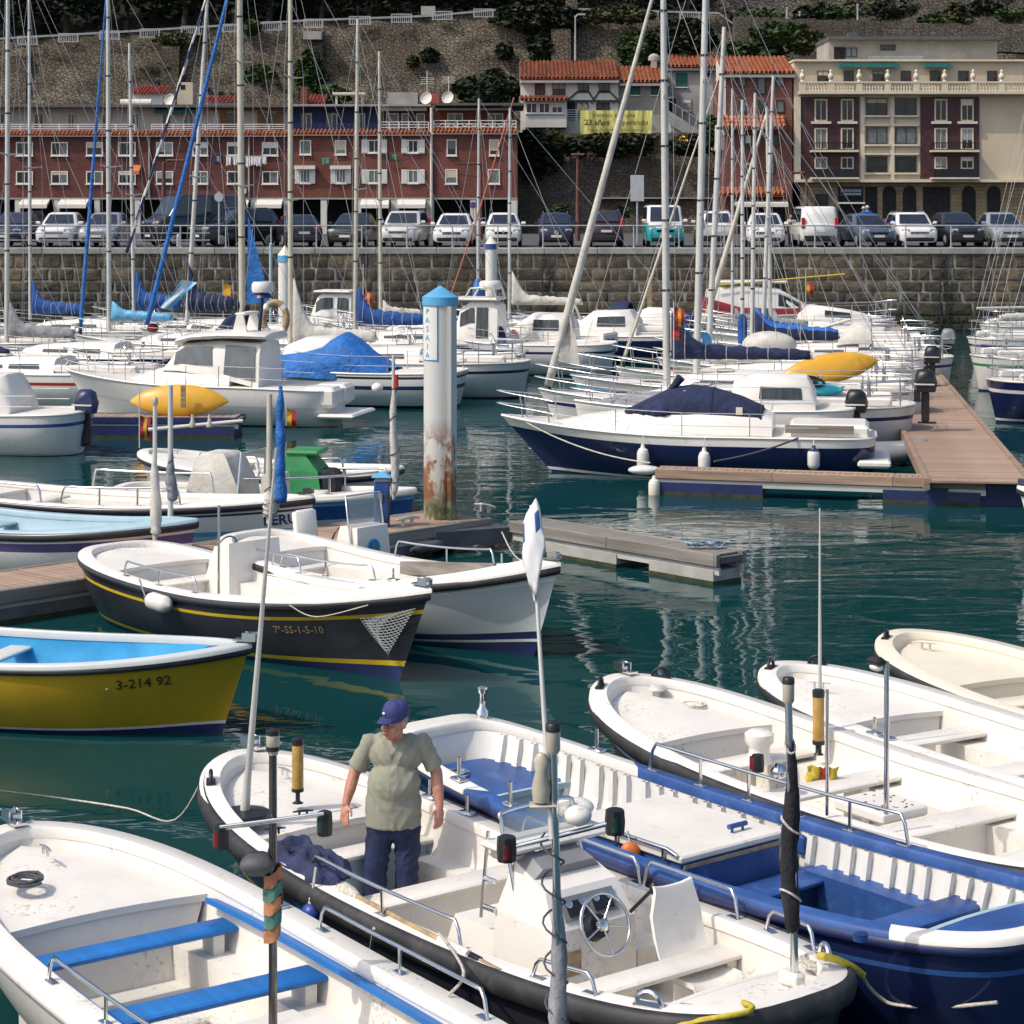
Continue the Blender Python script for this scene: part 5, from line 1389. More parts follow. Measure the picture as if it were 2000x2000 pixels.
 def out(s, p):
  q = V((p.x / (s.L / 2) ** 2 * (abs(p.x) / (s.L / 2)) ** 2, p.y / (s.B / 2) ** 2, 0))
  return q.normalized() if q.length > 1e-9 else V((1, 0, 0))
 def inner(s, u, side):
  L2 = s.L - s.gw - s.gwb; sh = (s.gw - s.gwb) / 2
  return V(((u - .5) * L2 + sh, side * s.f(u) * (s.B / 2 - s.gw), s.g(u)))
 def lin(s, u, side, k):
  """liner point: k = 0 under the gunwale, 1 on the floor; kept inside the hull skin"""
  p = s.inner(u, side)
  zt = p.z - .05
  c = 1 - (1 - s.inset) * k ** 1.6
  z = zt + (s.zf - zt) * k
  h = s.hull(u, side, (z - s.zk) / (s.g(u) - s.zk))
  x, y = p.x * (1 - .06 * k), abs(p.y * c)
  y = min(y, max(0, abs(h.y) * .97 - .02))
  if x > 0: x = min(x, h.x - .05 - .02 * k)
  else: x = max(x, h.x + .05 + .02 * k)
  return V((x, side * y, z))
 def lz(s, u, side, z):
  zt = s.g(u) - .05
  return s.lin(u, side, min(1, max(0, (zt - z) / (zt - s.zf))))
 def at(s, px, py, z):
  w = G(px, py, z); dx, dy = w.x - s.xc, w.y - s.yc
  return V((dx * s.ca + dy * s.sa, -dx * s.sa + dy * s.ca, z))
 def u(s, x): return x / s.L + .5
 def world(s, p): return V((s.xc + p[0] * s.ca - p[1] * s.sa, s.yc + p[0] * s.sa + p[1] * s.ca, p[2]))
 def deck(s, u0, u1, drop, m="white_deck", name="foredeck", bulk=None, camber=.03, bulk_end=0):
  g = MB(); n = 16
  rows = []
  for i in range(n + 1):
   u = u0 + (u1 - u0) * i / n
   z = s.g(min(u, 1)) - drop
   a, b = s.lz(u, 1, z), s.lz(u, -1, z)
   rows.append([a.lerp(b, j / 6) + V((0, 0, camber * math.sin(PI * j / 6) + .002)) for j in range(7)])
  g.grid(rows)
  o = g.obj(name, m, s.root, 60)
  ub = u0 if bulk_end == 0 else u1
  z = s.g(ub) - drop
  k = 1 if bulk_end else -1
  top = [s.lz(ub, 1, z).lerp(s.lz(ub, -1, z), j / 6) + V((0, 0, camber * math.sin(PI * j / 6))) for j in range(7)]
  bot = [s.lin(ub, 1, 1).lerp(s.lin(ub, -1, 1), j / 6) for j in range(7)]
  g=MB();g.grid([top, bot])
  g.grid([[p + V((k * .035, 0, .004)) for p in top], [p + V((k * .035, 0, -.05)) for p in top]])
  g.grid([[p + V((k * .035, 0, .004)) for p in top], [p + V((-k * .01, 0, .004)) for p in top]])
  g.obj("bulkhead", bulk or m, s.root)
  return o
 def seam(s, x0, x1, y0, y1, z, m="grey_plastic"):
  for a, c in (((x0, y0), (x1, y0)), ((x1, y0), (x1, y1)), ((x1, y1), (x0, y1)), ((x0, y1), (x0, y0))):
   g=MB();g.box(((a[0] + c[0]) / 2, (a[1] + c[1]) / 2, z), (abs(a[0] - c[0]) + .008, abs(a[1] - c[1]) + .008, .006)); g.obj("hatch_seam", m, s.root)
 def thwart(s, x, w=.28, z=.5, m="white_deck", th=.05, y0=None, y1=None, support=None, name="thwart", front=None):
  u = s.u(x)
  a = s.lz(u, 1, z).y if y0 is None else y0
  b = s.lz(u, -1, z).y if y1 is None else y1
  g=MB();g.rbox((x, (a + b) / 2, z), (w, abs(a - b), th), .015); o = g.obj(name, m, s.root, 40)
  if support:
   for yy in support:
    g=MB();g.box((x, yy, (z - th / 2 + s.zf) / 2), (w * .72, .09, z - th / 2 - s.zf)); g.obj("thwart_support", front or "white_deck", s.root)
  if front and not support:
   g=MB();g.box((x, (a + b) / 2, (z - th / 2 + s.zf) / 2), (w * .6, abs(a - b) * .98, z - th / 2 - s.zf - .004)); g.obj("thwart_locker", front, s.root)
  return o
 def bench(s, u0, u1, side, w, z, m="white_deck"):
  g = MB(); n = 8
  top, inn = [], []
  for i in range(n + 1):
   u = u0 + (u1 - u0) * i / n
   p = s.lz(u, side, z); top.append(p); inn.append(V((p.x, p.y - side * w, z)))
  bot = [V((p.x, p.y, s.zf)) for p in inn]
  g.grid([top, inn, bot])
  g.poly([top[0], inn[0], bot[0]]); g.poly([top[-1], inn[-1], bot[-1]])
  return g.obj("side_bench", m, s.root, 40)
 def gun_pt(s, u, side, dz=.03, inn=.5):
  return s.hull(u, side, 1).lerp(s.inner(u, side), inn) + V((0, 0, dz))
 def handrail(s, u0, u1, side, h=.2, posts=3, r=.014, m="chrome"):
  g = MB(); n = 14
  top = [s.gun_pt(u0 + (u1 - u0) * i / n, side, .03 + h) for i in range(n + 1)]
  d0 = (top[1] - top[0]).normalized(); d1 = (top[-1] - top[-2]).normalized()
  a, b = s.gun_pt(u0, side, .03) - d0 * .05, s.gun_pt(u1, side, .03) + d1 * .05
  pts = [a, a.lerp(top[0], .7) , top[0] + d0 * .03] + top[1:-1] + [top[-1] - d1 * .03, b.lerp(top[-1], .7), b]
  g.tube(pts, r, 7)
  o = g.obj("handrail", m, s.root, 60)
  for k in range(posts):
   u = u0 + (u1 - u0) * (k / (posts - 1) if posts > 1 else .5)
   q = s.gun_pt(u, side, .03)
   g = MB()
   if 0 < k < posts - 1: g.tube([q, q + V((0, 0, h))], r, 7)
   g.rbox(q, (.12, .06, .014), .005, rz=math.atan2(d0.y, d0.x)); g.obj("rail_foot", m, o)
  return o
 def cleat(s, p, rz=0, m="chrome", k=1.0):
  g = MB(); c = V(p)
  d = V((math.cos(rz), math.sin(rz), 0))
  for e in (-.04, .04): g.tube([c + d * e * k, c + d * e * k + V((0, 0, .05 * k))], .012 * k, 6)
  g.tube([c - d * .11 * k + V((0, 0, .055 * k)), c - d * .04 * k + V((0, 0, .06 * k)), c + d * .04 * k + V((0, 0, .06 * k)), c + d * .11 * k + V((0, 0, .055 * k))], [.008 * k, .013 * k, .013 * k, .008 * k], 6)
  return g.obj("cleat", m, s.root, 60)
 def bow_roller(s, side=0, m="chrome"):
  p = s.gun_pt(.995, 1, .03, .3); p.y = side
  g=MB();g.box(p + V((.02, 0, .03)), (.26, .11, .02));
  for e in (-.05, .05): g.box(p + V((.08, e, .07)), (.16, .012, .09))
  g.lathe([(.03, -.04), (.018, 0), (.03, .04)], 10, p + V((.12, 0, .085)), (0, 1, 0)); return g.obj("bow_roller", m, s.root, 40)
 def fairlead(s, u, side, m="black_plastic"):
  p = s.gun_pt(u, side, .03); g = MB()
  pts = [p + s.tan(u, side) * .09 * math.cos(q) + V((0, 0, .09 * math.sin(q))) for q in [PI * k / 8 for k in range(9)]]
  g.tube(pts, .018, 6); g.box(p, (.2, .08, .015), rz=math.atan2(s.tan(u, side).y, s.tan(u, side).x)); return g.obj("fairlead", m, s.root, 60)
 def tan(s, u, side):
  d = s.hull(min(1, u + .01), side, 1) - s.hull(max(0, u - .01), side, 1); d.z = 0
  return d.normalized()
 def rowlock(s, u, side, h=.16):
  p = s.gun_pt(u, side, .03); g=MB();g.tube([p, p + V((0, 0, h))], .017, 8); g.rbox(p + V((0, 0, .008)), (.16, .10, .03), .01, rz=math.atan2(s.tan(u, side).y, s.tan(u, side).x)); return g.obj("thole_pin", "chrome", s.root, 60)
 def pole(s, p, h, r=.022, m="chrome", name="pole", lean=(0, 0)):
  p = V(p); g=MB();g.tube([p, p + V((lean[0], lean[1], h))], r if isinstance(r, (list, tuple)) else [r, r * .9], 9); return g.obj(name, m, s.root, 60)
 def light_mast(s, p, h, bar_z=None, bar_w=.6, r=.03, lampm="lamp_white", mastm="steel_dark_reflection"):
  p = V(p)
  o = s.pole(p, h - .16, r, mastm, name="light_mast")
  g = MB(); z = h - .16
  g.lathe([(.02, z), (.035, z + .005), (.035, z + .05), (.045, z + .06), (.045, z + .14), (.04, z + .15)], 14, p); g.obj("masthead_light", lampm, o, 50)
  g=MB();g.lathe([(.047, z + .135), (.047, z + .165), (.04, z + .17)], 14, p); g.obj("lamp_top", "black_plastic", o, 50)
  g=MB();g.lathe([(.046, z + .03), (.046, z + .06)], 14, p); g.obj("lamp_base", "black_plastic", o, 50)
  if bar_z:
   d = V((s.ca, -s.sa, 0)); up = V((0, 0, 1))
   d = (d + up * .13).normalized(); e = V((d.y, -d.x, 0)) * .02
   b0, b1 = p + up * bar_z - d * bar_w * .5, p + up * bar_z + d * bar_w * .5
   g=MB();g.tube([b0 + e, b1 + e], .016, 8); g.tube([b0 + e * 3 + up * .02, b1 + e * 3 + up * .02], .012, 8); g.obj("crossbar", "chrome", o, 60)
   for q, mm in ((b0, "lens_red"), (b1, "lens_green")):
    c = q - up * .06
    g=MB();g.lathe([(.05, -.08), (.055, 0), (.05, .07), (.03, .08)], 8, c); l_ = g.obj("sidelight", "black_plastic", o, 40)
    g=MB();g.lathe([(.03, -.05), (.03, .035)], 10, c + (V((s.sa, s.ca, 0)) * -.024) - d * .02); g.obj("sidelight_lens", mm, o, 40)
  return o
 def mizzen(s, p, h, sail="black_canvas", z0=.35, z1=None, r=.035, sr=.10, ties=3, mast_m="alu", seed=1, lean=(0, 0)):
  p = V(p); z1 = z1 or h * .93
  Ln = V((lean[0], lean[1], h)) / h
  o = s.pole(p, h, r, mast_m, "mizzen_mast", lean)
  rr = random.Random(seed)
  pts, rad = [], []
  n = 22
  for i in range(n + 1):
   k = i / n
   pts.append(p + Ln * (z0 + (z1 - z0) * k) + V((.012 * math.cos(k * 9 + seed), .012 * math.sin(k * 7), 0)) + V((sr * .25, 0, 0)) * (1 - k))
   rad.append(sr * (math.sin(PI * min(1, .12 + k * .9)) ** .5 * (1 - .55 * k) + .12) * rr.uniform(.88, 1.12) * (.35 if i == 0 else 1))
  g=MB();g.tube(pts, rad, 12)
  for i in range(len(g.v)):
   v = V(g.v[i]); c = V(pts[min(n, i // 12)])
   d = v - c; k = 1 + .16 * math.sin(5 * math.atan2(d.y, d.x) + (i // 12) * .45 + seed)
   g.v[i] = tuple(c + d * k)
  g.obj("furled_sail", sail, o, 180)
  for t in range(ties):
   k = (t + .6) / ties; i = int(k * n)
   g = MB(); c = pts[i]; R_ = rad[i] * 1.16
   g.tube([c + V((R_ * math.cos(q), R_ * math.sin(q), .05 * math.sin(q + t))) for q in [2 * PI * j / 12 for j in range(13)]], .009, 5); g.obj("sail_tie", "rope_white" if sail != "white_canvas" and sail != "grey_canvas" else "rope_dark", o, 60)
  return o
 def tube(s, name, pts, r, m, n=7, label=None): g=MB();g.tube(pts, r, n); return g.obj(name, m, s.root, 60, label)
 def letters(s, txt, u, side, v, size, m, **kw):
  p = s.hull(u, side, v); a = s.hull(u + .01, side, v); b = s.hull(u, side, min(1, v + .03))
  d = (a - p).normalized() * (-1 if side > 0 else 1)
  up = (b - p).normalized()
  fr = frame(p, d, up)
  nn = V((fr[0][2], fr[1][2], fr[2][2]))
  if nn.y * side < 0:
   d = -d; fr = frame(p, d, up); nn = V((fr[0][2], fr[1][2], fr[2][2]))
  fr.translation = p + nn * .012
  return text("lettering", txt, size, m, s.root, fr, .002, **kw)
def fender(label, top, length, r, m, rope_to=None, tipm="navy_paint", group="fenders hung along boat sides", horizontal=None):
 top = V(top)
 t = thing("fender", label, "fender", top, 0, group)
 ax = horizontal if horizontal else (0, 0, -1)
 L = length
 g=MB();g.lathe([(r * .25, 0), (r * .35, L * .08), (r * .8, L * .16), (r, L * .27), (r, L * .75), (r * .8, L * .88), (r * .3, L * .96), (.004, L)], 14, (0, 0, 0), ax); b = g.obj("body", m, t, 60)
 g=MB();g.lathe([(r * .28, -.03), (r * .38, L * .07), (r * .86, L * .17), (r * .6, L * .1)], 14, (0, 0, 0), ax); g.obj("end_cap", tipm, t, 60)
 if rope_to:
  g=MB();g.tube([(0, 0, 0), V(rope_to) - top], .012, 5); g.obj("rope", "rope_white", t)
 return t
def box_on(bt, name, pts_low, pts_high, m, smooth=None):
 g=MB();g.loft([pts_low, pts_high], True, True); return g.obj(name, m, bt.root, smooth)
# ---- the boat the man stands in
man_b = Launch("launch", "black hulled launch with a white interior and yellow side stripe, a man standing in it", (-.329, 16.636, 2.226, 7.114, 2.12, .30, .13, .66, 3.673, 1.76, 3.48, 3.5),
 [(0, .62, "black_hull"), (.62, .665, "yellow_paint"), (.665, 1.01, "black_hull")], floor_z=.06, gw=.16, gwb=.17, rub_r=.075)
b = man_b
b.deck(.80, 1.0, .13); b.deck(.0, .072, .07, name="stern_deck", bulk_end=1)
b.bench(.30, .47, -1, .30, .40)
b.bench(.47, .80, -1, .20, .36)
b.thwart(1.76, .26, .47, support=None, front="pale_blue", y0=.62, y1=-.85)
b.thwart(.42, .30, .52, front="white_deck"); b.thwart(-2.02, .26, .52, support=(.50, -.78))
for yy in (-.35, .30):     # locker lids on the bulkhead under the foredeck
 g = MB(); u0 = .798; x = (u0 - .5) * b.L - .06; g.rbox((x, yy, .42), (.03, .52, .22), .02); g.obj("locker_door", "white_gel", b.root);
g=MB();g.box((2.06, -.1, .57), (.02, 1.1, .02)); g.obj("deck_slot", "black_plastic", b.root)
yc = -.03
bx = lambda x0, x1, y0, y1, z: [(x0, y0, z), (x1, y0, z), (x1, y1, z), (x0, y1, z)]
box_on(b, "engine_box", bx(-1.05, -.10, yc - .42, yc + .42, .06), bx(-.98, -.24, yc - .34, yc + .34, .56), "white_gel")
c0 = [(-1.66, yc - .40, .06), (-.92, yc - .40, .06), (-.92, yc + .40, .06), (-1.66, yc + .40, .06)]
c1 = [(-1.66, yc - .38, .74), (-.98, yc - .38, .74), (-.98, yc + .38, .74), (-1.66, yc + .38, .74)]
c2 = [(-1.50, yc - .33, .98), (-1.10, yc - .30, 1.12), (-1.10, yc + .30, 1.12), (-1.50, yc + .33, .98)]
g=MB();g.loft([c0, c1, c2], True, True); con = g.obj("console", "white_gel", b.root)
g=MB();g.box((-1.585, yc, .865), (.02, .50, .17), rot=Matrix.Rotation(.59, 3, 'Y')); g.obj("dash_panel", "grey_plastic", con)
g=MB();g.box((-1.60, yc + .12, .865), (.02, .17, .11), rot=Matrix.Rotation(.59, 3, 'Y')); g.box((-1.60, yc - .12, .865), (.02, .17, .11), rot=Matrix.Rotation(.59, 3, 'Y')); g.obj("gauge", "black_plastic", con)
for k in range(4): g=MB();g.lathe([(.030, 0), (.032, .008), (.026, .010)], 12, (-1.605 + .02, yc - .19 + k * .125, .90), (-.83, 0, .56)); g.obj("dial", "chrome", con, 50)
g=MB();g.box((-1.668, yc + .22, .50), (.016, .16, .17)); g.obj("wood_hatch", "wood_tan", con)
g=MB();g.loft([[(-1.34, yc - .31, 1.03), (-1.12, yc - .29, 1.115), (-1.12, yc + .29, 1.115), (-1.34, yc + .31, 1.03)], [(-1.36, yc - .24, 1.10), (-1.16, yc - .22, 1.17), (-1.16, yc + .22, 1.17), (-1.36, yc + .24, 1.10)]], True, True); g.obj("instrument_hood", "grey_plastic", con)
g = MB()   # windscreen: clear sheet in a chrome hoop
ws = [(-1.10, yc - .30, 1.10), (-.98, yc - .33, 1.42), (-.98, yc + .33, 1.42), (-1.10, yc + .30, 1.10)]
g.prism(ws, (.008, 0, .003)); wso = g.obj("windscreen", "clear_screen", con)
hp = curve_pts([(-1.20, yc + .33, .72), (-1.10, yc + .33, 1.05), (-1.00, yc + .34, 1.36), (-.97, yc + .28, 1.45), (-.97, yc - .28, 1.45), (-1.00, yc - .34, 1.36), (-1.10, yc - .33, 1.05), (-1.20, yc - .33, .72)], 5)
g=MB();g.tube(hp, .016, 8); g.obj("screen_hoop", "chrome", con, 60)
g=MB();g.tube([(-.90, yc + .39, 1.30), (-.84, yc + .41, .66)], .014, 7); g.tube([(-.99, yc + .39, .95), (-.87, yc + .40, .95)], .02, 6); g.tube([(-.99, yc + .39, .74), (-.85, yc + .40, .74)], .02, 6); g.obj("grab_rail", "chrome", con, 60)
g=MB();g.rbox((-1.04, yc - .05, 1.215), (.34, 1.0, .05), .02); g.rbox((-.92, yc + .20, 1.15), (.26, .30, .14), .04); g.obj("screen_visor", "white_gel", con)
wc = V((-1.80, yc + .02, .78)); ax = V((-.92, 0, .40)).normalized()
ux, uy = V((0, 1, 0)), ax.cross(V((0, 1, 0)))
g=MB();g.tube([wc + ux * .215 * math.cos(q) + uy * .215 * math.sin(q) for q in [2 * PI * k / 32 for k in range(33)]], .013, 8, caps=False)
wh_ = g.obj("steering_wheel", "chrome", b.root, 60); wh_.location = (.18, 0, 0); con.location = (.18, 0, 0)
for k in range(5):
 q = 2 * PI * k / 5 + .35; g=MB();g.tube([wc - ax * .03 + ux * .03 * math.cos(q) + uy * .03 * math.sin(q), wc + ux * .21 * math.cos(q) + uy * .21 * math.sin(q)], [.010, .006], 6); g.obj("spoke", "chrome", wh_, 60)
g=MB();g.lathe([(.05, -.03), (.045, .01), (.02, .02)], 14, wc - ax * .02, ax); g.obj("wheel_hub", "chrome", wh_, 50)
g=MB();g.lathe([(.10, -.10), (.085, -.02)], 16, wc - ax * .05, ax); g.obj("wheel_boot", "black_plastic", wh_, 50)
g=MB();g.tube([(-1.70, yc - .30, .78), (-1.86, yc - .36, .96)], .014, 7); g.ball((-1.88, yc - .37, .98), (.035, .035, .05)); g.obj("throttle_lever", "black_plastic", con, 60)
sx, sy = -1.78, -.52
rows = []
prof = [(.42, .0, .40), (.40, .02, .42), (.16, .0, .44), (.02, .02, .48), (-.04, .03, .62), (-.08, .0, .80), (-.10, .0, .96), (-.115, .0, 1.0)]
for x, d, z in prof:
 w2 = .23 - (.05 if z > .9 else 0)
 rows.append([(sx - .10 - x * .9, sy + w2 * t_, z + (.02 + d) * abs(t_) ** 3) for t_ in (-1, -.9, -.5, 0, .5, .9, 1)])
th = [[(p[0] + (.03 if p[2] > .55 else 0), p[1], p[2] - (.035 if p[2] <= .55 else 0)) for p in r_] for r_ in rows]
g=MB();g.grid(rows); g.grid([r_[::-1] for r_ in th])
edge = [r_[0] for r_ in rows] + rows[-1] + [r_[-1] for r_ in rows[::-1]] + rows[0][::-1]
edge2 = [r_[0] for r_ in th] + th[-1] + [r_[-1] for r_ in th[::-1]] + th[0][::-1]
g.grid([edge, edge2]); so = g.obj("helm_seat", "white_gel", b.root, 60)
g=MB();g.rbox((sx - .28, sy, .23), (.30, .28, .34), .03); g.obj("seat_base", "white_gel", so)
b.handrail(.33, .60, 1, .19, 3); b.handrail(.135, .205, 1, .13, 2); b.handrail(.38, .58, -1, .19, 3); b.handrail(.22, .36, -1, .2, 3); b.handrail(.09, .16, -1, .15, 2)
for u_, sd in ((.66, 1), (.76, -1), (.69, -1)): b.rowlock(u_, sd)
b.bow_roller(-.15); b.fairlead(.93, 1); b.fairlead(.07, 1, "chrome"); b.fairlead(.06, -1, "chrome")
b.cleat((3.0, -.18, .84), 0);
mz = b.at(1420, 1705, .73)
g=MB();g.rbox(mz + V((.03, 0, .05)), (.17, .10, .10), .02); g.obj("mast_step", "white_gel", b.root);
mo = b.mizzen(mz, 1.92, "black_canvas", .34, 1.80, .028, .062, 3, "chrome", 3, lean=(0.02, .04))
g=MB();g.lathe([(.03, 1.88), (.04, 1.90), (.04, 2.01)], 12, mz + V((.02, .04, 0))); g.obj("masthead_light", "lamp_white", mo, 50)
g=MB();g.lathe([(.042, 2.01), (.042, 2.04), (.035, 2.05)], 12, mz + V((.02, .04, 0))); g.obj("lamp_top", "black_plastic", mo, 50)
ap = b.at(682, 1432, .78); g=MB();g.lathe([(.045, .10), (.05, .12), (.05, .52), (.045, .53)], 16, ap); am = g.obj("amber_tube", "amber", b.root, 50)
g=MB();g.lathe([(.05, 0), (.02, .02), (.02, .09), (.053, .10), (.053, .13)], 14, ap); g.obj("tube_foot", "black_plastic", am, 50); g=MB();g.lathe([(.054, .50), (.054, .55), (.04, .56)], 14, ap); g.obj("tube_cap", "black_plastic", am, 50)
wp = b.at(603, 1452, .78); top = P(650, 905, 17.6); wpw = b.world(wp); d = top - wpw
loc_top = V((d.x * b.ca + d.y * b.sa, -d.x * b.sa + d.y * b.ca, d.z)) + wp
b.tube("whip_antenna", [wp, wp.lerp(loc_top, .12), loc_top], [.045, .030, .010], "alu")
g=MB();g.lathe([(.22, 0), (.21, .04), (.05, .06)], 18, wp); g.obj("antenna_base", "black_plastic", b.root, 50)
for k, (px, py) in enumerate(((648, 1478), (690, 1452))): b.cleat(b.at(px, py, .76), 1.2, "black_plastic", .8)
b.letters("OTZO", .008, 1, .80, .15, "white_ink", shear=.2)
g=MB();g.ball(b.at(1134, 1398 + 20, 1.35) * 0 + V((-.90, yc - .42, 1.34)), (.16, .16, .07), 14, 8); g.obj("radar_dome", "white_gel", con, 60)
b.seam(2.2, 2.75, -.42, .18, .70);
# ---- blue wooden boat behind
blue_b = Launch("wooden_boat", "blue wooden boat with a white ribbed interior and white engine hatch, beyond the man's launch", (1.47, 17.60, 2.252, 7.284, 1.94, .202, .157, .80, 1.461, 5.272, 4.651, 3.334),
 [(0, .30, "black_hull"), (.30, .80, "navy_gel"), (.80, .83, "blue_paint"), (.83, 1.01, "navy_gel")], rub="navy_paint", rub_r=.035, gun="blue_paint", liner="white_paint", floor="green_floor", floor_z=.12,
 gunmats=[(0, .09, "white_gel"), (.09, .74, "blue_paint"), (.74, 1.01, "white_gel")], gw=.115, gwb=.28, inset=.84)
b = blue_b
for side in (1, -1):
 k = 0
 u_ = .05
 while u_ < .965:
  g = MB()
  a, c, d, e = b.lin(u_, side, .02), b.lin(u_, side, .4), b.lin(u_, side, .75), b.lin(u_, side, 1)
  o = b.tan(u_, side) * .028; nn = V((0, -side, 0))
  rows = [[p - o, p - o + nn * .055, p + o + nn * .055, p + o] for p in (a, c, d, e)]
  g.loft(rows, False); g.obj("rib", "white_paint", b.root); u_ += .0245 if k % 3 else .034; k += 1
 g=MB();g.loft([[b.lz(u, side, .40) + V((0, -side * .01, 0)), b.lz(u, side, .40) + V((0, -side * .075, 0)), b.lz(u, side, .30) + V((0, -side * .075, 0)), b.lz(u, side, .30)] for u in [.04 + .92 * i / 30 for i in range(31)]], False); g.obj("stringer", "blue_paint", b.root)
dk = b.deck(.855, .985, .30, "blue_paint", bulk="pale_blue", camber=.015)
g = MB(); p = b.at(905, 1372, .62); g.box(p + V((0, 0, .01)), (.26, .26, .02)); g.tube([p, p + V((0, 0, .20))], .035, 10); g.tube([p + V((0, -.09, .14)), p + V((0, .09, .14))], .02, 8); g.ball(p + V((0, 0, .2)), .04); g.obj("mooring_bitt", "chrome", b.root, 60)
g = MB(); p = b.gun_pt(.985, -1, .03); g.lathe([(.06, 0), (.06, .06), (.03, .10), (.028, .22), (.055, .25), (.05, .29), (.01, .30)], 14, p); g.obj("bow_post", "chrome", b.root, 50)
for u_, sd in ((.80, 1), (.80, -1), (.69, 1)): b.rowlock(u_, sd, .2)
z0, z1 = .38, .82
def blk(nm, x0, x1, y0, y1, za, zb, m, r=.0):
 g=MB();g.bb((x0, y0, za), (x1, y1, zb)); return g.obj(nm, m, b.root)
hx0, hx1, hy0, hy1 = -.50, .86, -.50, .60
blk("engine_case", hx0, hx1, hy0, hy1, .12, .76, "blue_paint")
g=MB();g.rbox(((hx0 + hx1) / 2, (hy0 + hy1) / 2, .79), (hx1 - hx0 + .06, hy1 - hy0 + .06, .06), .015); lid = g.obj("engine_lid", "white_deck", b.root)
g = MB(); p = V((-.30, -.22, .82)); g.tube([p + V((0, -.10, .05)), p + V((0, .10, .05))], .022, 8)
for e in (-.06, .06): g.tube([p + V((0, e, 0)), p + V((0, e, .05))], .012, 6)
g.obj("lid_handle", "blue_paint", lid, 60)
g=MB();g.box((hx0 - .035, (hy0 + hy1) / 2, .735), (.01, hy1 - hy0, .03)); g.obj("lid_edge", "wood_tan", lid)
g=MB();g.tube([(hx0, hy1 + .045, .83), (hx0 + .1, hy1 + .05, .86), (hx1 - .1, hy1 + .05, .86), (hx1, hy1 + .045, .78), (hx1, hy1 + .045, .5)], .018, 8); g.obj("hatch_rail", "chrome", b.root, 60)
for x in (hx0 + .15, .2):
 g=MB();g.tube([(x, hy1 + .05, .5), (x, hy1 + .05, .86)], .014, 7); g.obj("rail_post", "chrome", b.root, 60)
b.thwart(-.72, .34, .47, "blue_paint", .05, front="navy_paint"); b.thwart(1.35, .30, .50, "blue_paint", .05); b.thwart(-2.2, .30, .60, "blue_paint", .05)
b.bench(.08, .40, -1, .22, .52, "blue_paint")
b.handrail(.30, .70, -1, .24, 6, .015); b.deck(.0, .10, .12, "blue_paint", "stern_deck", bulk_end=1, bulk="pale_blue")
g = MB(); p = b.gun_pt(.47, -1, -.16, 1.0); g.rbox(p + V((0, .05, 0)), (.09, .06, .16), .02); g.rbox(p + V((-.17, .05, 0)), (.09, .06, .16), .02); g.obj("rope_block", "blue_paint", b.root)
g = MB(); p = b.at(1517, 1636, .93); g.lathe([(.05, 0), (.055, .05), (.01, .06)], 12, p); g.obj("filler_cap", "blue_paint", b.root, 50)
# ---- white launches on the right
white1 = Launch("launch", "large brown hulled launch with a white interior and white vent, right of the blue boat", (2.953, 19.463, 2.176, 6.678, 2.17, .30, 0.05, .75, 3.673, 1.76, 3.48, 3.5),
 [(0, .80, "brown_hull"), (.80, .83, "pale_blue"), (.83, 1.01, "black_hull")], floor_z=.18, gw=.15, gwb=.17, rub_r=.065)
b = white1
b.deck(.80, 1.0, .14); b.thwart(1.42, .34, .56, front=None); b.thwart(.30, .34, .56, support=(.5, -.5)); b.thwart(-1.1, .36, .55, front="white_deck")
b.deck(0, .12, .08, name="stern_deck", bulk_end=1); b.bench(.14, .78, -1, .30, .5); b.bench(.42, .6, 1, .25, .45)
g = MB(); p = b.at(1216, 1283, .82); g.lathe([(.06, 0), (.03, .04), (.03, .10), (.10, .14), (.08, .17), (.02, .18)], 12, p); g.obj("mooring_bitt", "alu", b.root, 50)
b.bow_roller(-.1); b.fairlead(.97, -1); b.fairlead(.97, 1); b.seam(2.15, 2.75, -.30, .30, .735)
g = MB(); p = b.at(1367, 1372, .55); g.lathe([(.13, 0), (.10, .10), (.10, .16), (.14, .20), (.14, .28), (.10, .31)], 16, p); g.obj("vent_cowl", "white_gel", b.root, 50)
g = MB(); p = b.at(1365, 1385, .78); g.lathe([(.055, 0), (.06, .08), (.055, .15)], 10, p); g.obj("sidelight", "black_plastic", b.root, 50)
g=MB();g.lathe([(.05, .02), (.05, .13)], 10, p + V((0.02, 0.02, 0))); g.obj("sidelight_lens", "lens_red", b.root, 50)
g = MB(); p = b.at(1398, 1385, .80); g.ball(p, (.09, .09, .07)); g.lathe([(.075, 0), (.085, .04), (.05, .06)], 12, p, (.4, .9, 0)); g.obj("spotlight", "chrome", b.root, 60)
p = b.at(1455, 1360, .6); g=MB();g.lathe([(.05, .10), (.056, .12), (.056, .58), (.05, .59)], 16, p); am = g.obj("amber_tube", "amber", b.root, 50)
g=MB();g.lathe([(.05, 0), (.03, .02), (.03, .09), (.06, .10), (.06, .14)], 14, p); g.obj("tube_foot", "black_plastic", am, 50); g=MB();g.lathe([(.06, .56), (.06, .62), (.045, .63)], 14, p); g.obj("tube_cap", "black_plastic", am, 50)
q = b.at(1457, 1330, .75); b.pole(q, P(1459, 988, 21.3).z - .75, [.022, .008], "alu", "whip_antenna")
b.pole(b.at(1468, 1450, .80), 1.05, .016, "chrome", "rail_pole");
p = b.at(1556, 1448, .80); po = b.pole(p, P(1556, 1222, b.world(p).y).z - .8, .024, "chrome", "rail_pole")
g = MB(); tp = p + V((.02, .05, P(1556, 1222, b.world(p).y).z - .8)); g.rbox(tp + V((.03, .02, .0)), (.16, .11, .08), .03); g.obj("deck_light", "black_plastic", po); g=MB();g.ball(tp + V((.03, .02, -.045)), (.07, .05, .035), 12, 8); g.obj("light_lens", "white_gel", po, 60)
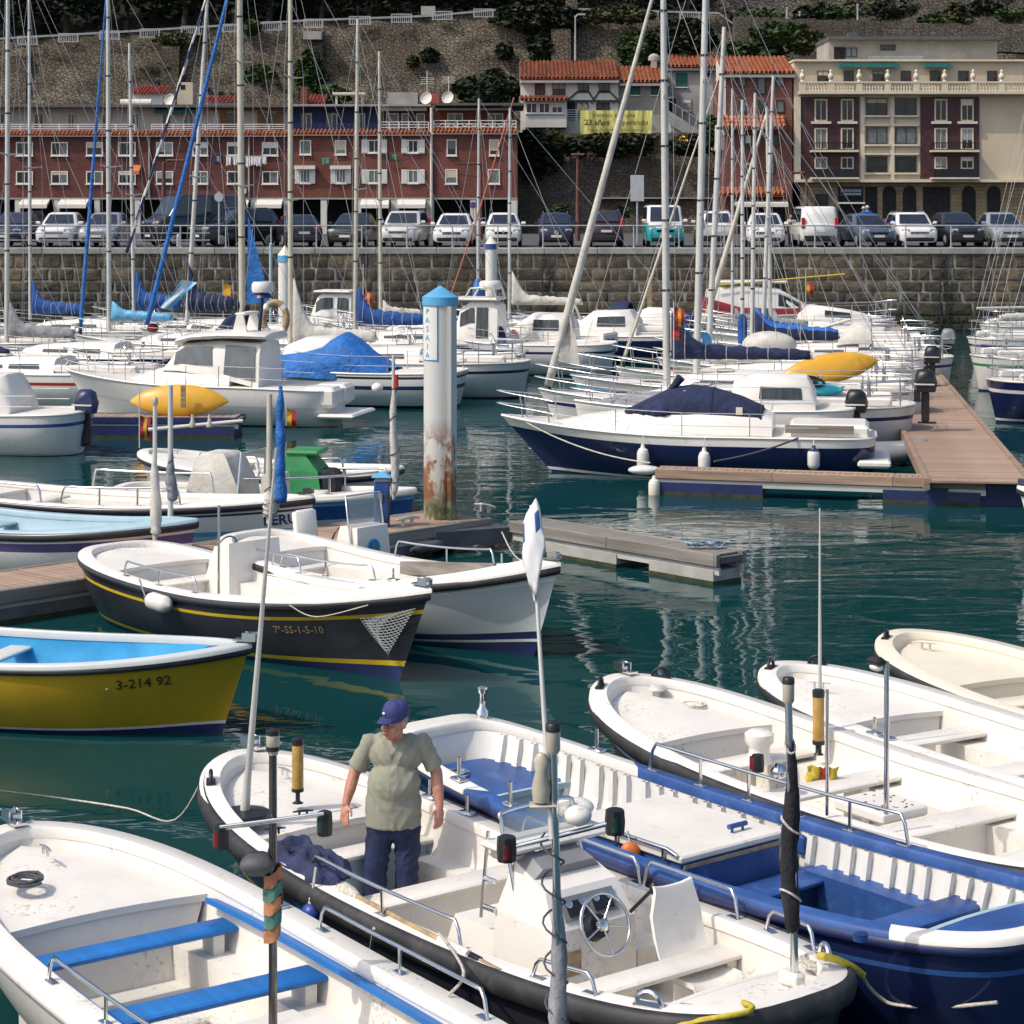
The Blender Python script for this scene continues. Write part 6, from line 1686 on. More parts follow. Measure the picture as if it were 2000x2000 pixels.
g=MB();g.rbox((-.55, .02, .60), (.62, .55, .10), .02); g.obj("rusty_hatch", "white_gel", b.root, label="white hatch lid flecked with rust");
g = MB(); rr = random.Random(9)
for k in range(26):
 c = V((-.55 + rr.uniform(-.28, .28), .02 + rr.uniform(-.24, .24), .652)); g.box(c, (rr.uniform(.01, .05), rr.uniform(.008, .03), .003), rz=rr.uniform(0, 3))
g.obj("rust_flakes", "rust_post", b.root)
fl = thing("flag", "crumpled red and yellow flag hanging below the amber tube on the right white launch", "flag", b.world(b.at(1455, 1366, .75)))
rr = random.Random(5)
for mm, ox in (("rope_yellow", -.05), ("red_paint", .04), ("rope_yellow", .11)):
 rows = [[(ox + j * .045 - .07 + rr.uniform(-.015, .015), .05 * math.sin(j * 2 + i) - .09, -.06 - i * .05 + rr.uniform(-.012, .012)) for j in range(4)] for i in range(5)]
 g=MB();g.grid(rows); g.grid([[(p[0], p[1] + .012, p[2]) for p in r_] for r_ in rows]); g.obj("flag_cloth", mm, fl, 180)
white2 = Launch("launch", "white launch with a bare cream foredeck, tucked behind the large white launch on the right", (4.566, 20.75, 2.115, 6.496, 1.90, .15, .08, .75, 3.673, 1.76, 3.48, 3.5),
 [(0, .83, "brown_hull"), (.83, 1.01, "black_hull")], floor_z=.18, gw=.17, gwb=.2, rub_r=.06)
b = white2; b.deck(.74, 1.0, .13); b.thwart(.95, .34, .55); b.thwart(-.4, .34, .55, front="white_deck"); b.deck(0, .12, .08, name="stern_deck", bulk_end=1); b.bench(.14, .7, -1, .3, .48)
b.fairlead(.985, 1); b.fairlead(.97, -1); b.cleat(b.at(1455, 1262, .80), .6, "alu", 1.2); b.rowlock(.60, 1); b.rowlock(.57, 1)
g=MB();g.box((1.55, 0, .40), (.03, 1.15, .34)); g.obj("plywood_door", "wood_tan", b.root)
cream = Launch("launch", "cream launch at the right edge of the frame, only its rounded bow in view", (5.95, 22.4, 2.025, 6.484, 2.1, .15, .08, .75, 3.673, 1.76, 3.48, 3.5),
 [(0, .83, "brown_hull"), (.83, 1.01, "black_hull")], gun="cream_gel", liner="cream_gel", floor="cream_gel", floor_z=.18, gw=.17, gwb=.2, rub_r=.06)
b = cream; b.deck(.74, 1.0, .13, "cream_gel"); b.thwart(.95, .34, .55, "cream_gel"); b.thwart(-.5, .34, .55, "cream_gel", front="cream_gel"); b.deck(0, .12, .08, "cream_gel", "stern_deck", bulk_end=1); b.fairlead(.97, 1); b.cleat((2.7, 0, .8), .6, "alu", 1.2)
# ---- blue-thwart boat in the lower left
left_b = Launch("launch", "white launch with bright blue thwarts in the lower left corner", (-2.031, 14.496, 2.18, 6.999, 2.128, .15, .10, .75, 3.673, 1.76, 3.48, 3.5),
 [(0, .50, "navy_paint"), (.50, 1.01, "white_hull")], rub="white_hull", rub_r=.035, floor_z=.10, gw=.15, gwb=.18)
b = left_b
b.deck(.765, 1.0, .13); b.deck(0, .13, .08, name="stern_deck", bulk_end=1); b.bench(.14, .76, -1, .24, .36); b.bench(.14, .76, 1, .24, .36)
b.thwart(1.36, .25, .53, "bright_blue", .05, support=(-.72, .72)); b.thwart(.10, .28, .53, "bright_blue", .05, support=(-.78, .78)); b.thwart(-1.75, .28, .53, "bright_blue", .05, support=(-.6, .6))
g=MB();g.loft([[b.lz(u, -1, .665) + V((0, .0, 0)), b.lz(u, -1, .665) + V((0, .10, .03)), b.lz(u, -1, .625) + V((0, .10, .03)), b.lz(u, -1, .625)] for u in [.17 + .57 * i / 24 for i in range(25)]], False); g.obj("side_board", "bright_blue", b.root, label="bright blue board along the inside of the gunwale")
g=MB();g.loft([[b.lz(u, 1, .665), b.lz(u, 1, .665) + V((0, -.10, .03)), b.lz(u, 1, .625) + V((0, -.10, .03)), b.lz(u, 1, .625)] for u in [.17 + .57 * i / 24 for i in range(25)]], False); g.obj("side_board", "bright_blue", b.root)
box_on(b, "engine_box", bx(-.78, -.08, -.62, .36, .10), bx(-.72, -.14, -.56, .30, .42), "white_gel")
g=MB();g.box((-.43, -.13, .425), (.44, .62, .02)); g.obj("engine_lid", "white_deck", b.root)
box_on(b, "console", bx(-1.55, -.90, -.35, .35, .10), bx(-1.45, -.98, -.30, .30, .70), "white_gel")
g=MB();g.rbox((.95, .10, .12), (.5, .9, .06), .02); g.obj("floor_hatch", "white_gel", b.root)
for yy in (-.42, .05, .5): g=MB();g.box((1.845, yy, .40), (.012, .02, .42)); g.obj("bulkhead_seam", "grey_plastic", b.root)
g=MB();g.box((1.843, 0, .52), (.012, 1.2, .015)); g.obj("bulkhead_seam", "grey_plastic", b.root)
b.handrail(.23, .53, -1, .17, 3); b.handrail(.30, .55, 1, .17, 3); b.rowlock(.62, -1)
b.bow_roller(); b.fairlead(.95, 1); b.cleat((2.8, 0, .84), 0)
lmp = b.at(645, 1775, .42); Yw = b.world(lmp).y
lm = b.light_mast(lmp, P(645, 1325, Yw).z - .42, P(655, 1458, Yw).z - .42, 155 * Yw / F, .030)
g = MB(); zz = P(645, 1522, Yw).z - .42
dv = V((-b.ca, b.sa, 0)); c = lmp + V((0, 0, zz)) + dv * .10; g.rbox(c, (.22, .20, .14), .05, rz=-b.a); g.obj("horn_speaker", "fender_grey", lm, 60)
flag = thing("wrapped_flag", "faded orange and green striped flag wrapped round the steel light mast, lower left", "flag", b.world(lmp + V((0, 0, P(650, 1575, Yw).z - .42))), 0)
rr = random.Random(4)
for k in range(5):
 mm = ("orange_cloth", "green_cloth")[k % 2]
 if mm not in MATS: mat(mm, (.50, .22, .11) if k % 2 == 0 else (.08, .22, .18), .9, var=.15, vs=8, bump=.5, bs=20)
 z0_ = .20 - k * .09
 rows = []
 for i in range(4):
  rows.append([((.052 + .012 * math.sin(j * 2.2 + k)) * math.cos(q) * (1 + .15 * k / 4), (.052 + .012 * math.cos(j * 1.7 + i)) * math.sin(q), z0_ - i * .03 + .035 * math.sin(q + 1)) for j, q in enumerate([2 * PI * t_ / 12 for t_ in range(13)])])
 g=MB();g.grid(rows); g.obj("flag_stripe", mm, flag, 180)
mzp = b.at(1074, 1856, .75); Ym = b.world(mzp).y
mo = b.mizzen(mzp, P(1060, 1350, Ym).z - .75, "grey_canvas", .15, P(1066, 1515, Ym).z - .75, .026, .052, 0, "chrome", 6, lean=(-.01, .07))
hz = lambda y: P(1058, y, Ym).z - .75
tp = mzp + V((-.01, .07, hz(1350)))
g=MB();g.lathe([(.03, -.02), (.042, 0), (.042, .11)], 14, tp); g.obj("masthead_light", "lamp_white", mo, 50); g=MB();g.lathe([(.045, .11), (.045, .15), (.035, .16)], 14, tp); g.obj("lamp_top", "black_plastic", mo, 50)
cb_ = mzp + V((0, .05, hz(1480))); dd = (V((b.ca, -b.sa, 0)) + V((0, 0, .25))).normalized()
g=MB();g.tube([cb_ - dd * .28, cb_ + dd * .34], .016, 8); g.obj("crossbar", "chrome", mo, 60)
for e, mm in ((-.29, "lens_red"), (.36, "lens_green")):
 c = cb_ + dd * e; g=MB();g.lathe([(.055, -.07), (.06, 0), (.055, .07), (.03, .08)], 8, c); l_ = g.obj("sidelight", "black_plastic", mo, 40)
 g=MB();g.lathe([(.03, -.05), (.03, .035)], 10, c + V((b.sa, b.ca, 0)) * -.03); g.obj("sidelight_lens", mm, mo, 40)
g = MB(); c = mzp + V((0, .06, hz(1432))); g.rbox(c - V((b.ca, -b.sa, 0)) * .06, (.16, .11, .012), .004, rz=-b.a); g.lathe([(.05, .02), (.06, .10), (.035, .2), (.05, .26), (.02, .3)], 12, c - V((b.ca, -b.sa, 0)) * .07); g.obj("deck_lamp", "lamp_white", mo, 50)
g = MB(); c = mzp + V((0, .06, hz(1448))); g.ball(c + V((b.ca, -b.sa, 0)) * .14, (.085, .085, .06)); g.obj("radar_dome", "white_gel", mo, 60)
g = MB()
pts = []
for k in range(60):
 q = k * .62; z = hz(1480) + (hz(1830) - hz(1480)) * k / 59
 pts.append(mzp + V((.03 + .068 * math.cos(q), .068 * math.sin(q) + .05 * (1 - k / 59), z)))
g.tube(pts, .007, 5); g.obj("lashing", "rope_dark", mo, 60)
wp = b.world(mzp + V((-.04, .1, hz(1352)))); tpw = P(1028, 990, wp.y + .6)
whp = thing("flag_pole", "slim white pole with a drooping white and blue flag in the lower middle", "flag pole", wp - V((0, 0, .5)))
dv = tpw - (wp - V((0, 0, .5)))
g=MB();g.tube([(0, 0, 0), dv], [.018, .009], 8); g.obj("pole", "alu", whp, 60)
rows = []; rr = random.Random(2)
n_ = 9
for i in range(n_ + 1):
 k = i / n_; w_ = (.026 + .040 * math.sin(PI * min(1, k * 1.1 + .02)) ** .8) * (1 - .5 * max(0, k - .8) * 5)
 c = dv * (1 - .27 * k) + V((0, -.03, 0))
 rows.append([c + V((w_ * math.cos(q) * (1 + .12 * math.sin(i * 1.7)), w_ * .5 * math.sin(q) + .014 * math.sin(3 * q + i), .05 * math.cos(q))) for q in [2 * PI * j / 10 for j in range(10)]])
g=MB();g.loft(rows, True, True, mif=lambda i, j: 1 if (i in (1, 2) and j in (0, 1, 4, 5, 8)) else 0); g.obj("flag_cloth", ["cloth_white", "blue_paint"], whp, 180)
# ---- mid-ground launches on the left
black_b = Launch("launch", "black launch with two yellow stripes and a net at its bow, left of the pontoon", (-3.40, 28.82, -.80, 6.9, 2.12, .40, .18, .80, 1.55, 1.178, 3.48, 3.4),
 [(0, .35, "navy_paint"), (.35, .395, "yellow_paint"), (.395, .80, "black_hull"), (.80, .835, "yellow_paint"), (.835, 1.01, "black_hull")], rub="black_hull", floor_z=.36, gw=.16, gwb=.5, rake=.75, rub_r=.045)
b = black_b
b.deck(.70, .985, .10); b.deck(0, .16, .06, name="stern_deck", bulk_end=1); b.bench(.17, .68, 1, .24, .62); b.bench(.17, .68, -1, .2, .60); b.thwart(.55, .3, .64, front="white_deck"); b.thwart(-1.9, .34, .62, front="white_deck")
cp = b.at(602, 1105, .55)
box_on(b, "console", [(cp.x - .40, cp.y - .48, .36), (cp.x + .30, cp.y - .48, .36), (cp.x + .30, cp.y + .48, .36), (cp.x - .40, cp.y + .48, .36)], [(cp.x - .10, cp.y - .44, 1.10), (cp.x + .24, cp.y - .44, 1.18), (cp.x + .24, cp.y + .44, 1.18), (cp.x - .10, cp.y + .44, 1.10)], "white_gel")
g = MB(); wcx = cp + V((-.40, 0, .45)); g.tube([wcx + V((.05 * math.cos(q), .17 * math.sin(q), .17 * math.cos(q))) for q in [2 * PI * k / 20 for k in range(21)]], .012, 6); g.ball(wcx, .035); g.obj("steering_wheel", "black_plastic", b.root, 60)
b.handrail(.26, .50, -1, .2, 3); b.handrail(.28, .46, 1, .2, 3); b.bow_roller(); b.cleat((2.2, 0, 1.0), 0); b.cleat((2.6, -.25, 1.05), .5)
pp = b.at(565, 1122, .70); b.pole(pp, P(566, 990, b.world(pp).y).z - .7, .02, "chrome", "rail_pole")
mzp = b.at(470, 1046, .92); Ym = b.world(mzp).y; mo = b.mizzen(mzp, P(466, 842, Ym).z - .92, "white_canvas", .1, P(470, 905, Ym).z - .92, .035, .085, 0, "alu", 2)
tp = mzp + V((0, 0, P(466, 842, Ym).z - .92)); g=MB();g.lathe([(.03, 0), (.045, .02), (.045, .10), (.03, .12)], 12, tp); g.obj("masthead_light", "lamp_white", mo, 50)
b.letters("7ª-SS-1-5-10", .745, -1, .70, .15, "gold_ink")
net = MB()
a0 = b.hull(.985, -1, .86) + V((.04, -.06, .0)); a1 = b.hull(.88, -1, .80) + V((0, -.04, 0)); a2 = a0.lerp(a1, .40) + V((-.02, -.06, -.50))
for k in range(15):
 t_ = k / 14
 net.tube(sag(a0.lerp(a1, t_), a0.lerp(a2, t_), .02, 5), .0045, 4); net.tube(sag(a0.lerp(a1, t_), a1.lerp(a2, t_), .02, 5), .0045, 4); net.tube(sag(a0.lerp(a2, t_), a1.lerp(a2, t_), .03, 6), .006, 4)
t = thing("fishing_net", "pale mesh net hung in a triangle from the bow of the black launch", "net", b.world((0, 0, 0)), b.a); net.obj("mesh", "net", t)
fp = b.world(b.hull(.405, -1, .9) + V((-.2, -.14, .0)))
hd = V((math.cos(b.a), math.sin(b.a), -.06))
fender("white and navy fender hung level on the near side of the black launch", fp, .55, .115, "fender_white", fp + V((-.1, .05, .25)), "navy_paint", horizontal=hd)
grey_b = Launch("launch", "pale grey hulled launch whose console has a round blue mark, beside the pontoon", (-1.68, 29.95, -.72, 6.1, 1.98, .46, .25, .80, 2.335, 1.148, 3.48, 3.4),
 [(0, .34, "navy_paint"), (.34, .365, "white_ink"), (.365, .43, "navy_paint"), (.43, .86, "grey_hull"), (.86, 1.01, "white_hull")], floor_z=.36, gw=.16, gwb=.45, rake=.55, rub_r=.05)
b = grey_b
b.deck(.68, .985, .10); b.deck(0, .14, .06, name="stern_deck", bulk_end=1); b.bench(.15, .66, 1, .22, .62); b.thwart(.45, .3, .64, front="white_deck"); b.thwart(-2.0, .34, .62, front="white_deck")
cp = b.at(776, 1075, .55)
bx2 = lambda cx, cy, x0, x1, w, z: [(cx + x0, cy - w, z), (cx + x1, cy - w, z), (cx + x1, cy + w, z), (cx + x0, cy + w, z)]
g=MB();g.loft([bx2(cp.x, cp.y, -.35, .30, .36, .36), bx2(cp.x, cp.y, -.12, .24, .32, 1.12)], True, True); cno = g.obj("console", "white_gel", b.root)
g=MB();g.lathe([(.11, 0), (.125, .004), (.14, 0)], 20, (cp.x + .273, cp.y, .80), (1, 0, .1)); g.obj("round_mark", "sky_blue", cno)
g=MB();g.prism([(cp.x + .10, cp.y - .32, 1.12), (cp.x + .04, cp.y - .34, 1.55), (cp.x + .04, cp.y + .34, 1.55), (cp.x + .10, cp.y + .32, 1.12)], (.008, 0, 0)); g.obj("windscreen", "clear_screen", cno)
g=MB();g.tube([(cp.x + .2, cp.y + .36, .6), (cp.x + .10, cp.y + .36, 1.15), (cp.x + .03, cp.y + .36, 1.58), (cp.x + .03, cp.y - .36, 1.58), (cp.x + .10, cp.y - .36, 1.15), (cp.x + .2, cp.y - .36, .6)], .016, 7); g.obj("screen_hoop", "chrome", cno, 60)
sp = b.at(707, 1065, .66); g=MB();g.rbox(sp + V((0, 0, .10)), (.40, .42, .12), .04); g.rbox(sp + V((-.20, 0, .40)), (.10, .44, .56), .04, rot=Matrix.Rotation(-.15, 3, 'Y')); g.obj("helm_seat", "white_gel", b.root, 60)
g=MB();g.rbox(sp + V((0, 0, -.12)), (.2, .2, .34), .02); g.obj("seat_base", "white_gel", b.root)
g = MB(); wcx = cp + V((-.42, 0, .35)); g.tube([wcx + V((.06 * math.cos(q), .18 * math.sin(q), .17 * math.cos(q))) for q in [2 * PI * k / 20 for k in range(21)]], .014, 6); g.ball(wcx, .04); g.obj("steering_wheel", "black_plastic", b.root, 60)
b.handrail(.38, .72, 1, .22, 3, .016); b.handrail(.3, .6, -1, .2, 3); b.bow_roller(); b.rowlock(.76, 1); b.rowlock(.66, -1); b.cleat((2.0, .1, 1.0), .2); b.cleat((2.45, -.1, 1.08), .5)
g = MB(); pa, pb2 = b.gun_pt(.42, 1, -.10, 1.1), b.gun_pt(.80, 1, -.06, 1.2); g.loft([[p + V((0, .03, .09)), p + V((0, -.03, .09)), p + V((0, -.03, -.10)), p + V((0, .03, -.10))] for p in (pa, pa.lerp(pb2, .5), pb2)], True, True); g.obj("weathered_plank", "wood_grey", b.root)
b.letters("91-02", .62, -1, .66, .16, "black_ink")
yellow_b = Launch("rowing_boat", "small mustard yellow wooden boat with a bright blue interior at the left edge", (-5.522, 24.771, -.277, 5.407, 1.905, .20, .05, .80, 2.59, 1.237, 3.48, 3.4),
 [(0, .34, "navy_paint"), (.34, .365, "white_ink"), (.365, .95, "yellow_hull"), (.95, 1.01, "navy_paint")], rub="dark_metal", rub_r=.03, gun="grey_hull", liner="aqua_paint", floor="aqua_paint", floor_z=.32, gw=.07, gwb=.16, rake=.45)
b = yellow_b; b.deck(.93, .985, .05, "navy_paint", bulk="blue_paint"); b.thwart(-.6, .28, .62, "white_paint"); b.thwart(1.2, .24, .58, "white_paint"); b.thwart(-1.9, .28, .62, "white_paint"); b.letters("3-214 92", .82, -1, .80, .17, "black_ink"); b.rowlock(.4, -1); b.bow_roller()
g = MB(); p = b.lz(.74, 1, .55); g.prism([p, p + V((-.28, -.35, -.2)), p + V((-.30, -.35, -.2)), p + V((-.06, 0, .0))], (0, .02, .06)); g.obj("knee", "blue_paint", b.root)
def simple_launch(label, fit, bands, deckm="white_deck", name="launch", **kw):
 b = Launch(name, label, fit, bands, **kw)
 return b
pasai = Launch("launch", "light blue launch with a purple stripe below its dark rubbing strake, at the left edge", (-7.62, 34.62, -.42, 6.0, 2.1, .25, .15, .78, 2.2, 1.2, 3.48, 3.4),
 [(0, .45, "grey_hull"), (.45, .74, "white_hull"), (.74, .86, "purple_paint"), (.86, 1.01, "white_hull")], rub="black_hull", gun="pale_blue", liner="pale_blue", floor="pale_blue", floor_z=.40, gw=.14, gwb=.45, rake=.3, rub_r=.055)
b = pasai; b.deck(.80, .985, .08, "sky_blue"); b.thwart(.6, .3, .62, "pale_blue"); b.thwart(-1.2, .3, .62, "pale_blue"); b.letters("PASAI", .80, -1, .62, .33, "black_ink", bold=.008)
mzp = b.at(493, 1008, .95); Ym = b.world(mzp).y; mo = b.mizzen(mzp, P(493, 812, Ym).z - .95, "grey_canvas", .25, P(493, 905, Ym).z - .95, .045, .085, 2, "alu", 5)
zc = P(520, 872, Ym).z - .95; dd = V((b.ca, -b.sa, 0)).normalized(); g=MB();g.tube([mzp + V((0, 0, zc - .06)) - dd * .35, mzp + V((0, 0, zc + .08)) + dd * 1.15], .03, 7); g.obj("crossbar", "alu", mo, 60)
for e in (.35, .62):
 g = MB(); c = mzp + V((0, 0, zc - .02)) + dd * e; g.lathe([(.05, 0), (.06, .04), (.03, .10), (.02, .2)], 10, c); g.obj("deck_lamp", "lamp_white", mo, 50)
peru = Launch("launch", "white launch with blue hull bands and a canvas covered console, left of the blue pedestal", (-6.75, 37.45, -.33, 7.2, 2.05, .22, .15, .78, 2.0, 1.2, 3.48, 3.4),
 [(0, .40, "sky_blue"), (.40, .55, "grey_hull"), (.55, .62, "sky_blue"), (.62, .84, "white_hull"), (.84, .87, "navy_paint"), (.87, 1.01, "white_hull")], rub="black_hull", floor_z=.42, gw=.16, gwb=.45, rake=.15, rub_r=.05)
b = peru; b.deck(.70, .985, .08); b.deck(0, .15, .08, name="stern_deck", bulk_end=1); b.thwart(.5, .3, .68); b.bench(.2, .65, 1, .3, .66); b.thwart(-1.7, .3, .68)
b.letters("PERU II", .945, -1, .74, .25, "navy_ink", bold=.006)
cp = b.at(575, 985, .6); g=MB();g.loft([bx2(cp.x, cp.y, -.6, .5, .45, .42), bx2(cp.x, cp.y, -.55, .45, .43, .9), bx2(cp.x, cp.y, -.40, .2, .38, 1.42), bx2(cp.x, cp.y, -.3, .1, .3, 1.50)], True, True); g.obj("console_cover", "white_canvas", b.root, 40)
g=MB();g.loft([bx2(cp.x + 1.0, cp.y, -.2, .15, .35, .42), bx2(cp.x + 1.0, cp.y, -.15, .1, .30, 1.15)], True, True); g.obj("seat_cover", "white_canvas", b.root, 40)
b.handrail(.42, .72, -1, .30, 4, .02); b.handrail(.1, .35, -1, .28, 3, .02); b.handrail(.35, .70, 1, .35, 3, .02); b.bow_roller()
g=MB();g.tube([(cp.x + .5, cp.y - .55, .8), (cp.x + .55, cp.y - .5, 1.55), (cp.x + .55, cp.y + .5, 1.55), (cp.x + .5, cp.y + .55, .8)], .022, 7); g.obj("grab_arch", "chrome", b.root, 60)
p0 = G(640, 1012, .95); lw_ = V(((p0.x - b.xc) * b.ca + (p0.y - b.yc) * b.sa, -(p0.x - b.xc) * b.sa + (p0.y - b.yc) * b.ca, .9))
mo = b.mizzen(lw_, P(641, 825, p0.y).z - .9, "white_canvas", .1, P(641, 960, p0.y).z - .9, .05, .13, 3, "alu_cream", 8)
pts, rad = [], []
for k in range(20):
 t_ = k / 19; pts.append(lw_ + V((.16 + .012 * math.sin(k * .8), .05, P(652, 985 - 172 * t_, p0.y).z - .9))); rad.append(.035 + .065 * (1 - t_) ** .6 + .012 * math.sin(k * 1.3))
g=MB();g.tube(pts, rad, 10); g.obj("furled_flag", "tarp_blue", mo, 180, label="bright blue furled cloth beside the mast")
whb = Launch("launch", "plain white launch with a bare foredeck, bow to the left, just below the yellow kayak", (-4.8, 41.85, 2.72, 5.6, 2.2, .22, .1, .80, 3.6, 1.76, 3.48, 3.4),
 [(0, .40, "sky_blue"), (.40, 1.01, "white_hull")], floor_z=.40, gw=.18, gwb=.2, rub_r=.05)
b = whb; b.deck(.66, 1.0, .06); b.thwart(.3, .3, .68); b.thwart(-1.4, .3, .68); b.deck(0, .15, .08, name="stern_deck", bulk_end=1); b.handrail(.42, .66, 1, .30, 3, .022); b.handrail(.1, .35, 1, .3, 3, .022); b.cleat((2.0, .1, .98), .5, "alu", 1.4)
grn = Launch("launch", "blue and white launch with a bright green engine box, beside the pontoon", (-4.5, 39.2, -.16, 5.6, 1.9, .13, .05, .68, 1.7, 1.3, 3.48, 3.4),
 [(0, .45, "navy_paint"), (.45, .60, "white_hull"), (.60, .84, "blue_paint"), (.84, .90, "sky_blue"), (.90, 1.01, "white_hull")], rub="white_hull", floor_z=.45, gw=.16, gwb=.45, rake=.2, rub_r=.04)
b = grn; b.deck(.72, .985, .07); b.deck(0, .12, .08, name="stern_deck", bulk_end=1); b.thwart(1.0, .3, .7)
cp = b.at(696, 972, .6)
g=MB();g.loft([bx2(cp.x, cp.y, -.42, .40, .45, .45), bx2(cp.x, cp.y, -.38, .30, .42, 1.05), bx2(cp.x, cp.y, -.30, .05, .36, 1.35)], True, True); eb = g.obj("engine_box", "green_paint", b.root)
g=MB();g.rbox((cp.x + .0, cp.y, 1.38), (.62, .8, .08), .03); g.obj("box_lid", "green_paint", eb); g=MB();g.rbox((cp.x + .52, cp.y - .2, .78), (.32, .42, .62), .08); g.obj("black_sack", "black_canvas", b.root)
b.handrail(.45, .93, -1, .32, 4, .022); b.handrail(.45, .93, 1, .32, 4, .022)
p0 = G(824, 972, 1.05); lw_ = V(((p0.x - b.xc) * b.ca + (p0.y - b.yc) * b.sa, -(p0.x - b.xc) * b.sa + (p0.y - b.yc) * b.ca, .95))
mo = b.mizzen(lw_, P(823, 772, p0.y).z - .9, "white_canvas", .05, P(823, 800, p0.y).z - .9, .03, .075, 4, "alu", 4)
g=MB();g.ball(lw_ + V((-.28, 0, P(815, 820, p0.y).z - .9)), (.10, .10, .08)); g.obj("radar_dome", "white_gel", mo, 60); g=MB();g.tube([lw_ + V((.05, -.02, P(823, 800, p0.y).z - .9)), lw_ + V((.05, -.02, P(823, 820, p0.y).z - .9))], .04, 6); g.obj("tail_pennant", "red_paint", mo)
# ------------------------------------------------------------------ pontoons and main pile
def pile_mat():
 m = bpy.data.materials.new("pile_paint"); MATS["pile_paint"] = m
 m.use_nodes = True
 t = m.node_tree; n, l = t.nodes, t.links; b = n["Principled BSDF"]; b.inputs["Roughness"].default_value = .55
 g = n.new("ShaderNodeNewGeometry"); sp = n.new("ShaderNodeSeparateXYZ"); l.new(g.outputs["Position"], sp.inputs[0])
 def nz(sc, st, det=6, rg=.65):
  mp = n.new("ShaderNodeMapping"); mp.inputs["Scale"].default_value = st; l.new(g.outputs["Position"], mp.inputs[0])
  k = n.new("ShaderNodeTexNoise"); k.inputs["Scale"].default_value = sc; k.inputs["Detail"].default_value = det; k.inputs["Roughness"].default_value = rg; l.new(mp.outputs[0], k.inputs["Vector"]); return k.outputs[0]
 def rng(v, a, c, x=0., y=1.):
  k = n.new("ShaderNodeMapRange"); k.inputs[1].default_value = a; k.inputs[2].default_value = c; k.inputs[3].default_value = x; k.inputs[4].default_value = y; l.new(v, k.inputs[0]); return k.outputs[0]
 def mul(a, c):
  k = n.new("ShaderNodeMath"); k.operation = 'MULTIPLY'; l.new(a, k.inputs[0]); l.new(c, k.inputs[1]); return k.outputs[0]
 def mix(f, a, c):
  k = n.new("ShaderNodeMix"); k.data_type = 'RGBA'; l.new(f, k.inputs[0])
  for i, v in ((6, a), (7, c)):
   if isinstance(v, tuple): k.inputs[i].default_value = (*v, 1)
   else: l.new(v, k.inputs[i])
  return k.outputs[2]
 z = sp.outputs[2]
 rust_n = rng(nz(3.2, (1, 1, .6), 8, .7), .44, .52)
 rust = mul(rust_n, mul(rng(z, 2.25, 1.7), rng(z, .55, .85)))
 streak = mul(rng(nz(7, (1, 1, .08)), .56, .66), mul(rng(z, 2.9, 2.0), rng(sp.outputs[0], -1.22, -1.08)))
 alg = mul(rng(nz(5, (1, 1, .5)), .35, .6), rng(z, 1.1, .75))
 scuff = rng(nz(6, (1, 1, .4), 8, .75), .60, .75, 0, .3)
 c = mix(scuff, (.56, .56, .53), (.34, .34, .32))
 c = mix(rng(z, 1.9, 1.1, 0, .6), c, (.46, .39, .28))
 rc = mix(nz(14, (1, 1, 1)), (.13, .045, .02), (.36, .155, .06))
 c = mix(streak, c, rc); c = mix(rust, c, rc); c = mix(alg, c, (.075, .085, .022)); c = mix(rng(z, .5, .2, 0, .8), c, (.05, .052, .03))
 l.new(c, b.inputs["Base Color"])
 bp = n.new("ShaderNodeBump"); bp.inputs["Strength"].default_value = .4; bp.inputs["Distance"].default_value = .02; l.new(rust, bp.inputs["Height"]); l.new(bp.outputs[0], b.inputs["Normal"])
pile_mat()
YP = 37.4; XP = (893.5 - 1000) * YP / F; RP = .287
mp_ = pile("tall white steel mooring pile with a blue cone cap and a rusty foot", 893.5, YP, RP * 2 * F / YP, 664, 27, "sky_blue", "sky_blue", "pile_paint", -1.2)
H0 = P(893.5, 664, YP).z
g = MB(); rows = []
for i in range(2):
 z = (P(0, 773, YP).z, P(0, 693, YP).z)[i]
 rows.append([(RP * 1.02 * math.sin(q), -RP * 1.02 * math.cos(q), z) for q in [R(-95 + 87 * k / 14) for k in range(15)]])
g.grid(rows); pn = g.obj("name_panel", "white_paint", mp_, 180)
zt_, zb_ = P(0, 693, YP).z, P(0, 773, YP).z
g = MB()
for z in (zt_, zb_): g.tube([(RP * 1.035 * math.sin(R(-95 + 87 * k / 14)), -RP * 1.035 * math.cos(R(-95 + 87 * k / 14)), z) for k in range(15)], .008, 5)
for q in (-95, -8): g.tube([(RP * 1.035 * math.sin(R(q)), -RP * 1.035 * math.cos(R(q)), z) for z in (zt_, zb_)], .008, 5)
g.obj("panel_border", "sky_blue", pn)
qa = R(-47)
for k, ch in enumerate("PASAIA"):
 z = zt_ - .10 - (zt_ - zb_ - .18) * k / 5
 text("lettering", ch, .14, "sky_blue", pn, frame((RP * 1.03 * math.sin(qa), -RP * 1.03 * math.cos(qa), z), (math.cos(qa), math.sin(qa), 0), (0, 0, 1)), .004)
g=MB();g.bb((.13, -RP - .03, .1), (.20, -RP + .06, H0 - .35)); g.obj("weld_seam", "pile_paint", mp_)
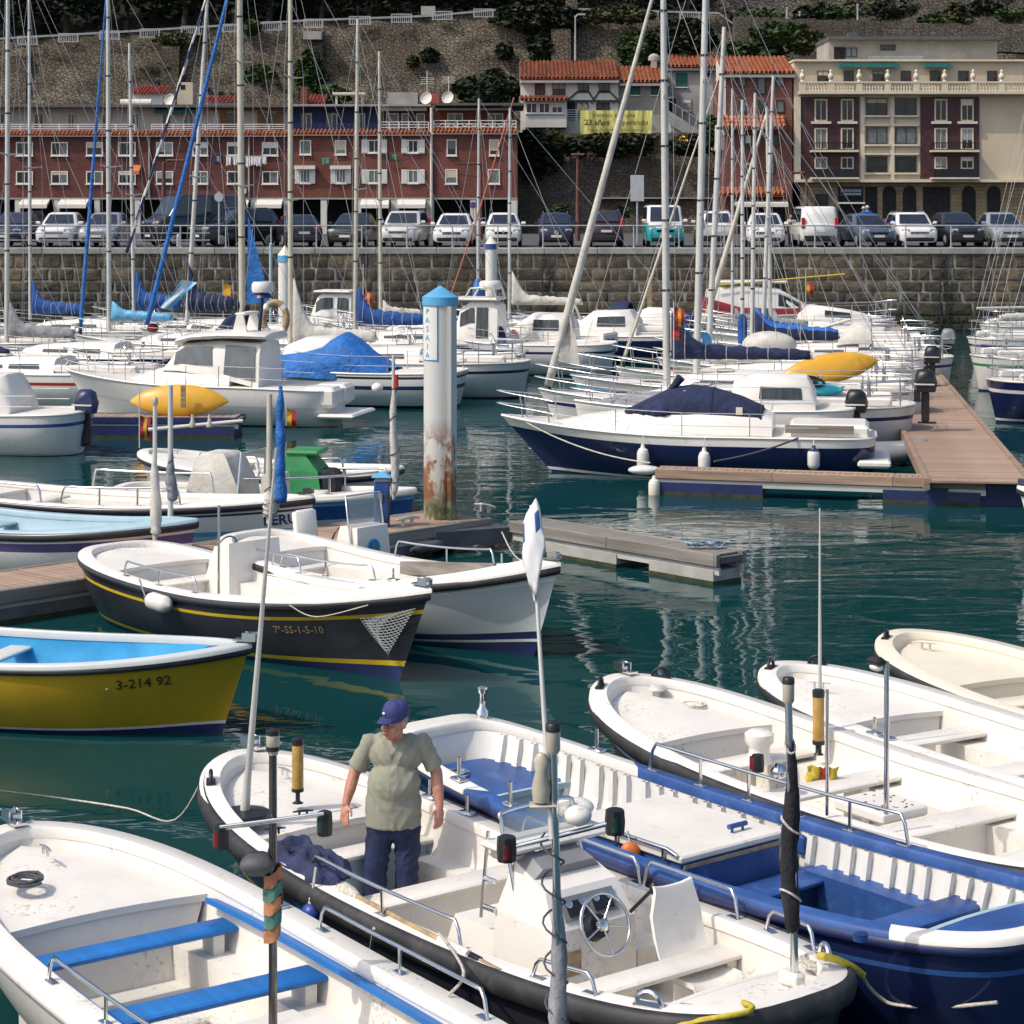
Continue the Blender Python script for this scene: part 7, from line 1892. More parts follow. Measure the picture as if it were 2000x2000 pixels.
def pontoon(label, o, ang, L, w, z, board_m, edge_m, float_m, floats, plank=.14, boards=True, name="pontoon", th=.16, side=.10):
 """floating walkway from o along ang; planks lie across"""
 t = thing(name, label, "pontoon", (o[0], o[1], 0), ang)
 n = int(L / plank)
 if boards:
  g=MB();g.rbox((0, 0, 0), (plank - .012, w - 2 * side - .01, .035), .006); d = g.data("plank", board_m)
  for k in range(min(n, 300)):
   q = bpy.data.objects.new("plank", d); COL.objects.link(q); q.parent = t; q.location = (plank * (k + .5), 0, z + random.uniform(-.003, .003)); q.rotation_euler = (0, 0, random.uniform(-.004, .004))
 g=MB();g.bb((0, -w / 2 + side + .01, z - .12), (L, w / 2 - side - .01, z - .025)); g.obj("deck_frame", "concrete_dark", t)
 for s in (-1, 1):
  k = 0.
  while k < L - .01:
   e = min(L, k + 2.4); g=MB();g.rbox(((k + e) / 2, s * (w / 2 - side / 2), z - th / 2 + .03), (e - k - .006, side, th), .012); g.obj("edge_beam", edge_m, t); k = e
  g=MB();g.bb((0, s * (w / 2 - side * .8) - .02, z - th - .10), (L, s * (w / 2 - side * .8) + .02, z - th + .02)); g.obj("channel_rail", "alu", t)
 for x0, x1 in floats:
  g=MB();g.bb((x0, -w / 2 + .04, -.35), (x1, w / 2 - .04, z - th - .04)); fo = g.obj("float", float_m, t)
  g=MB();g.bb((x0 - .01, -w / 2 + .025, -.03), (x1 + .01, w / 2 - .025, .06)); g.obj("weed_line", "algae", fo)
 return t
aB = math.atan2(-3.6, 3.2)
nB = V((-math.sin(aB), math.cos(aB)))
o2 = V((-.06, 37.0)) + nB * .35
fB = pontoon("grey timber finger pontoon on pale concrete floats, running right from the mooring pile", o2, aB, 4.85, .70, .46, "wood_grey", "wood_grey", "concrete", ((.9, 2.6), (3.35, 4.75)), th=.20)
aA = R(46); nA = V((-math.sin(aA), math.cos(aA)))
o1 = V((-.35, 37.35)) - V((math.cos(aA), math.sin(aA))) * 11 + nA * .75
fA = pontoon("weathered timber walkway pontoon running from the lower left up to the mooring pile", o1, aA, 11.0, 1.5, .46, "wood_brown", "wood_grey", "concrete_dark", ((1, 4), (6, 9.6)), th=.20)
g = MB(); p = V((-.35, 37.35)); g.prism([(p.x - 1.0, p.y - 1.0, .12), (p.x + .35, p.y - .35, .12), (p.x + .1, p.y + .1, .12)], (0, 0, .26)); solid(g, "corner_bracket", "fender_grey", "dark grey triangular bracket where finger and walkway pontoon meet", "bracket")
fender("long dark grey fender lashed level along the walkway pontoon left of its corner", V((o1.x + math.cos(aA) * 9.0, o1.y + math.sin(aA) * 9.0, .18)) - V((nA.x, nA.y, 0)) * .86, .75, .10, "fender_grey", None, "fender_grey", horizontal=(math.cos(aA), math.sin(aA), 0))
def deck_cleat(label, p, rz=0, k=2.0, m="alu", grp="mooring cleats on the pontoons"):
 g = MB(); c = V((0, 0, 0)); d = V((math.cos(rz), math.sin(rz), 0))
 for e in (-.05, .05): g.tube([c + d * e * k, c + d * e * k + V((0, 0, .06 * k))], .014 * k, 6)
 g.tube([c - d * .14 * k + V((0, 0, .055 * k)), c - d * .05 * k + V((0, 0, .065 * k)), c + d * .05 * k + V((0, 0, .065 * k)), c + d * .14 * k + V((0, 0, .055 * k))], [.008 * k, .014 * k, .014 * k, .008 * k], 6)
 return solid(g, "mooring_cleat", m, label, "cleat", p, 60, grp)
deck_cleat("pale mooring cleat on the finger pontoon just right of the pile", G(960, 1000, .49), aB)
deck_cleat("mooring cleat on the walkway pontoon below the blue pedestal", G(845, 1020, .49), aA)
rr = random.Random(6); c0_ = G(1285, 1053, .50); pts = []
for k in range(60): pts.append(c0_ + V((-.25 + .5 * k / 60 + .10 * math.sin(k * .9), .09 * math.cos(k * 1.1), .03 + .05 * abs(math.sin(k * .37)))))
g=MB();g.tube(pts, .018, 5); mat("rope_bluewhite", (.30, .42, .60), .9, var=.4, vs=14); solid(g, "coiled_rope", "rope_bluewhite", "blue and white rope heaped at the outer end of the finger pontoon", "rope")
pd = G(807, 1022, .47)
t = thing("service_pedestal", "blue water and power pedestal with a pointed cap, left of the tall pile", "pedestal", pd)
hh = P(807, 940, pd.y).z - .47
g=MB();g.rbox((0, 0, hh * .42), (.26, .26, hh * .84), .03); g.obj("cabinet", "blue_paint", t)
g=MB();g.rbox((0, 0, hh * .845), (.25, .25, .03), .01); g.box((0, 0, hh * .88), (.20, .20, .08)); g.obj("lamp_band", "lamp_white", t)
g=MB();g.loft([[(-.17, -.17, hh * .91), (.17, -.17, hh * .91), (.17, .17, hh * .91), (-.17, .17, hh * .91)], [(-.02, -.02, hh), (.02, -.02, hh), (.02, .02, hh), (-.02, .02, hh)]], True, True); g.obj("cap", "sky_blue", t)
g=MB();g.tube(curve_pts([(.10, -.14, hh * .6), (.13, -.20, hh * .3), (.05, -.19, .05), (-.03, -.17, hh * .25), (-.08, -.15, hh * .55)], 5), .022, 6); g.obj("hose", "black_plastic", t)
g=MB();g.rbox((-.03, -.14, hh * .55), (.10, .02, .14), .01); g.obj("socket_plate", "grey_plastic", t)
def Gp(px, py, z): q = G(px, py, z); return V((q.x, q.y))
pa = Gp(1212, 938, .50); pb = Gp(1700, 954, .50); aR = math.atan2(pb.y - pa.y, pb.x - pa.x); nR = V((-math.sin(aR), math.cos(aR)))
fR = pontoon("brown timber finger pontoon with a pale edge in front of the navy motorboat", pa + nR * .28, aR, 6.6, .56, .50, "wood_brown", "wood_brown", "navy_paint", ((.1, 2.2), (4.6, 6.5)), plank=.12, th=.20, side=.08)
g = MB(); q = pa - V((math.cos(aR), math.sin(aR))) * .28 + nR * .3; g.ball((q.x, q.y, .46), (.34, .20, .10), 14, 8); solid(g, "bumper_cushion", "fender_white", "rounded white bumper at the tip of the brown finger pontoon", "bumper", smooth=180)
fender("weathered pear shaped fender hanging from the tip of the brown pontoon", V((q.x + .18, q.y - .35, .36)), .48, .12, "cream_gel", None, "fender_white")
ww = thing("walkway_pontoon", "long brown timber walkway pontoon going away to the quay at the right edge", "pontoon", (0, 0, 0))
wa, wb = V((9.1, 42.0)), V((16.2, 96.0)); wd = (wb - wa); wl = wd.length; wd /= wl; wn = V((-wd.y, wd.x))
g=MB();g.box((0, 0, 0), (1.9, .23, .04)); pdm = g.data("plank", "wood_brown")
na = int(wl / .24)
for k in range(na):
 c = wa + wd * (k + .5) * .24
 o = bpy.data.objects.new("plank", pdm); COL.objects.link(o); o.parent = ww; o.location = (c.x, c.y, .50); o.rotation_euler = (0, 0, math.atan2(wd.y, wd.x) - PI / 2)
for s in (-1, 1):
 a_, b_ = wa + wn * s * 1.0, wb + wn * s * 1.0
 g=MB();g.prism([(a_.x - .06, a_.y, .34), (a_.x + .06, a_.y, .34), (a_.x + .06, a_.y, .56), (a_.x - .06, a_.y, .56)], (b_.x - a_.x, b_.y - a_.y, 0)); g.obj("edge_beam", "wood_brown", ww)
for k in range(8):
 c = wa + wd * (k * 6.8 + 2.0); g=MB();g.box((c.x, c.y, .08), (1.9, 3.2, .66), rz=math.atan2(wd.y, wd.x) - PI / 2); g.obj("float", "navy_paint", ww)
pontoon("brown timber finger pontoon along the foot of the quay wall, right of the thick forestay", (5.6, 99.2), 0, 12.0, 1.4, .55, "wood_brown", "wood_brown", "concrete_dark", ((1, 4), (7, 10)), plank=.3)
for k, (yy, px0, px1) in enumerate(((64.5, 1480, 1580), (74.0, 1460, 1560))):
 X0, X1 = (px0 - 1000) * yy / F, (px1 - 1000) * yy / F
 pontoon(("brown finger pontoon among the sterns at the right, nearer one", "brown finger pontoon among the sterns at the right, farther one")[k], (X0, yy + .9), R(-10), X1 - X0 + .6, .8, .5, "wood_brown", "wood_brown", "navy_paint", ((.3, 1.2),), plank=.16)
kdock = pontoon("low dark blue float dock carrying the yellow kayak at the left", (-14.0, 55.5), R(-3), 7.1, 1.2, .50, "wood_brown", "navy_paint", "navy_paint", ((.05, 7.0),), plank=.2, side=.12)
# ------------------------------------------------------------------ yachts
class Yacht(Launch):
 def __init__(s, name, label, bow_px, Yb, L, ang, B, fb, bands, gb=.28, gs=.05, cat="sailing boat", deckm="white_deck", group=None, pb=1.75, qb=1.15, ps=3.4, qs=2.6, rake=.9, srake=.25, xoff=0):
  s.a, s.L, s.B = ang, L, B
  s.ca, s.sa = math.cos(ang), math.sin(ang)
  s.xc = (bow_px - 1000) * Yb / F - s.ca * L / 2; s.yc = Yb - s.sa * L / 2
  s.gb, s.gs, s.g0, s.pb, s.qb, s.ps, s.qs = gb, gs, fb, pb, qb, ps, qs
  s.um = .45; s.zk = -.4; s.rake, s.srake, s.gw, s.gwb = rake, srake, .12, .3; s.zf = .5; s.inset = .9
  s.us = [.5 - .5 * math.cos(PI * i / 52) for i in range(53)]
  s.root = thing(name, label, cat, (s.xc, s.yc, 0), ang, group)
  s._hull(bands)
  g = MB(); rows = []
  for u in s.us[1:-1]:
   a, c = s.hull(u, 1, 1), s.hull(u, -1, 1)
   rows.append([a.lerp(c, j / 6) + V((0, 0, .05 * math.sin(PI * j / 6) * min(1, s.f(u) * 1.5))) for j in range(7)])
  g.grid(rows); g.obj("deck", deckm, s.root, 60)
  g = MB(); pts = [s.hull(u, 1, 1) for u in s.us] + [s.hull(u, -1, 1) for u in s.us[::-1][1:]]
  g.tube([p + V((0, 0, .015)) for p in pts], .03, 5); g.obj("toe_rail", "alu" if cat == "sailing boat" else "white_gel", s.root, 60)
 def axis_x(s, px):
  k = (px - 1000) / F
  return (s.xc - k * s.yc) / (k * s.sa - s.ca)
 def mx(s, x, y=0): return s.world((x, y, 0)).y
 def house(s, st, m="white_gel", name="coachroof", wins=None, winm="boat_glass"):
  """st: (x, half width bottom, half width top, z bottom, z top) rings along x"""
  rings = []
  for x, wb, wt, z0, z1 in st:
   rings.append([(x, -wb, z0), (x, -(wb * .35 + wt * .65), z0 + (z1 - z0) * .75), (x, -wt * .9, z1 - .015), (x, -wt * .4, z1 + .03), (x, wt * .4, z1 + .03), (x, wt * .9, z1 - .015), (x, (wb * .35 + wt * .65), z0 + (z1 - z0) * .75), (x, wb, z0)])
  g=MB();g.loft(rings, True, True); o = g.obj(name, m, s.root, 50)
  if wins:
   for (x0, x1, f0, f1) in wins:
    for sd in (-1, 1):
     def pt(x, f):
      for a, c in zip(st, st[1:]):
       if min(a[0], c[0]) <= x <= max(a[0], c[0]):
        k = (x - a[0]) / (c[0] - a[0]); q = [a[i] + (c[i] - a[i]) * k for i in range(5)]; break
      else: q = st[0] if abs(x - st[0][0]) < abs(x - st[-1][0]) else st[-1]
      w = q[1] + ((q[1] * .35 + q[2] * .65) - q[1]) * f / .75
      return V((x, sd * (w + .006), q[3] + (q[4] - q[3]) * f))
     n = 4
     lo = [pt(x0 + (x1 - x0) * i / n, f0) for i in range(n + 1)]; hi = [pt(x0 + (x1 - x0) * i / n * .94 + .03 * (x1 - x0), f1) for i in range(n + 1)]
     g=MB();g.grid([lo, hi]); g.grid([[p + V((0, sd * .012, 0)) for p in lo], [p + V((0, sd * .012, 0)) for p in hi]]); g.obj("cabin_window", winm, o)
  return o
 def mast(s, px, top, r=.075, m="alu", z0=None, spreaders=(.45,), stays=True, base_x=None):
  x = s.axis_x(px) if base_x is None else base_x
  z0 = s.g0 + .3 if z0 is None else z0
  w = s.world((x, 0, 0)); t = P(top[0], top[1], w.y); dx = t.x - w.x
  lx, ly = dx * s.ca, -dx * s.sa
  a, b = V((x, 0, z0)), V((x + lx, ly, t.z))
  s.mb, s.mt = a, b
  g=MB();g.tube([a, a.lerp(b, .6), b], [r, r * .95, r * .7], 10); o = g.obj("mast", m, s.root, 60)
  g = MB();
  g.tube([b, b + V((0, 0, .5))], .012, 5); g.box(b + V((.12, 0, .06)), (.34, .05, .03)); g.obj("wind_vane", "dark_metal", o, 60)
  for k in (.22, .38, .55, .7, .86): c = a.lerp(b, k); g=MB();g.tube([c - V((0, 0, .025)), c + V((0, 0, .025))], r * 1.08, 10); g.obj("mast_band", "dark_metal", o, 60)
  tips = []
  for k in spreaders:
   c = a.lerp(b, k); sp = s.B * .34
   g = MB()
   for e in (-1, 1): g.tube([c, c + V((-.12, e * sp, .06))], [.035, .02], 6); tips.append((e, c + V((-.12, e * sp, .06))))
   g.obj("spreader", m, o, 60)
  if stays:
   g = MB(); r2 = .0075
   for e in (-1, 1):
    base = s.hull(s.u(x) - .01, e, 1) * .97; pts = [base] + [p for q, p in tips if q == e] + [a.lerp(b, .97)]
    g.tube(pts, r2, 4)
   g.tube([s.hull(.0, 1, 1) + V((.1, -.02, 0)), b], r2, 4)
   fx = s.hull(.985, 1, 1); fx.y = 0
   g.tube([fx, a.lerp(b, .985)], r2, 4)
   g.obj("stay", "steel_paint", o)
  s.mo = o
  return o
 def genoa(s, m="white_canvas", r=.085, x=None, z=None, k=.97, seed=1, spiral=None, top=None):
  fx = s.hull(.975, 1, 1); fx.y = 0
  if x is not None: fx.x = x
  if z is not None: fx.z = z
  a, b = fx + V((0, 0, .12)), (s.mb.lerp(s.mt, k) if top is None else top)
  rr = random.Random(seed); n = 26
  pts = [a.lerp(b, i / n) for i in range(n + 1)]
  rad = [r * (.55 + .45 * math.sin(PI * min(1, .25 + .75 * i / n))) * rr.uniform(.92, 1.08) * (1 - .45 * i / n) for i in range(n + 1)]
  g=MB();g.tube(pts, rad, 9, mi=0)
  if spiral:
   for i, f in enumerate(g.f):
    j, k_ = divmod(i, 9)
    if j < n and (k_ - int(j * 2.2)) % 9 < 3: g.m[i] = 1
  g.obj("furled_genoa", [m, spiral] if spiral else m, s.root, 180)
  g=MB();g.lathe([(.07, 0), (.09, .03), (.05, .10), (.09, .16), (.07, .19)], 10, fx); g.obj("furling_drum", "dark_metal", s.root, 50)
 def boom(s, px_end, zpx, cover="navy_canvas", peak=.55, r=.16, zend=None, seed=1, m="alu", two=None):
  w = s.world(s.mb); z = P(0, zpx, w.y).z
  e = s.axis_x(px_end); a = V((s.mb.x - .08, 0, z)); b = V((e, 0, z - .03 if zend is None else P(0, zend, w.y).z))
  g=MB();g.tube([a, b], .055, 8); bo = g.obj("boom", m, s.root, 60)
  if cover:
   rings = []; n = 20; rr = random.Random(seed)
   for i in range(n + 1):
    k = i / n; c = a.lerp(b, .01 + .97 * k)
    h_ = r * (1.1 - .45 * k) * rr.uniform(.90, 1.10) * (.95 if i % 3 == 2 else 1.0); up = peak * max(0, 1 - k * 4.2) ** 1.5
    wd_ = r * (.85 - .3 * k) * (1 if i else .6)
    ring = []
    for q in range(12):
     t_ = 2 * PI * q / 12
     zz = math.sin(t_) * h_ + (up if math.sin(t_) > .3 else 0) + h_ * .45
     ring.append(c + V((0, math.cos(t_) * wd_ * (.5 if up > .15 and math.sin(t_) > .3 else 1) * (1 + .15 * math.sin(7 * t_ + i * 1.3) + .08 * math.sin(4 * t_ - i * 2.1)), zz)))
    rings.append(ring)
   g=MB();g.loft(rings, True, True, mif=(lambda i, j: 1 if (two and j in (1, 2, 3, 4)) else 0)); cv = g.obj("sail_cover", [cover, two] if two else cover, bo, 180)
   for i in range(2, n, 3): g=MB();g.tube([V(p) for p in rings[i] + rings[i][:1]], .010, 4); g.obj("cover_tie", "rope_white", bo)
  tp = s.mb.lerp(s.mt, .97)
  g=MB();g.tube([b, tp], .008, 4); g.obj("topping_lift", "rope_white", bo)
 def rails(s, h=.62, pul=True, push=True, n=5, r=.016, m="chrome"):
  if pul:
   g = MB(); tip = s.hull(1, 1, 1) + V((.12, 0, h + .02))
   L_, R_ = s.hull(.86, 1, 1), s.hull(.86, -1, 1)
   for hh in (h, h * .5):
    g.tube(curve_pts([L_ * .97 + V((0, 0, hh)), s.hull(.95, 1, 1) + V((.05, .04, hh)), tip - V((0, 0, h - hh)), s.hull(.95, -1, 1) + V((.05, -.04, hh)), R_ * .97 + V((0, 0, hh))], 5), r, 6)
   for u in (.87, .95):
    for e in (-1, 1): p = s.hull(u, e, 1); g.tube([p * .97, p * .98 + V((.03, 0, h))], r, 6)
   g.obj("pulpit", m, s.root, 60)
  if push:
   g = MB()
   for hh in (h, h * .5): g.tube(curve_pts([s.hull(.14, 1, 1) + V((0, 0, hh)), s.hull(.02, 1, 1) + V((0, 0, hh)), s.hull(.02, -1, 1) + V((0, 0, hh)), s.hull(.14, -1, 1) + V((0, 0, hh))], 4), r, 6)
   for u in (.03, .13):
    for e in (-1, 1): p = s.hull(u, e, 1); g.tube([p * .98, p * .98 + V((0, 0, h))], r, 6)
   g.obj("pushpit", m, s.root, 60)
  for e in (-1, 1):
   us = [.14 + (.86 - .14) * i / n for i in range(n + 1)]
   g = MB()
   for u in us[1:-1]: p = s.hull(u, e, 1) * .975; g.tube([p, p + V((0, 0, h))], r * .8, 5)
   for hh in (h, h * .5): g.tube([s.hull(u, e, 1) * .975 + V((0, 0, hh)) for u in us], r * .45, 4)
   g.obj("lifeline", m, s.root)
 def cockpit(s, u0=.06, u1=.34, w=.62, h=.22):
  z = s.g0 + .05; L_ = s.L
  x0, x1 = (u0 - .5) * L_, (u1 - .5) * L_
  for e in (-1, 1):
   g=MB();g.rbox(((x0 + x1) / 2, e * w, z + h / 2), (x1 - x0, .22, h), .05); g.obj("coaming", "white_gel", s.root)
  g=MB();g.bb((x0 + .05, -w + .12, z), (x1 - .02, w - .12, z + .03)); g.obj("cockpit_sole", "grey_plastic", s.root)
  g=MB();g.lathe([(.09, 0), (.09, .05), (.05, .08), (.06, .14), (.03, .16)], 10, (x1 - .4, w, z + h)); g.obj("winch", "chrome", s.root, 50)
  g=MB();g.lathe([(.09, 0), (.09, .05), (.05, .08), (.06, .14), (.03, .16)], 10, (x1 - .4, -w, z + h)); g.obj("winch", "chrome", s.root, 50)
  g = MB(); c = V((x0 + .55, 0, z + .55)); g.tube([c + V((.1 * math.cos(q), .3 * math.sin(q), .3 * math.cos(q))) for q in [2 * PI * k / 20 for k in range(21)]], .014, 6); g.tube([c, c - V((0, 0, .55))], .05, 8); g.obj("steering_wheel", "chrome", s.root, 60)
 def hood(s, x, w, z0, z1, l=.9, m="navy_canvas", name="spray_hood"):
  rings = []
  for k, (dx, hh) in enumerate(((l * .55, .02), (l * .25, .75), (0, 1.0), (-l * .35, 1.02), (-l * .45, .95))):
   rings.append([(x + dx, w * math.cos(q), z0 + (z1 - z0) * hh * max(.02, math.sin(q)) ** .6) for q in [PI * j / 10 for j in range(11)]])
  g=MB();g.grid(rings); g.grid([[(p[0] - .01, p[1] * .98, p[2] - .02) for p in r_] for r_ in rings]); return g.obj(name, m, s.root, 60)
 def hatch(s, x, y, z, w=.5, l=.5): g=MB();g.rbox((x, y, z), (l, w, .05), .015); o = g.obj("deck_hatch", "alu", s.root); g=MB();g.box((x, y, z + .028), (l * .8, w * .8, .01)); g.obj("hatch_pane", "boat_glass", o)
 def outboard(s, x, y, z, k=1.0, m="navy_paint", col="black_plastic"):
  o = thing_part(s.root, (x, y, z))
  g=MB();g.loft([[(-.28 * k + dx, dy * k * .17, .02 * k) for dx, dy in ((0, -1), (.42 * k, -.9), (.48 * k, 0), (.42 * k, .9), (0, 1), (-.05 * k, 0))], [(-.32 * k + dx, dy * k * .21, .25 * k) for dx, dy in ((0, -1), (.46 * k, -.9), (.52 * k, 0), (.46 * k, .9), (0, 1), (-.06 * k, 0))], [(-.26 * k + dx, dy * k * .18, .50 * k) for dx, dy in ((0, -1), (.34 * k, -.9), (.40 * k, 0), (.34 * k, .9), (0, 1), (-.05 * k, 0))], [(-.16 * k + dx, dy * k * .10, .58 * k) for dx, dy in ((0, -1), (.2 * k, -.9), (.24 * k, 0), (.2 * k, .9), (0, 1), (-.03 * k, 0))]], True, True)
  g.v = [(v[0] + x, v[1] + y, v[2] + z) for v in g.v]; ob = g.obj("outboard_motor", m, s.root, 50)
  g=MB();g.rbox((x - .08 * k, y, z - .35 * k), (.20 * k, .14 * k, .75 * k), .03); g.rbox((x - .12 * k, y, z - .75 * k), (.46 * k, .04, .05), .01); g.box((x + .12 * k, y, z - .08 * k), (.16 * k, .3 * k, .28 * k)); g.obj("motor_leg", col, ob)
  g=MB();g.box((x - .05 * k, y, z + .22 * k), (.5 * k, .435 * k, .035 * k)); g.obj("motor_band", "white_ink", ob)
  return ob
def thing_part(*a): return None
WB = lambda hullm, stripe, boot="navy_paint": [(0, .30, boot), (.30, .34, "white_ink"), (.34, .80, hullm), (.80, .86, stripe), (.86, 1.01, hullm)]
AL, AR_ = R(168), R(170)
def std_yacht(label, bow, Y, L, B, fb, mast_px, top, r=.075, hullm="white_hull", stripe="navy_paint", ang=AR_, group=None, spreaders=(.45,), mastm="alu", wins=True, hoodm=None, **kw):
 s = Yacht("sailing_boat", label, bow, Y, L, ang, B, fb, WB(hullm, stripe), **kw)
 g = fb
 hw = B * .30
 s.house([(L * .22, hw * .35, hw * .25, g + .12, g + .20), (L * .16, hw * .62, hw * .5, g + .07, g + .33), (L * .02, hw * .95, hw * .82, g + .04, g + .42), (-L * .12, hw * 1.05, hw * .92, g + .03, g + .46), (-L * .16, hw * 1.05, hw * .90, g + .03, g + .44)], wins=[(-L * .11, L * .0, .28, .62), (L * .02, L * .13, .3, .6)] if wins else None)
 s.cockpit(w=B * .27); s.hatch(L * .27, 0, g + .13 + s.gb * .25); s.hatch(L * .06, 0, g + .48, .45, .45)
 s.mast(mast_px, top, r, mastm, z0=g + .40, spreaders=spreaders)
 s.rails()
 if hoodm: s.hood(-L * .15, hw * 1.0, g + .42, g + 1.15, 1.1, hoodm)
 return s
y1 = std_yacht("white sailing boat with a long navy boom cover, behind the navy motorboat", 1040, 53.6, 9.2, 2.9, 1.05, 1230, (1224, 165), .095, spreaders=(.36, .66), stripe="navy_paint")
y1.boom(1447, 766, "navy_canvas", .75, .19); y1.genoa("white_canvas", .11, k=.98, seed=2)
a0 = y1.hull(.975, 1, 1); a0.y = 0; a0.z += .12; b0 = y1.mb.lerp(y1.mt, .98)
rows = []
for i in range(10):
 p = a0.lerp(b0, .06 + .13 * i / 9); w_ = .62 * (1 - i / 9) ** .8
 rows.append([p + V((-w_ * j / 4, .08 * math.sin(j * 1.4 + i * .6), -.12 * j / 4)) for j in range(5)])
g=MB();g.grid(rows); g.grid([[p + V((0, .012, 0)) for p in r_] for r_ in rows]); g.obj("genoa_clew", "white_canvas", y1.root, 180)
y3 = std_yacht("white sailing boat with a coil of blue rope at the foot of its mast", 1088, 58.0, 9.4, 2.9, 1.05, 1274, (1290, 120), .10, spreaders=(.35, .64), stripe="sky_blue")
y3.boom(1440, 790, None); g = MB(); p = y3.mb + V((-.1, -.22, .75));
for k in range(7): g.tube([p + V((.03 * k - .1, .02 * k, 0)) + V((.16 * math.cos(q), 0, .30 * math.sin(q))) for q in [2 * PI * j / 14 for j in range(15)]], .03, 5)
g.obj("rope_coil", "sky_blue", y3.root, 60)
y4 = std_yacht("white sailing boat with a shorter raked mast, third from the front on the right", 1153, 61.6, 8.4, 2.7, 1.0, 1291, (1315, 280), .085, stripe="blue_paint"); y4.boom(1400, 775, "white_canvas", .3, .14); y4.genoa("alu_cream", .05, k=.88)
y5 = std_yacht("white sailing boat with a blue mast sleeve and a white domed cover on deck", 1215, 66.0, 8.0, 2.6, .95, 1342, (1342, 388), .06, stripe="red_paint"); y5.boom(1420, 762, None)
g=MB();g.tube([y5.mb + V((0, 0, .35)), y5.mb + V((0, 0, 1.0)), y5.mb + V((0, 0, 1.25))], [.14, .15, .08], 10); g.obj("mast_sleeve", "blue_canvas", y5.root, 60)
g=MB();g.ball((y5.mb.x - .8, 0, y5.g0 + .72), (.85, .55, .42), 16, 10); g.obj("deck_cover", "white_canvas", y5.root, 180)
y6 = std_yacht("white sailing boat with a bright blue over navy boom cover and white spray hood", 1248, 70.6, 8.8, 2.8, 1.0, 1356, (1361, 378), .07, stripe="navy_paint", hoodm="white_canvas"); y6.boom(1487, 738, "navy_canvas", .5, .30, two="tarp_blue")
g = MB(); a_ = V((y6.axis_x(1412), -.3, P(0, 742, 70).z)); c_ = V((y6.axis_x(1502), -.3, P(0, 714, 70).z)); g.tube([a_, c_], .055, 7); g.obj("spinnaker_pole", "alu", y6.root, 60)
y7 = std_yacht("white sailing boat with a blue sail bag and the tallest mast of the distant cluster", 1262, 75.2, 8.6, 2.7, 1.0, 1372, (1388, 352), .075, stripe="navy_paint"); y7.boom(1432, 728, "blue_canvas", .5, .2)
y8 = std_yacht("white sailing boat with a thick pale rolled genoa crossing the distant mast cluster", 1276, 79.8, 8.6, 2.7, 1.0, 1384, (1378, 398), .07, stripe="black_hull"); y8.boom(1440, 720, "grey_canvas", .3, .16); y8.genoa("alu_cream", .12, k=.97, seed=4)
y9 = std_yacht("small white sailing boat with a thin mast, farthest of the right-hand cluster", 1285, 84.0, 7.4, 2.5, .95, 1327, (1327, 372), .055, stripe="blue_paint"); y9.boom(1385, 712, "grey_canvas", .2, .13)
s4 = std_yacht("white sailing boat with a thick bare mast and a black bundle at its foot", 520, 72.8, 8.8, 2.8, 1.05, 600, (594, 60), .12, ang=AL, spreaders=(.33, .6), mastm="alu_cream"); s4.boom(690, 735, None)
g = MB(); rr = random.Random(3)
for k in range(6): g.ball(s4.mb + V((rr.uniform(-.15, .15), rr.uniform(-.15, .15), .2 + k * .18)), (.16, .16, .2), 8, 6)
g.obj("halyard_bundle", "black_canvas", s4.root, 180)
g=MB();g.prism([s4.mb + V((-.14, 0, 1.15)), s4.mb + V((-.95, -.1, 1.2)), s4.mb + V((-.2, 0, 4.1))], (0, .015, 0)); sf = g.obj("signal_flag", "tarp_blue", s4.root); g=MB();g.box(s4.mb + V((-.42, -.05, 2.1)), (.34, .012, .42)); g.obj("flag_patch", "white_ink", sf)
s3 = std_yacht("grey hulled sailing boat with a pale slack mainsail along its boom", 585, 68.3, 9.6, 2.9, 1.05, 671, (671, 150), .085, ang=AL, spreaders=(.36, .66), hullm="grey_hull", stripe="black_hull", mastm="alu_cream"); s3.boom(800, 740, "white_canvas", 1.5, .26)
s5 = std_yacht("white sailing boat with a blue sail cover behind the blue tarpaulin boat", 690, 78.6, 8.6, 2.7, 1.0, 767, (771, 268), .08, ang=AL, mastm="alu_cream"); s5.boom(870, 716, "blue_canvas", .85, .30)
s6 = std_yacht("white sailing boat with a white boom cover, just left of the tall pile", 735, 84.2, 8.0, 2.6, .95, 805, (803, 316), .075, ang=AL, mastm="alu_cream"); s6.boom(866, 703, "white_canvas", .25, .15)
s7 = std_yacht("white sailing boat with a pale blue boom cover and a navy hood", 350, 75.4, 9.2, 2.8, 1.1, 402, (400, 190), .085, ang=AL, hoodm="navy_canvas"); s7.boom(497, 711, "sky_blue", .3, .19); s7.genoa("tarp_blue", .075, top=None, k=.98)
g=MB();g.ball((s7.axis_x(463), -.25, P(0, 727, 75).z), (.22, .2, .16), 10, 8); g.obj("life_jacket_bag", "red_canvas", s7.root, 180)
s2 = std_yacht("white sailing boat with a tall peaked navy sail cover behind the draped flag", 448, 80.4, 9.0, 2.8, 1.05, 517, (548, 235), .085, ang=AL, hoodm=None); s2.boom(588, 694, "navy_canvas", 1.1, .38)
s1 = std_yacht("white sailing boat with a blue sail cover by the left edge of the frame", 380, 85.0, 8.6, 2.7, 1.0, 439, (432, 304), .075, ang=AL); s1.boom(510, 692, "blue_canvas", .8, .36)
s8 = std_yacht("small white sailing boat with a bright blue bundle on its thin mast", 890, 87.0, 7.6, 2.5, .95, 949, (951, 386), .065, ang=AL); s8.boom(990, 708, None)
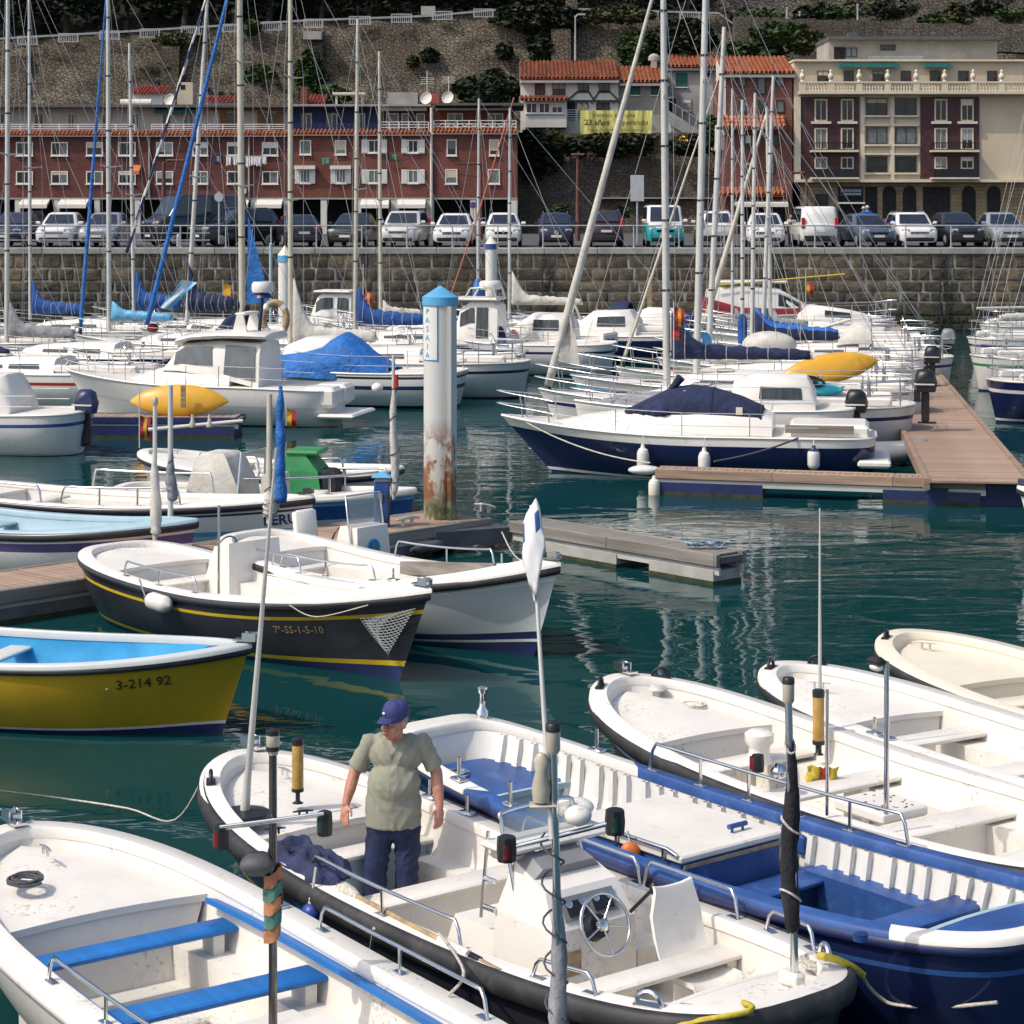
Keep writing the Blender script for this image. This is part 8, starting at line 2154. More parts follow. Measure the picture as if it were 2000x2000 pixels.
g=MB();g.tube([s8.mb + V((0, 0, .5)), s8.mb + V((0, 0, 1.2)), s8.mb + V((0, 0, 1.6))], [.20, .22, .10], 10); g.obj("mast_sleeve", "tarp_blue", s8.root, 180)
s9 = std_yacht("white sailing boat with a sagging white boom cover and navy hood near the quay", 930, 83.5, 9.2, 2.8, 1.1, 996, (997, 400), .065, ang=AL, hoodm="navy_canvas"); s9.boom(1105, 688, "white_canvas", .9, .20)
g=MB();g.tube([(s9.axis_x(1095), .3, P(0, 690, 83).z), (s9.axis_x(1108), .3, 1.3)], .05, 6); g.tube([(s9.axis_x(1095), .3, P(0, 690, 83).z), (s9.axis_x(1085), .3, 1.3)], .05, 6); g.obj("boom_gallows", "alu_cream", s9.root, 60)
for (x0, y0, x1, y1_, Yd, m, sp, r, lb, base) in ((583, 215, 458, 722, 74.0, "tarp_blue", None, .085, "bright blue rolled sail on its stay, crossing the left brick house", s7),
                                          (548, 232, 428, 615, 72.0, "navy_paint", "white_ink", .06, "navy and white spiral striped rolled sail on its stay at the upper left", s7)):
 t = thing("rolled_sail", lb, "sail", P(x1, y1_, Yd)); a = V((0, 0, 0)); b = P(x0, y0, Yd) - P(x1, y1_, Yd); b = b * 1.25
 n = 40; pts = [a.lerp(b, i / n) for i in range(n + 1)]
 g=MB();g.tube(pts, [r * (1 - .35 * i / n) for i in range(n + 1)], 9)
 if sp:
  for i, f in enumerate(g.f):
   j, k_ = divmod(i, 9)
   if (k_ - int(j * 1.9)) % 9 < 4: g.m[i] = 1
 g.obj("roll", [m, sp] if sp else m, t, 180)
# ------------------------------------------------------------------ motor boats
def cruiser(label, bow, Y, L, ang, B, fb, bands, cabin=None, screen=None, name="motor_boat", **kw):
 s = Yacht(name, label, bow, Y, L, ang, B, fb, bands, cat="motor boat", pb=kw.pop("pb", 1.9), qb=kw.pop("qb", 1.2), ps=5, qs=4, **kw)
 return s
navy = cruiser("sleek navy and white motorboat with a navy canvas canopy, moored along the brown finger pontoon", 985, 47.9, 8.2, R(171), 2.7, .95,
 [(0, .285, "navy_gel"), (.285, .325, "white_ink"), (.325, .87, "navy_gel"), (.87, 1.01, "white_gel")], gb=.28, gs=-.02, rake=1.5, srake=.1)
s = navy; L = s.L
s.house([(2.9, .30, .18, 1.06, 1.10), (2.2, .78, .55, 1.02, 1.26), (1.0, 1.02, .82, .99, 1.42), (-.3, 1.08, .95, .97, 1.46), (-1.6, 1.08, .98, .97, 1.45), (-1.9, 1.06, .98, .97, 1.30)], name="deck_house")
rings = []
prof = ((1.35, .02, .62), (.85, .28, .78), (.35, .52, .86), (-.1, .60, .9), (-.6, .54, .92), (-1.2, .36, .96), (-1.65, .14, 1.0), (-1.86, -.22, 1.03), (-1.92, -.42, 1.04))
for x, hh, w in prof:
 z0_ = 1.38
 rings.append([(x, w * math.cos(q), (z0_ if hh > .1 else min(z0_, z0_ + hh)) - .12 + max(.10, hh + .12) * max(0, math.sin(q)) ** .55) for q in [PI * j / 14 for j in range(15)]])
g=MB();g.grid(rings); g.grid([[(p[0], p[1] * .99, p[2] - .02) for p in r_] for r_ in rings]); cv = g.obj("canopy", "navy_canvas", s.root, 60)
g = MB(); seam = rings[3]; g.tube([V(p) + V((0, 0, .008)) for p in rings[4]], .012, 5); g.tube([V(p) + V((0, 0, .008)) for p in rings[6]], .012, 5); g.obj("canopy_seam", "navy_paint", cv)
g = MB(); rr = random.Random(1)
for k in range(6): g.ball((1.15 - k * .14, .55 + .05 * k, 1.42 + .03 * (k % 2)), (.16, .2, .11), 8, 6)
g.obj("folded_canvas", "navy_canvas", s.root, 180)
g=MB();g.tube([(.34, .15, 1.85), (.10, .2, 2.15)], [.07, .10], 8); g.obj("canvas_boot", "navy_canvas", cv, 60)
g=MB();g.box((-1.2, .955, 1.50), (.14, .02, .16)); g.obj("canopy_vent", "cream_gel", cv); g=MB();g.rbox((-.1, .52, 1.86), (.28, .05, .06), .02); g.obj("canopy_badge", "white_ink", cv)
s.rails(.55, True, False, 4)
g=MB();g.rbox((-3.1, .1, 1.06), (1.7, 1.6, .34), .08); g.obj("aft_seat", "white_gel", s.root); g=MB();g.rbox((-2.9, 1.0, 1.14), (1.45, .05, .17), .01); g.obj("weathered_board", "wood_grey", s.root)
g=MB();g.rbox((-4.05, 0, .42), (.7, 2.2, .16), .05); g.obj("bathing_platform", "white_gel", s.root)
s.letters("7ª-SS-1-37-97", .84, 1, .82, .14, "navy_ink")
s.tube("mooring_line", sag(s.hull(.93, 1, .98), s.at(1205, 927, .62), .15, 14), .016, "rope_white")
def hang(u, dz, lb, m="fender_white", tip="fender_white", ln=.62, r=.13):
 q = s.hull(u, 1, 1.0); w = s.world(q + V((0, .17, 0))); w.z = .62 + dz
 fender(lb, w, ln, r, m, s.world(q + V((0, .06, .02))), tip)
hang(.60, .16, "off white fender nearest the bow of the navy motorboat"); hang(.44, .12, "dirty white fender amidships on the navy motorboat"); hang(.16, .20, "white fender with a navy cap near the stern of the navy motorboat", tip="navy_paint", ln=.5)
s.tube("stern_line", sag(s.hull(.20, 1, 1.0) + V((0, 0, .04)), s.at(1300, 925, .62), .06, 12), .022, "rope_dark")
tend = cruiser("white motorboat with a dark grey foredeck cover, just behind the navy motorboat", 1093, 51.4, 6.6, R(171), 2.0, 1.12, [(0, .3, "navy_paint"), (.3, .72, "grey_hull"), (.72, .80, "white_ink"), (.80, 1.01, "white_hull")], gb=.12, rake=.35)
s = tend; s.house([(2.7, .25, .2, 1.20, 1.24), (2.2, .55, .4, 1.18, 1.36), (.8, .72, .58, 1.15, 1.5), (-.4, .74, .6, 1.15, 1.5)], "grey_canvas", "foredeck_cover"); s.rails(.6, True, False, 4)
s.house([(-.5, .8, .6, 1.14, 1.75), (-1.0, .82, .66, 1.14, 1.95), (-2.2, .8, .66, 1.14, 1.9), (-2.4, .78, .62, 1.14, 1.55)], wins=[(-2.1, -1.1, .35, .7)]); s.outboard(-3.25, 0, 1.05, .95, "black_plastic")
lc = cruiser("white cabin cruiser with a rounded roof and curtained windows, behind the yellow kayak", 340, 59.6, 7.9, R(168), 2.7, 1.05, [(0, .30, "black_hull"), (.30, .64, "white_hull"), (.64, .67, "grey_hull"), (.67, 1.01, "white_hull")], gb=.30, gs=-.10, rake=1.1, srake=.05)
s = lc; L = s.L
X = lambda px: s.axis_x(px)
s.house([(X(445), .45, .30, 1.15, 1.22), (X(480), .9, .75, 1.10, 1.42), (X(500), 1.0, .88, 1.08, 1.50), (X(560), 1.05, .95, 1.05, 1.50), (X(599), 1.05, .95, 1.02, 1.48)], name="trunk_cabin")
s.house([(X(498), .92, .84, 1.46, 1.50), (X(524), .98, .78, 1.46, 2.18), (X(580), 1.0, .84, 1.30, 2.26), (X(641), 1.0, .84, 1.02, 2.22)], name="wheelhouse", wins=[(X(573), X(516), .30, .88), (X(636), X(590), .14, .92)], winm="curtain_glass")
g = MB(); rings = []
for k, (px, w, z) in enumerate(((505, .35, 2.16), (515, .80, 2.24), (540, 1.0, 2.36), (580, 1.06, 2.42), (615, 1.04, 2.42), (650, .95, 2.40), (652, .9, 2.36))):
 rings.append([(X(px), w * math.cos(q), z + .10 * math.sin(q)) for q in [PI * j / 8 for j in range(9)]] + [(X(px), -w * .95, z - .07), (X(px), w * .95, z - .07)])
g.loft(rings, True, True); g.obj("cabin_roof", "white_gel", s.root, 50)
g = MB()
for e in (-.55, .55): g.prism([(X(596), e, 2.46), (X(618), e, 2.46), (X(612), e, 2.98), (X(603), e, 2.98)], (0, .08, 0))
g.rbox((X(607), 0, 2.98), (.3, 1.2, .07), .03); g.obj("radar_arch", "white_gel", s.root)
g=MB();g.lathe([(.28, 0), (.30, .06), (.30, .20), (.26, .28)], 18, (X(630), 0, 3.55)); rd = g.obj("radar_dome", "white_gel", s.root, 50); g=MB();g.tube([(X(625), 0, 2.5), (X(629), 0, 3.3), (X(630), 0, 3.55)], .05, 7); g.lathe([(.27, -.12), (.2, .0)], 14, (X(630), 0, 3.52)); g.obj("radar_mount", "navy_paint", rd, 50)
s.rails(.6, True, False, 6); g=MB();g.rbox((X(728), .55, .80), (.9, .9, .55), .1); g.rbox((X(728), -.55, .80), (.9, .9, .55), .1); g.obj("stern_locker", "white_gel", s.root)
g=MB();g.rbox((X(755), 0, .32), (1.0, 2.2, .12), .05); g.obj("bathing_platform", "white_gel", s.root)
tarp = cruiser("white boat covered by a bright blue tarpaulin from cabin to stern", 625, 64.4, 6.3, R(168), 2.4, 1.0, [(0, .34, "black_hull"), (.34, .56, "grey_hull"), (.56, .68, "grey_hull"), (.68, .76, "navy_paint"), (.76, .90, "white_hull"), (.90, .95, "black_hull"), (.95, 1.01, "white_hull")], gb=.2)
s = tarp; X = lambda px: s.axis_x(px)
s.house([(X(660), .5, .4, 1.05, 1.4), (X(672), .75, .6, 1.03, 1.75), (X(700), .85, .7, 1.02, 1.98), (X(735), .85, .7, 1.02, 2.02), (X(748), .82, .66, 1.02, 1.95)])
rings = []
for k, (px, w, zt) in enumerate(((655, .95, 1.40), (668, 1.12, 1.52), (700, 1.16, 1.68), (730, 1.17, 1.82), (752, 1.16, 2.14), (770, 1.15, 1.96), (790, 1.12, 1.58), (812, 1.05, 1.30), (826, .9, 1.14))):
 ring = []
 for j in range(17):
  q = PI * j / 16; w_ = w * (1 + .03 * math.sin(j * 2.1 + k))
  ring.append((X(px) + .05 * math.sin(j * 1.3), w_ * math.copysign(abs(math.cos(q)) ** .6, math.cos(q)), .86 + (zt - .86) * math.sin(q) ** .8 + .03 * math.sin(j * 1.9 + k * 1.1)))
 rings.append(ring)
g=MB();g.grid(rings); g.grid([[(p[0], p[1] * .99, p[2] - .015) for p in r_] for r_ in rings]); g.obj("tarpaulin", "tarp_blue", s.root, 180)
s.rails(.55, True, True, 4)
ph = cruiser("small white pilothouse boat with a blue stripe, close to the quay at the left", 680, 89.5, 6.4, R(168), 2.4, 1.0, WB("white_hull", "blue_paint"))
s = ph; X = lambda px: s.axis_x(px); s.house([(X(706), .75, .62, 1.0, 1.3), (X(718), .8, .66, 1.0, 2.15), (X(725), .8, .68, 1.0, 2.30), (X(760), .8, .68, 1.0, 2.30), (X(768), .78, .66, 1.0, 2.2)], wins=[(X(742), X(716), .5, .86), (X(765), X(748), .4, .86)], name="pilothouse"); g=MB();g.rbox((X(740), 0, 2.36), (X(716) - X(770), 1.6, .10), .04); g.obj("cabin_roof", "white_gel", s.root); s.rails(.55, True, False, 4)
c1 = cruiser("white pilothouse boat with a roof rack and radar dome, just right of the big pile", 880, 76.4, 6.6, R(168), 2.5, 1.05, WB("white_hull", "navy_paint"))
s = c1; X = lambda px: s.axis_x(px); s.house([(X(918), .8, .65, 1.05, 1.35), (X(930), .85, .68, 1.05, 2.3), (X(945), .85, .7, 1.05, 2.55), (X(975), .85, .7, 1.05, 2.55), (X(985), .85, .7, 1.05, 2.4)], wins=[(X(952), X(930), .5, .85), (X(972), X(954), .15, .86)], name="pilothouse"); g=MB();g.rbox((X(950), 0, 2.62), (1.7, 1.7, .1), .04); g.obj("cabin_roof", "white_gel", s.root)
g=MB();g.tube([(X(937), -.7, 2.66), (X(945), -.7, 3.0), (X(978), -.7, 3.05), (X(984), -.7, 2.6)], .035, 6); g.tube([(X(937), .7, 2.66), (X(945), .7, 3.0), (X(978), .7, 3.05), (X(984), .7, 2.6)], .035, 6); g.obj("roof_rack", "alu", s.root, 60); g=MB();g.lathe([(.36, 0), (.4, .06), (.4, .22), (.34, .3)], 16, (X(968), 0, 2.95)); g.obj("radar_dome", "white_gel", s.root, 50); s.rails(.5, True, False, 4)
c2 = cruiser("dark navy hulled boat with a pale deck, its end just right of the big pile", 800, 73.0, 5.0, R(170), 2.2, .85, [(0, .95, "navy_gel"), (.95, 1.01, "white_ink")], gb=.1, deckm="white_deck", rake=.3, srake=-.35)
s = c2; s.rails(.45, False, True, 3); s.letters("Zuy", .10, 1, .78, .26, "white_ink", shear=.3)
c3 = cruiser("white boat with four letters on its stern and a red lifebuoy beside it", 930, 79.0, 5.6, R(160), 2.4, 1.05, WB("white_hull", "blue_paint", "black_hull"), srake=.0)
s = c3; g=MB();g.rbox((-2.75, 0, .98), (.12, 1.7, .72), .05); tr = g.obj("transom_board", "white_gel", s.root); tx = text("lettering", "TANI", .34, "navy_ink", tr, frame((-2.83, .1, 1.02), (0, -1, 0), (0, 0, 1)), .003, bold=.006); s.house([(.8, .7, .55, 1.05, 1.5), (0, .8, .66, 1.05, 2.0), (-1.2, .8, .66, 1.05, 2.0), (-1.4, .78, .6, 1.05, 1.7)], wins=[(-1.1, -.1, .4, .8)]); s.rails(.5, True, False, 3)
c4 = cruiser("dark blue boat with two outboard motors at its stern, in the middle distance", 1010, 82.4, 6.4, R(166), 2.5, 1.0, [(0, .9, "navy_gel"), (.9, 1.01, "white_ink")], srake=.1)
s = c4; s.house([(.9, .7, .5, 1.0, 1.4), (.2, .85, .7, 1.0, 1.9), (-1.2, .85, .7, 1.0, 1.95), (-1.5, .82, .6, 1.0, 1.6)], wins=[(-1.1, 0, .4, .8)]); s.outboard(-3.1, .55, .95, 1.0, "tarp_blue"); s.outboard(-3.15, -.4, 1.15, 1.25, "navy_paint", "navy_paint"); s.rails(.5, True, False, 3)
c5 = cruiser("small white motorboat by the wall with its low stern toward the brown pontoon", 1105, 92.0, 5.2, R(172), 2.2, .85, WB("white_hull", "navy_paint", "black_hull")); s = c5; s.house([(.6, .7, .5, .85, 1.2), (-.2, .8, .66, .85, 1.55), (-1.5, .8, .66, .85, 1.5), (-1.7, .7, .6, .85, 1.2)])
r6 = cruiser("white motorboat with a dark red canvas skirt by the quay wall at the right", 1490, 90.5, 6.2, R(8), 2.5, 1.35, [(0, .55, "grey_hull"), (.55, .80, "grey_hull"), (.80, 1.01, "cream_gel")], gb=.1, rake=.8)
s = r6; s.house([(2.0, .7, .5, 1.38, 1.5), (1.2, .95, .7, 1.36, 1.9), (.2, 1.0, .75, 1.36, 2.45), (-1.4, 1.0, .75, 1.36, 2.6), (-2.6, .95, .7, 1.36, 2.4)], wins=[(.1, 1.1, .35, .8)], name="cabin"); s.house([(2.2, .8, .76, 1.32, 1.40), (1.0, 1.06, 1.0, 1.32, 1.66), (-1.5, 1.08, 1.02, 1.32, 1.72), (-2.9, 1.02, .95, 1.32, 2.1)], "red_canvas", "canvas_skirt"); g=MB();g.rbox((-.9, 0, 2.72), (2.9, 1.5, .12), .05); g.obj("hard_top", "white_gel", s.root)
g=MB();g.tube([(-2.6, -.9, 2.6), (2.9, -1.0, 3.05)], .045, 6); g.obj("outrigger_pole", "rope_yellow", s.root)
r7 = cruiser("white motorboat with a sloping foredeck and high bow rail, right of the red skirted one", 1568, 86.0, 4.4, R(10), 2.4, 1.25, [(0, .7, "grey_hull"), (.7, 1.01, "white_hull")], gb=.12, rake=.9); s = r7; s.house([(1.6, .6, .4, 1.3, 1.42), (.2, .9, .7, 1.28, 1.75), (-1.2, .95, .75, 1.28, 1.95), (-1.6, .9, .7, 1.28, 1.6)], wins=[(-1.0, .1, .4, .8)]); s.rails(.75, True, False, 4)
# ------------------------------------------------------------------ the man standing in the launch
YM = 17.97
def wrinkle(o, amp, sc, seed):
 me = o.data
 for v, nn in zip(me.vertices, [q.normal.copy() for q in me.vertices]):
  c = v.co
  k = 1 - 2.2 * abs(noise.noise(V((c.x * sc[0] + c.z * 2, c.y * sc[1] + seed, c.z * sc[2] - abs(c.x) * 8))))
  v.co = c + nn * (amp * (k - .4))
 me.update()
def man():
 x0 = (822 - 1000) * YM / F
 zf = -.035
 g = MB()
 hc = V((.030, -.10, 1.648)); hr = Matrix.Rotation(R(-40), 3, 'Z') @ Matrix.Rotation(R(2), 3, 'X')
 def hp(x, y, z): return hc + hr @ V((x, y, z)) * 1.1
 def hb(p, r): g.ball(hp(*p), [q * 1.1 for q in r] if isinstance(r, tuple) else r * 1.1, 14, 10, rot=hr)
 hb((0, .01, .03), (.082, .102, .105)); hb((0, -.03, -.045), (.064, .072, .070)); hb((0, -.062, -.092), (.036, .034, .026))
 g.cap(hp(0, -.095, .018), hp(0, -.122, -.026), .013, .019, 10); hb((-.016, -.108, -.032), .012); hb((.016, -.108, -.032), .012)
 for s in (-1, 1):
  hb((s * .083, .012, -.006), (.012, .022, .034)); hb((s * .044, -.070, -.035), (.028, .024, .026)); hb((s * .034, -.088, .030), (.028, .016, .012))
 hb((0, -.096, -.062), (.028, .012, .007)); hb((0, -.093, -.076), (.024, .012, .008))
 g.cap((.03, -.02, 1.44), (.033, -.065, 1.58), .066, .062, 14)
 g.cap((.03, .02, 1.36), (.02, .0, .92), .125, .145, 14); g.cap((-.12, .03, 1.44), (.18, .03, 1.44), .055, .055, 12); g.cap((-.06, .01, .86), (.10, .01, .86), .12, .12, 12)
 for s, hx, kx, fx in ((-1, -.09, -.135, -.150), (1, .12, .125, .115)):
  g.cap((hx, .0, .82), (kx, -.02, .44), .085, .062, 12); g.cap((kx, -.02, .44), (fx, .03, .10), .06, .045, 12); g.cap((fx, .04, .045), (fx + s * .03, -.13, .035), .045, .038, 10)
 arms = (((-.185, .03, 1.465), (-.315, .035, 1.20), (-.380, -.06, .965), -1), ((.245, .03, 1.465), (.368, .035, 1.20), (.398, -.07, .945), 1))
 for S, E, W_, s in arms:
  S, E, W_ = V(S), V(E), V(W_)
  g.cap(S, E, .050, .052, 12); g.cap(E, W_.lerp(E, .45), .051, .050, 12); g.cap(W_.lerp(E, .5), W_, .049, .034, 12)
  d = (W_ - E).normalized(); d = (d + V((-s * .14, -.10, -.15))).normalized()
  fwd = V((-s * .75, -.66, 0)); fwd = (fwd - d * fwd.dot(d)).normalized(); side = d.cross(fwd).normalized() * (1 if s > 0 else 1)
  pc = W_ + d * .055
  rot = Matrix((fwd, side, d)).transposed()
  g.ball(pc, (.048, .024, .060), 12, 8, rot=rot); g.ball(W_ + d * .01, (.034, .024, .034), 12, 8, rot=rot)
  for k in range(4):
   o = (-.037 + .0248 * k)
   ln = (.070, .082, .088, .078)[k]
   b0 = pc + d * .040 + fwd * o
   inn = V((-s, 0, 0)) * (.10 + .05 * (3 - k))
   d1 = (d + fwd * o * 1.2 + inn * .5).normalized(); b1 = b0 + d1 * ln * .45
   d2 = (d + inn * 1.7 + fwd * .05).normalized(); b2 = b1 + d2 * ln * .32
   d3 = (d + inn * 3.0).normalized(); b3 = b2 + d3 * ln * .25
   r = .0112 - .0008 * (k == 0)
   g.cap(b0, b1, r + .001, r, 8); g.cap(b1, b2, r, r * .95, 8); g.cap(b2, b3, r * .95, r * .82, 8)
  t0 = pc - d * .018 + fwd * .036; t1 = t0 + (d * .6 + fwd * .75).normalized() * .042; t2 = t1 + (d * .95 + fwd * .25).normalized() * .036
  g.cap(t0, t1, .015, .0125, 8); g.cap(t1, t2, .0122, .010, 8)
 p = remesh(g, "person", "skin", .0058, None, 3, .4)
 p.location = (x0, YM, zf)
 p["label"] = "man in a blue cap, grey green T-shirt and jeans standing in the black launch"; p["category"] = "person"
 for s in (-1, 1):
  g=MB();g.ball(hp(s * .034, -.094, .012), (.014, .009, .009), 10, 8, rot=hr); e = g.obj("eye", "eye_white", p, 180)
  g=MB();g.ball(hp(s * .034 - .002, -.1025, .011), (.0075, .003, .0075), 8, 6, rot=hr); g.obj("iris", "black_ink", e, 180)
  g=MB();g.tube([hp(s * .015, -.105, .034), hp(s * .034, -.104, .040), hp(s * .054, -.088, .034)], [.006, .008, .004], 6); g.obj("eyebrow", "hair_grey", p, 60)
 g=MB();g.tube([hp(-.022, -.105, -.068), hp(0, -.110, -.067), hp(.022, -.105, -.068)], .005, 5); g.obj("mouth", "red_canvas", p, 60)
 g = MB()
 g.ball(hp(0, .038, .012), (.086, .085, .075), 16, 10, rot=hr); g.ball(hp(-.070, .0, .018), (.016, .028, .030), 8, 6, rot=hr); g.ball(hp(.070, .0, .018), (.016, .028, .030), 8, 6, rot=hr)
 remesh(g, "hair", "hair_grey", .012, p, 2)
 rings = []
 for k, (r, z) in enumerate(((1.0, .035), (1.03, .060), (1.0, .095), (.84, .130), (.52, .152), (.06, .160))):
  rings.append([hp(.094 * r * math.cos(q), .014 + .112 * r * math.sin(q), z + .012 + .004 * math.sin(6 * q)) for q in [2 * PI * j / 30 for j in range(30)]])
 g=MB();g.loft(rings, True, True); cp = g.obj("cap", "cap_blue", p, 60)
 up_, lo = [], []
 for j in range(15):
  q = PI + PI * j / 14
  ex = .082 * math.cos(q); ey = .014 + .108 * math.sin(q)
  k = max(0, -math.sin(q)) ** .8
  up_.append([hp(ex * .95, ey * .92, .052), hp(ex * (1 + .02), ey - .045 * k, .050), hp(ex * .95, ey - .085 * k, .036 - .012 * abs(math.cos(q)))])
  lo.append([v - hr @ V((0, 0, .005)) for v in up_[-1]])
 g=MB();g.grid(up_); g.grid([r_[::-1] for r_ in lo]); g.grid([[r_[-1] for r_ in up_], [r_[-1] for r_ in lo]]); g.obj("cap_brim", "cap_blue", cp, 60)
 g=MB();g.ball(hp(0, .014, .160), .008, 8, 6); g.obj("cap_button", "cap_blue", cp, 180)
 g=MB();g.ball(hp(-.012, -.108, .090), (.018, .006, .012), 8, 6, rot=hr); g.obj("cap_badge", "white_ink", cp, 180)
 g = MB()
 g.cap((-.115, .03, 1.45), (.175, .03, 1.45), .080, .080, 14); g.ball((.03, .0, 1.36), (.225, .150, .17), 18, 12); g.ball((.02, -.02, 1.12), (.220, .180, .24), 18, 12); g.ball((.015, -.015, .95), (.226, .175, .17), 18, 12)
 ring = [[(.012 + .228 * k * math.cos(q), -.01 + .172 * k * math.sin(q), z) for q in [2 * PI * j / 24 for j in range(24)]] for z, k in ((.775, 1.0), (.82, 1.0), (.95, 1.01), (1.1, .97))]
 g.loft(ring, True, True)
 for S, E, W_, s in arms:
  S, E = V(S), V(E); g.cap(S + V((0, 0, -.01)), S.lerp(E, .72), .078, .070, 14)
  c = S.lerp(E, .72); ax_ = (E - S).normalized(); g.lathe([(.072, -.04), (.078, .02), (.079, .04)], 16, c, ax_)
 sh = remesh(g, "shirt", "shirt_green", .0085, p, 5, .5); wrinkle(sh, .015, (2.6, 3.0, 7), 1); wrinkle(sh, .0035, (12, 12, 9), 4)
 if 0: g.tube([V((.032, -.035, 1.505)) + V((.082 * math.cos(q), .085 * math.sin(q) - .01, -.028 * -math.sin(q) * 1.3)) for q in [2 * PI * j / 24 for j in range(25)]], .010, 6); g.obj("neckline", "shirt_green", sh, 60)
 g=MB();g.ball((.015, .0, .80), (.205, .150, .13), 16, 10); g.cap((-.07, 0, .78), (.10, 0, .78), .135, .135, 14)
 for s, hx, kx, fx in ((-1, -.095, -.135, -.150), (1, .125, .125, .118)):
  g.cap((hx, .0, .74), (kx, -.015, .42), .118, .098, 14); g.cap((kx, -.015, .42), (fx, .02, .11), .097, .088, 14); g.lathe([(.088, 0), (.094, .03), (.09, .10)], 16, (fx, .02, .055)); g.ball((hx + s * .085, .02, .55), (.03, .07, .085), 10, 8)
  pass
 wrinkle(remesh(g, "trousers", "jeans", .0085, p, 5, .5), .012, (6, 6, 9), 2)
 for fx, s in ((-.150, -1), (.117, 1)):
  g=MB();g.cap((fx, .05, .05), (fx + s * .03, -.13, .04), .052, .044, 12); g.box((fx + s * .015, -.04, .012), (.09, .27, .022), rz=-s * .16); remesh(g, "shoe", "black_plastic", .010, p, 2)
 return p
man()
# ------------------------------------------------------------------ small things in and on the boats
jp = man_b.world(man_b.at(697, 1528, .72))
rows = []
for i in range(45):
 u = i / 44 * 2 - 1; row = []
 for j in range(25):
  v = j / 24 * 2 - 1
  w_ = (.20 + .07 * noise.noise(V((u * 2.2, 1, 3)))) * (1 - .55 * max(0, abs(u) - .55) / .45)
  x, y = u * .46 + .05 * noise.noise(V((v * 2, u, 7))), v * w_ + .06 * noise.noise(V((u * 3, v * .5, 2)))
  f = 1 - abs(noise.noise(V((x * 7 + .3 * y, y * 9, 1)))) * 2
  edge = max(0, 1 - max(abs(u) ** 6, abs(v) ** 6))
  z = .02 + edge * (.07 + .075 * f + .05 * noise.noise(V((x * 4, y * 4, 9)))) - .55 * max(0, v - .45) * w_ * 2.2
  row.append((x, y, z))
 rows.append(row)
g=MB();g.grid(rows); g.grid([[(p[0], p[1], p[2] - .015) for p in r_] for r_ in rows])
o = solid(g, "jacket", "jacket_blue", "crumpled navy blue jacket thrown over the near gunwale of the black launch", "jacket", jp, 180); o.rotation_euler = (0, 0, man_b.a)
pa, pb_ = man_b.world(man_b.at(742, 1556, .70)), man_b.world(man_b.at(998, 1690, .70))
t = thing("deck_brush", "long wooden handled brush lying along the near gunwale of the black launch", "brush", pa)
d = pb_ - pa
g=MB();g.tube([d * .12, d * .95], .020, 8); g.obj("handle", "wood_tan", t, 60)
g=MB();g.tube([d * .0, d * .04, d * .09, d * .13], [.02, .06, .05, .025], 9); g.obj("brush_head", "rope_white", t, 60)
g=MB();g.tube([d * .62, d * .78], .034, 8); g.obj("white_grip", "white_gel", t, 60); g=MB();g.tube([d * .79, d * .84], .030, 8); g.obj("black_ferrule", "black_plastic", t, 60)
t = thing("ball_fender", "round bright blue ball fender hanging between the black launch and the lower left boat", "fender", man_b.world(man_b.at(703, 1596, .52)), 0, "fenders hung along boat sides")
g=MB();g.ball((0, 0, 0), .085, 14, 10); g.obj("body", "fender_blue", t, 180); g=MB();g.lathe([(.03, .07), (.025, .12), (.01, .14)], 10); g.tube([(0, 0, .13), (.02, .1, .32)], .010, 5); g.obj("rope", "rope_white", t, 60)
fender("blue sausage fender lying between the black launch and the lower left boat", man_b.world(man_b.at(672, 1592, .40)), .42, .07, "bright_blue", None, "bright_blue", horizontal=(.75, -.62, -.12))
fender("small grey ball-ended fender low between the two near boats", man_b.world(man_b.at(790, 1652, .40)), .38, .085, "fender_grey", man_b.world(man_b.at(795, 1618, .78)), "fender_grey")
op = blue_b.world(V((-.02, .70, .80)))
t = thing("life_float", "orange and white life float hanging on the rail beside the white engine hatch", "life float", op)
g=MB();g.ball((0, 0, -.05), (.085, .05, .09), 12, 8); g.obj("upper_pad", "orange_plastic", t, 180); g=MB();g.ball((.03, -.005, -.19), (.085, .05, .07), 12, 8); g.obj("white_band", "white_gel", t, 180); g=MB();g.ball((.05, -.01, -.28), (.075, .05, .06), 12, 8); g.obj("lower_pad", "orange_plastic", t, 180); g=MB();g.tube([(0, 0, .03), (-.02, .02, .12)], .01, 5); g.obj("cord", "rope_white", t)
def rope(label, pts, r, m, n=6, name="mooring_rope", cat="rope", grp=None):
 g=MB();g.tube(curve_pts(pts, n), r, 6); return solid(g, name, m, label, cat, None, 60, grp)
s0 = man_b.world(man_b.at(1455, 1658, .86));
rope("thick yellow rope sleeve leading off the stern of the black launch", [s0, man_b.world(man_b.at(1480, 1664, .86)), G(1503, 1674, .80), G(1521, 1687, .70)], .026, "rope_yellow")
rope("white rope hanging from the yellow sleeve toward the right edge", [G(1521, 1687, .70), G(1528, 1702, .55), G(1548, 1722, .42), G(1572, 1732, .38), G(1640, 1735, .42), G(1720, 1728, .55)], .013, "rope_white")
s1_ = man_b.world(man_b.at(1343, 1728, .84)); rope("yellow rope dropping over the near stern quarter of the black launch", [s1_, man_b.world(man_b.at(1349, 1742, .84)), man_b.world(man_b.hull(.055, 1, .9) + V((-.02, .09, 0))), man_b.world(man_b.hull(.055, 1, .35) + V((-.05, .12, 0)))], .019, "rope_yellow")
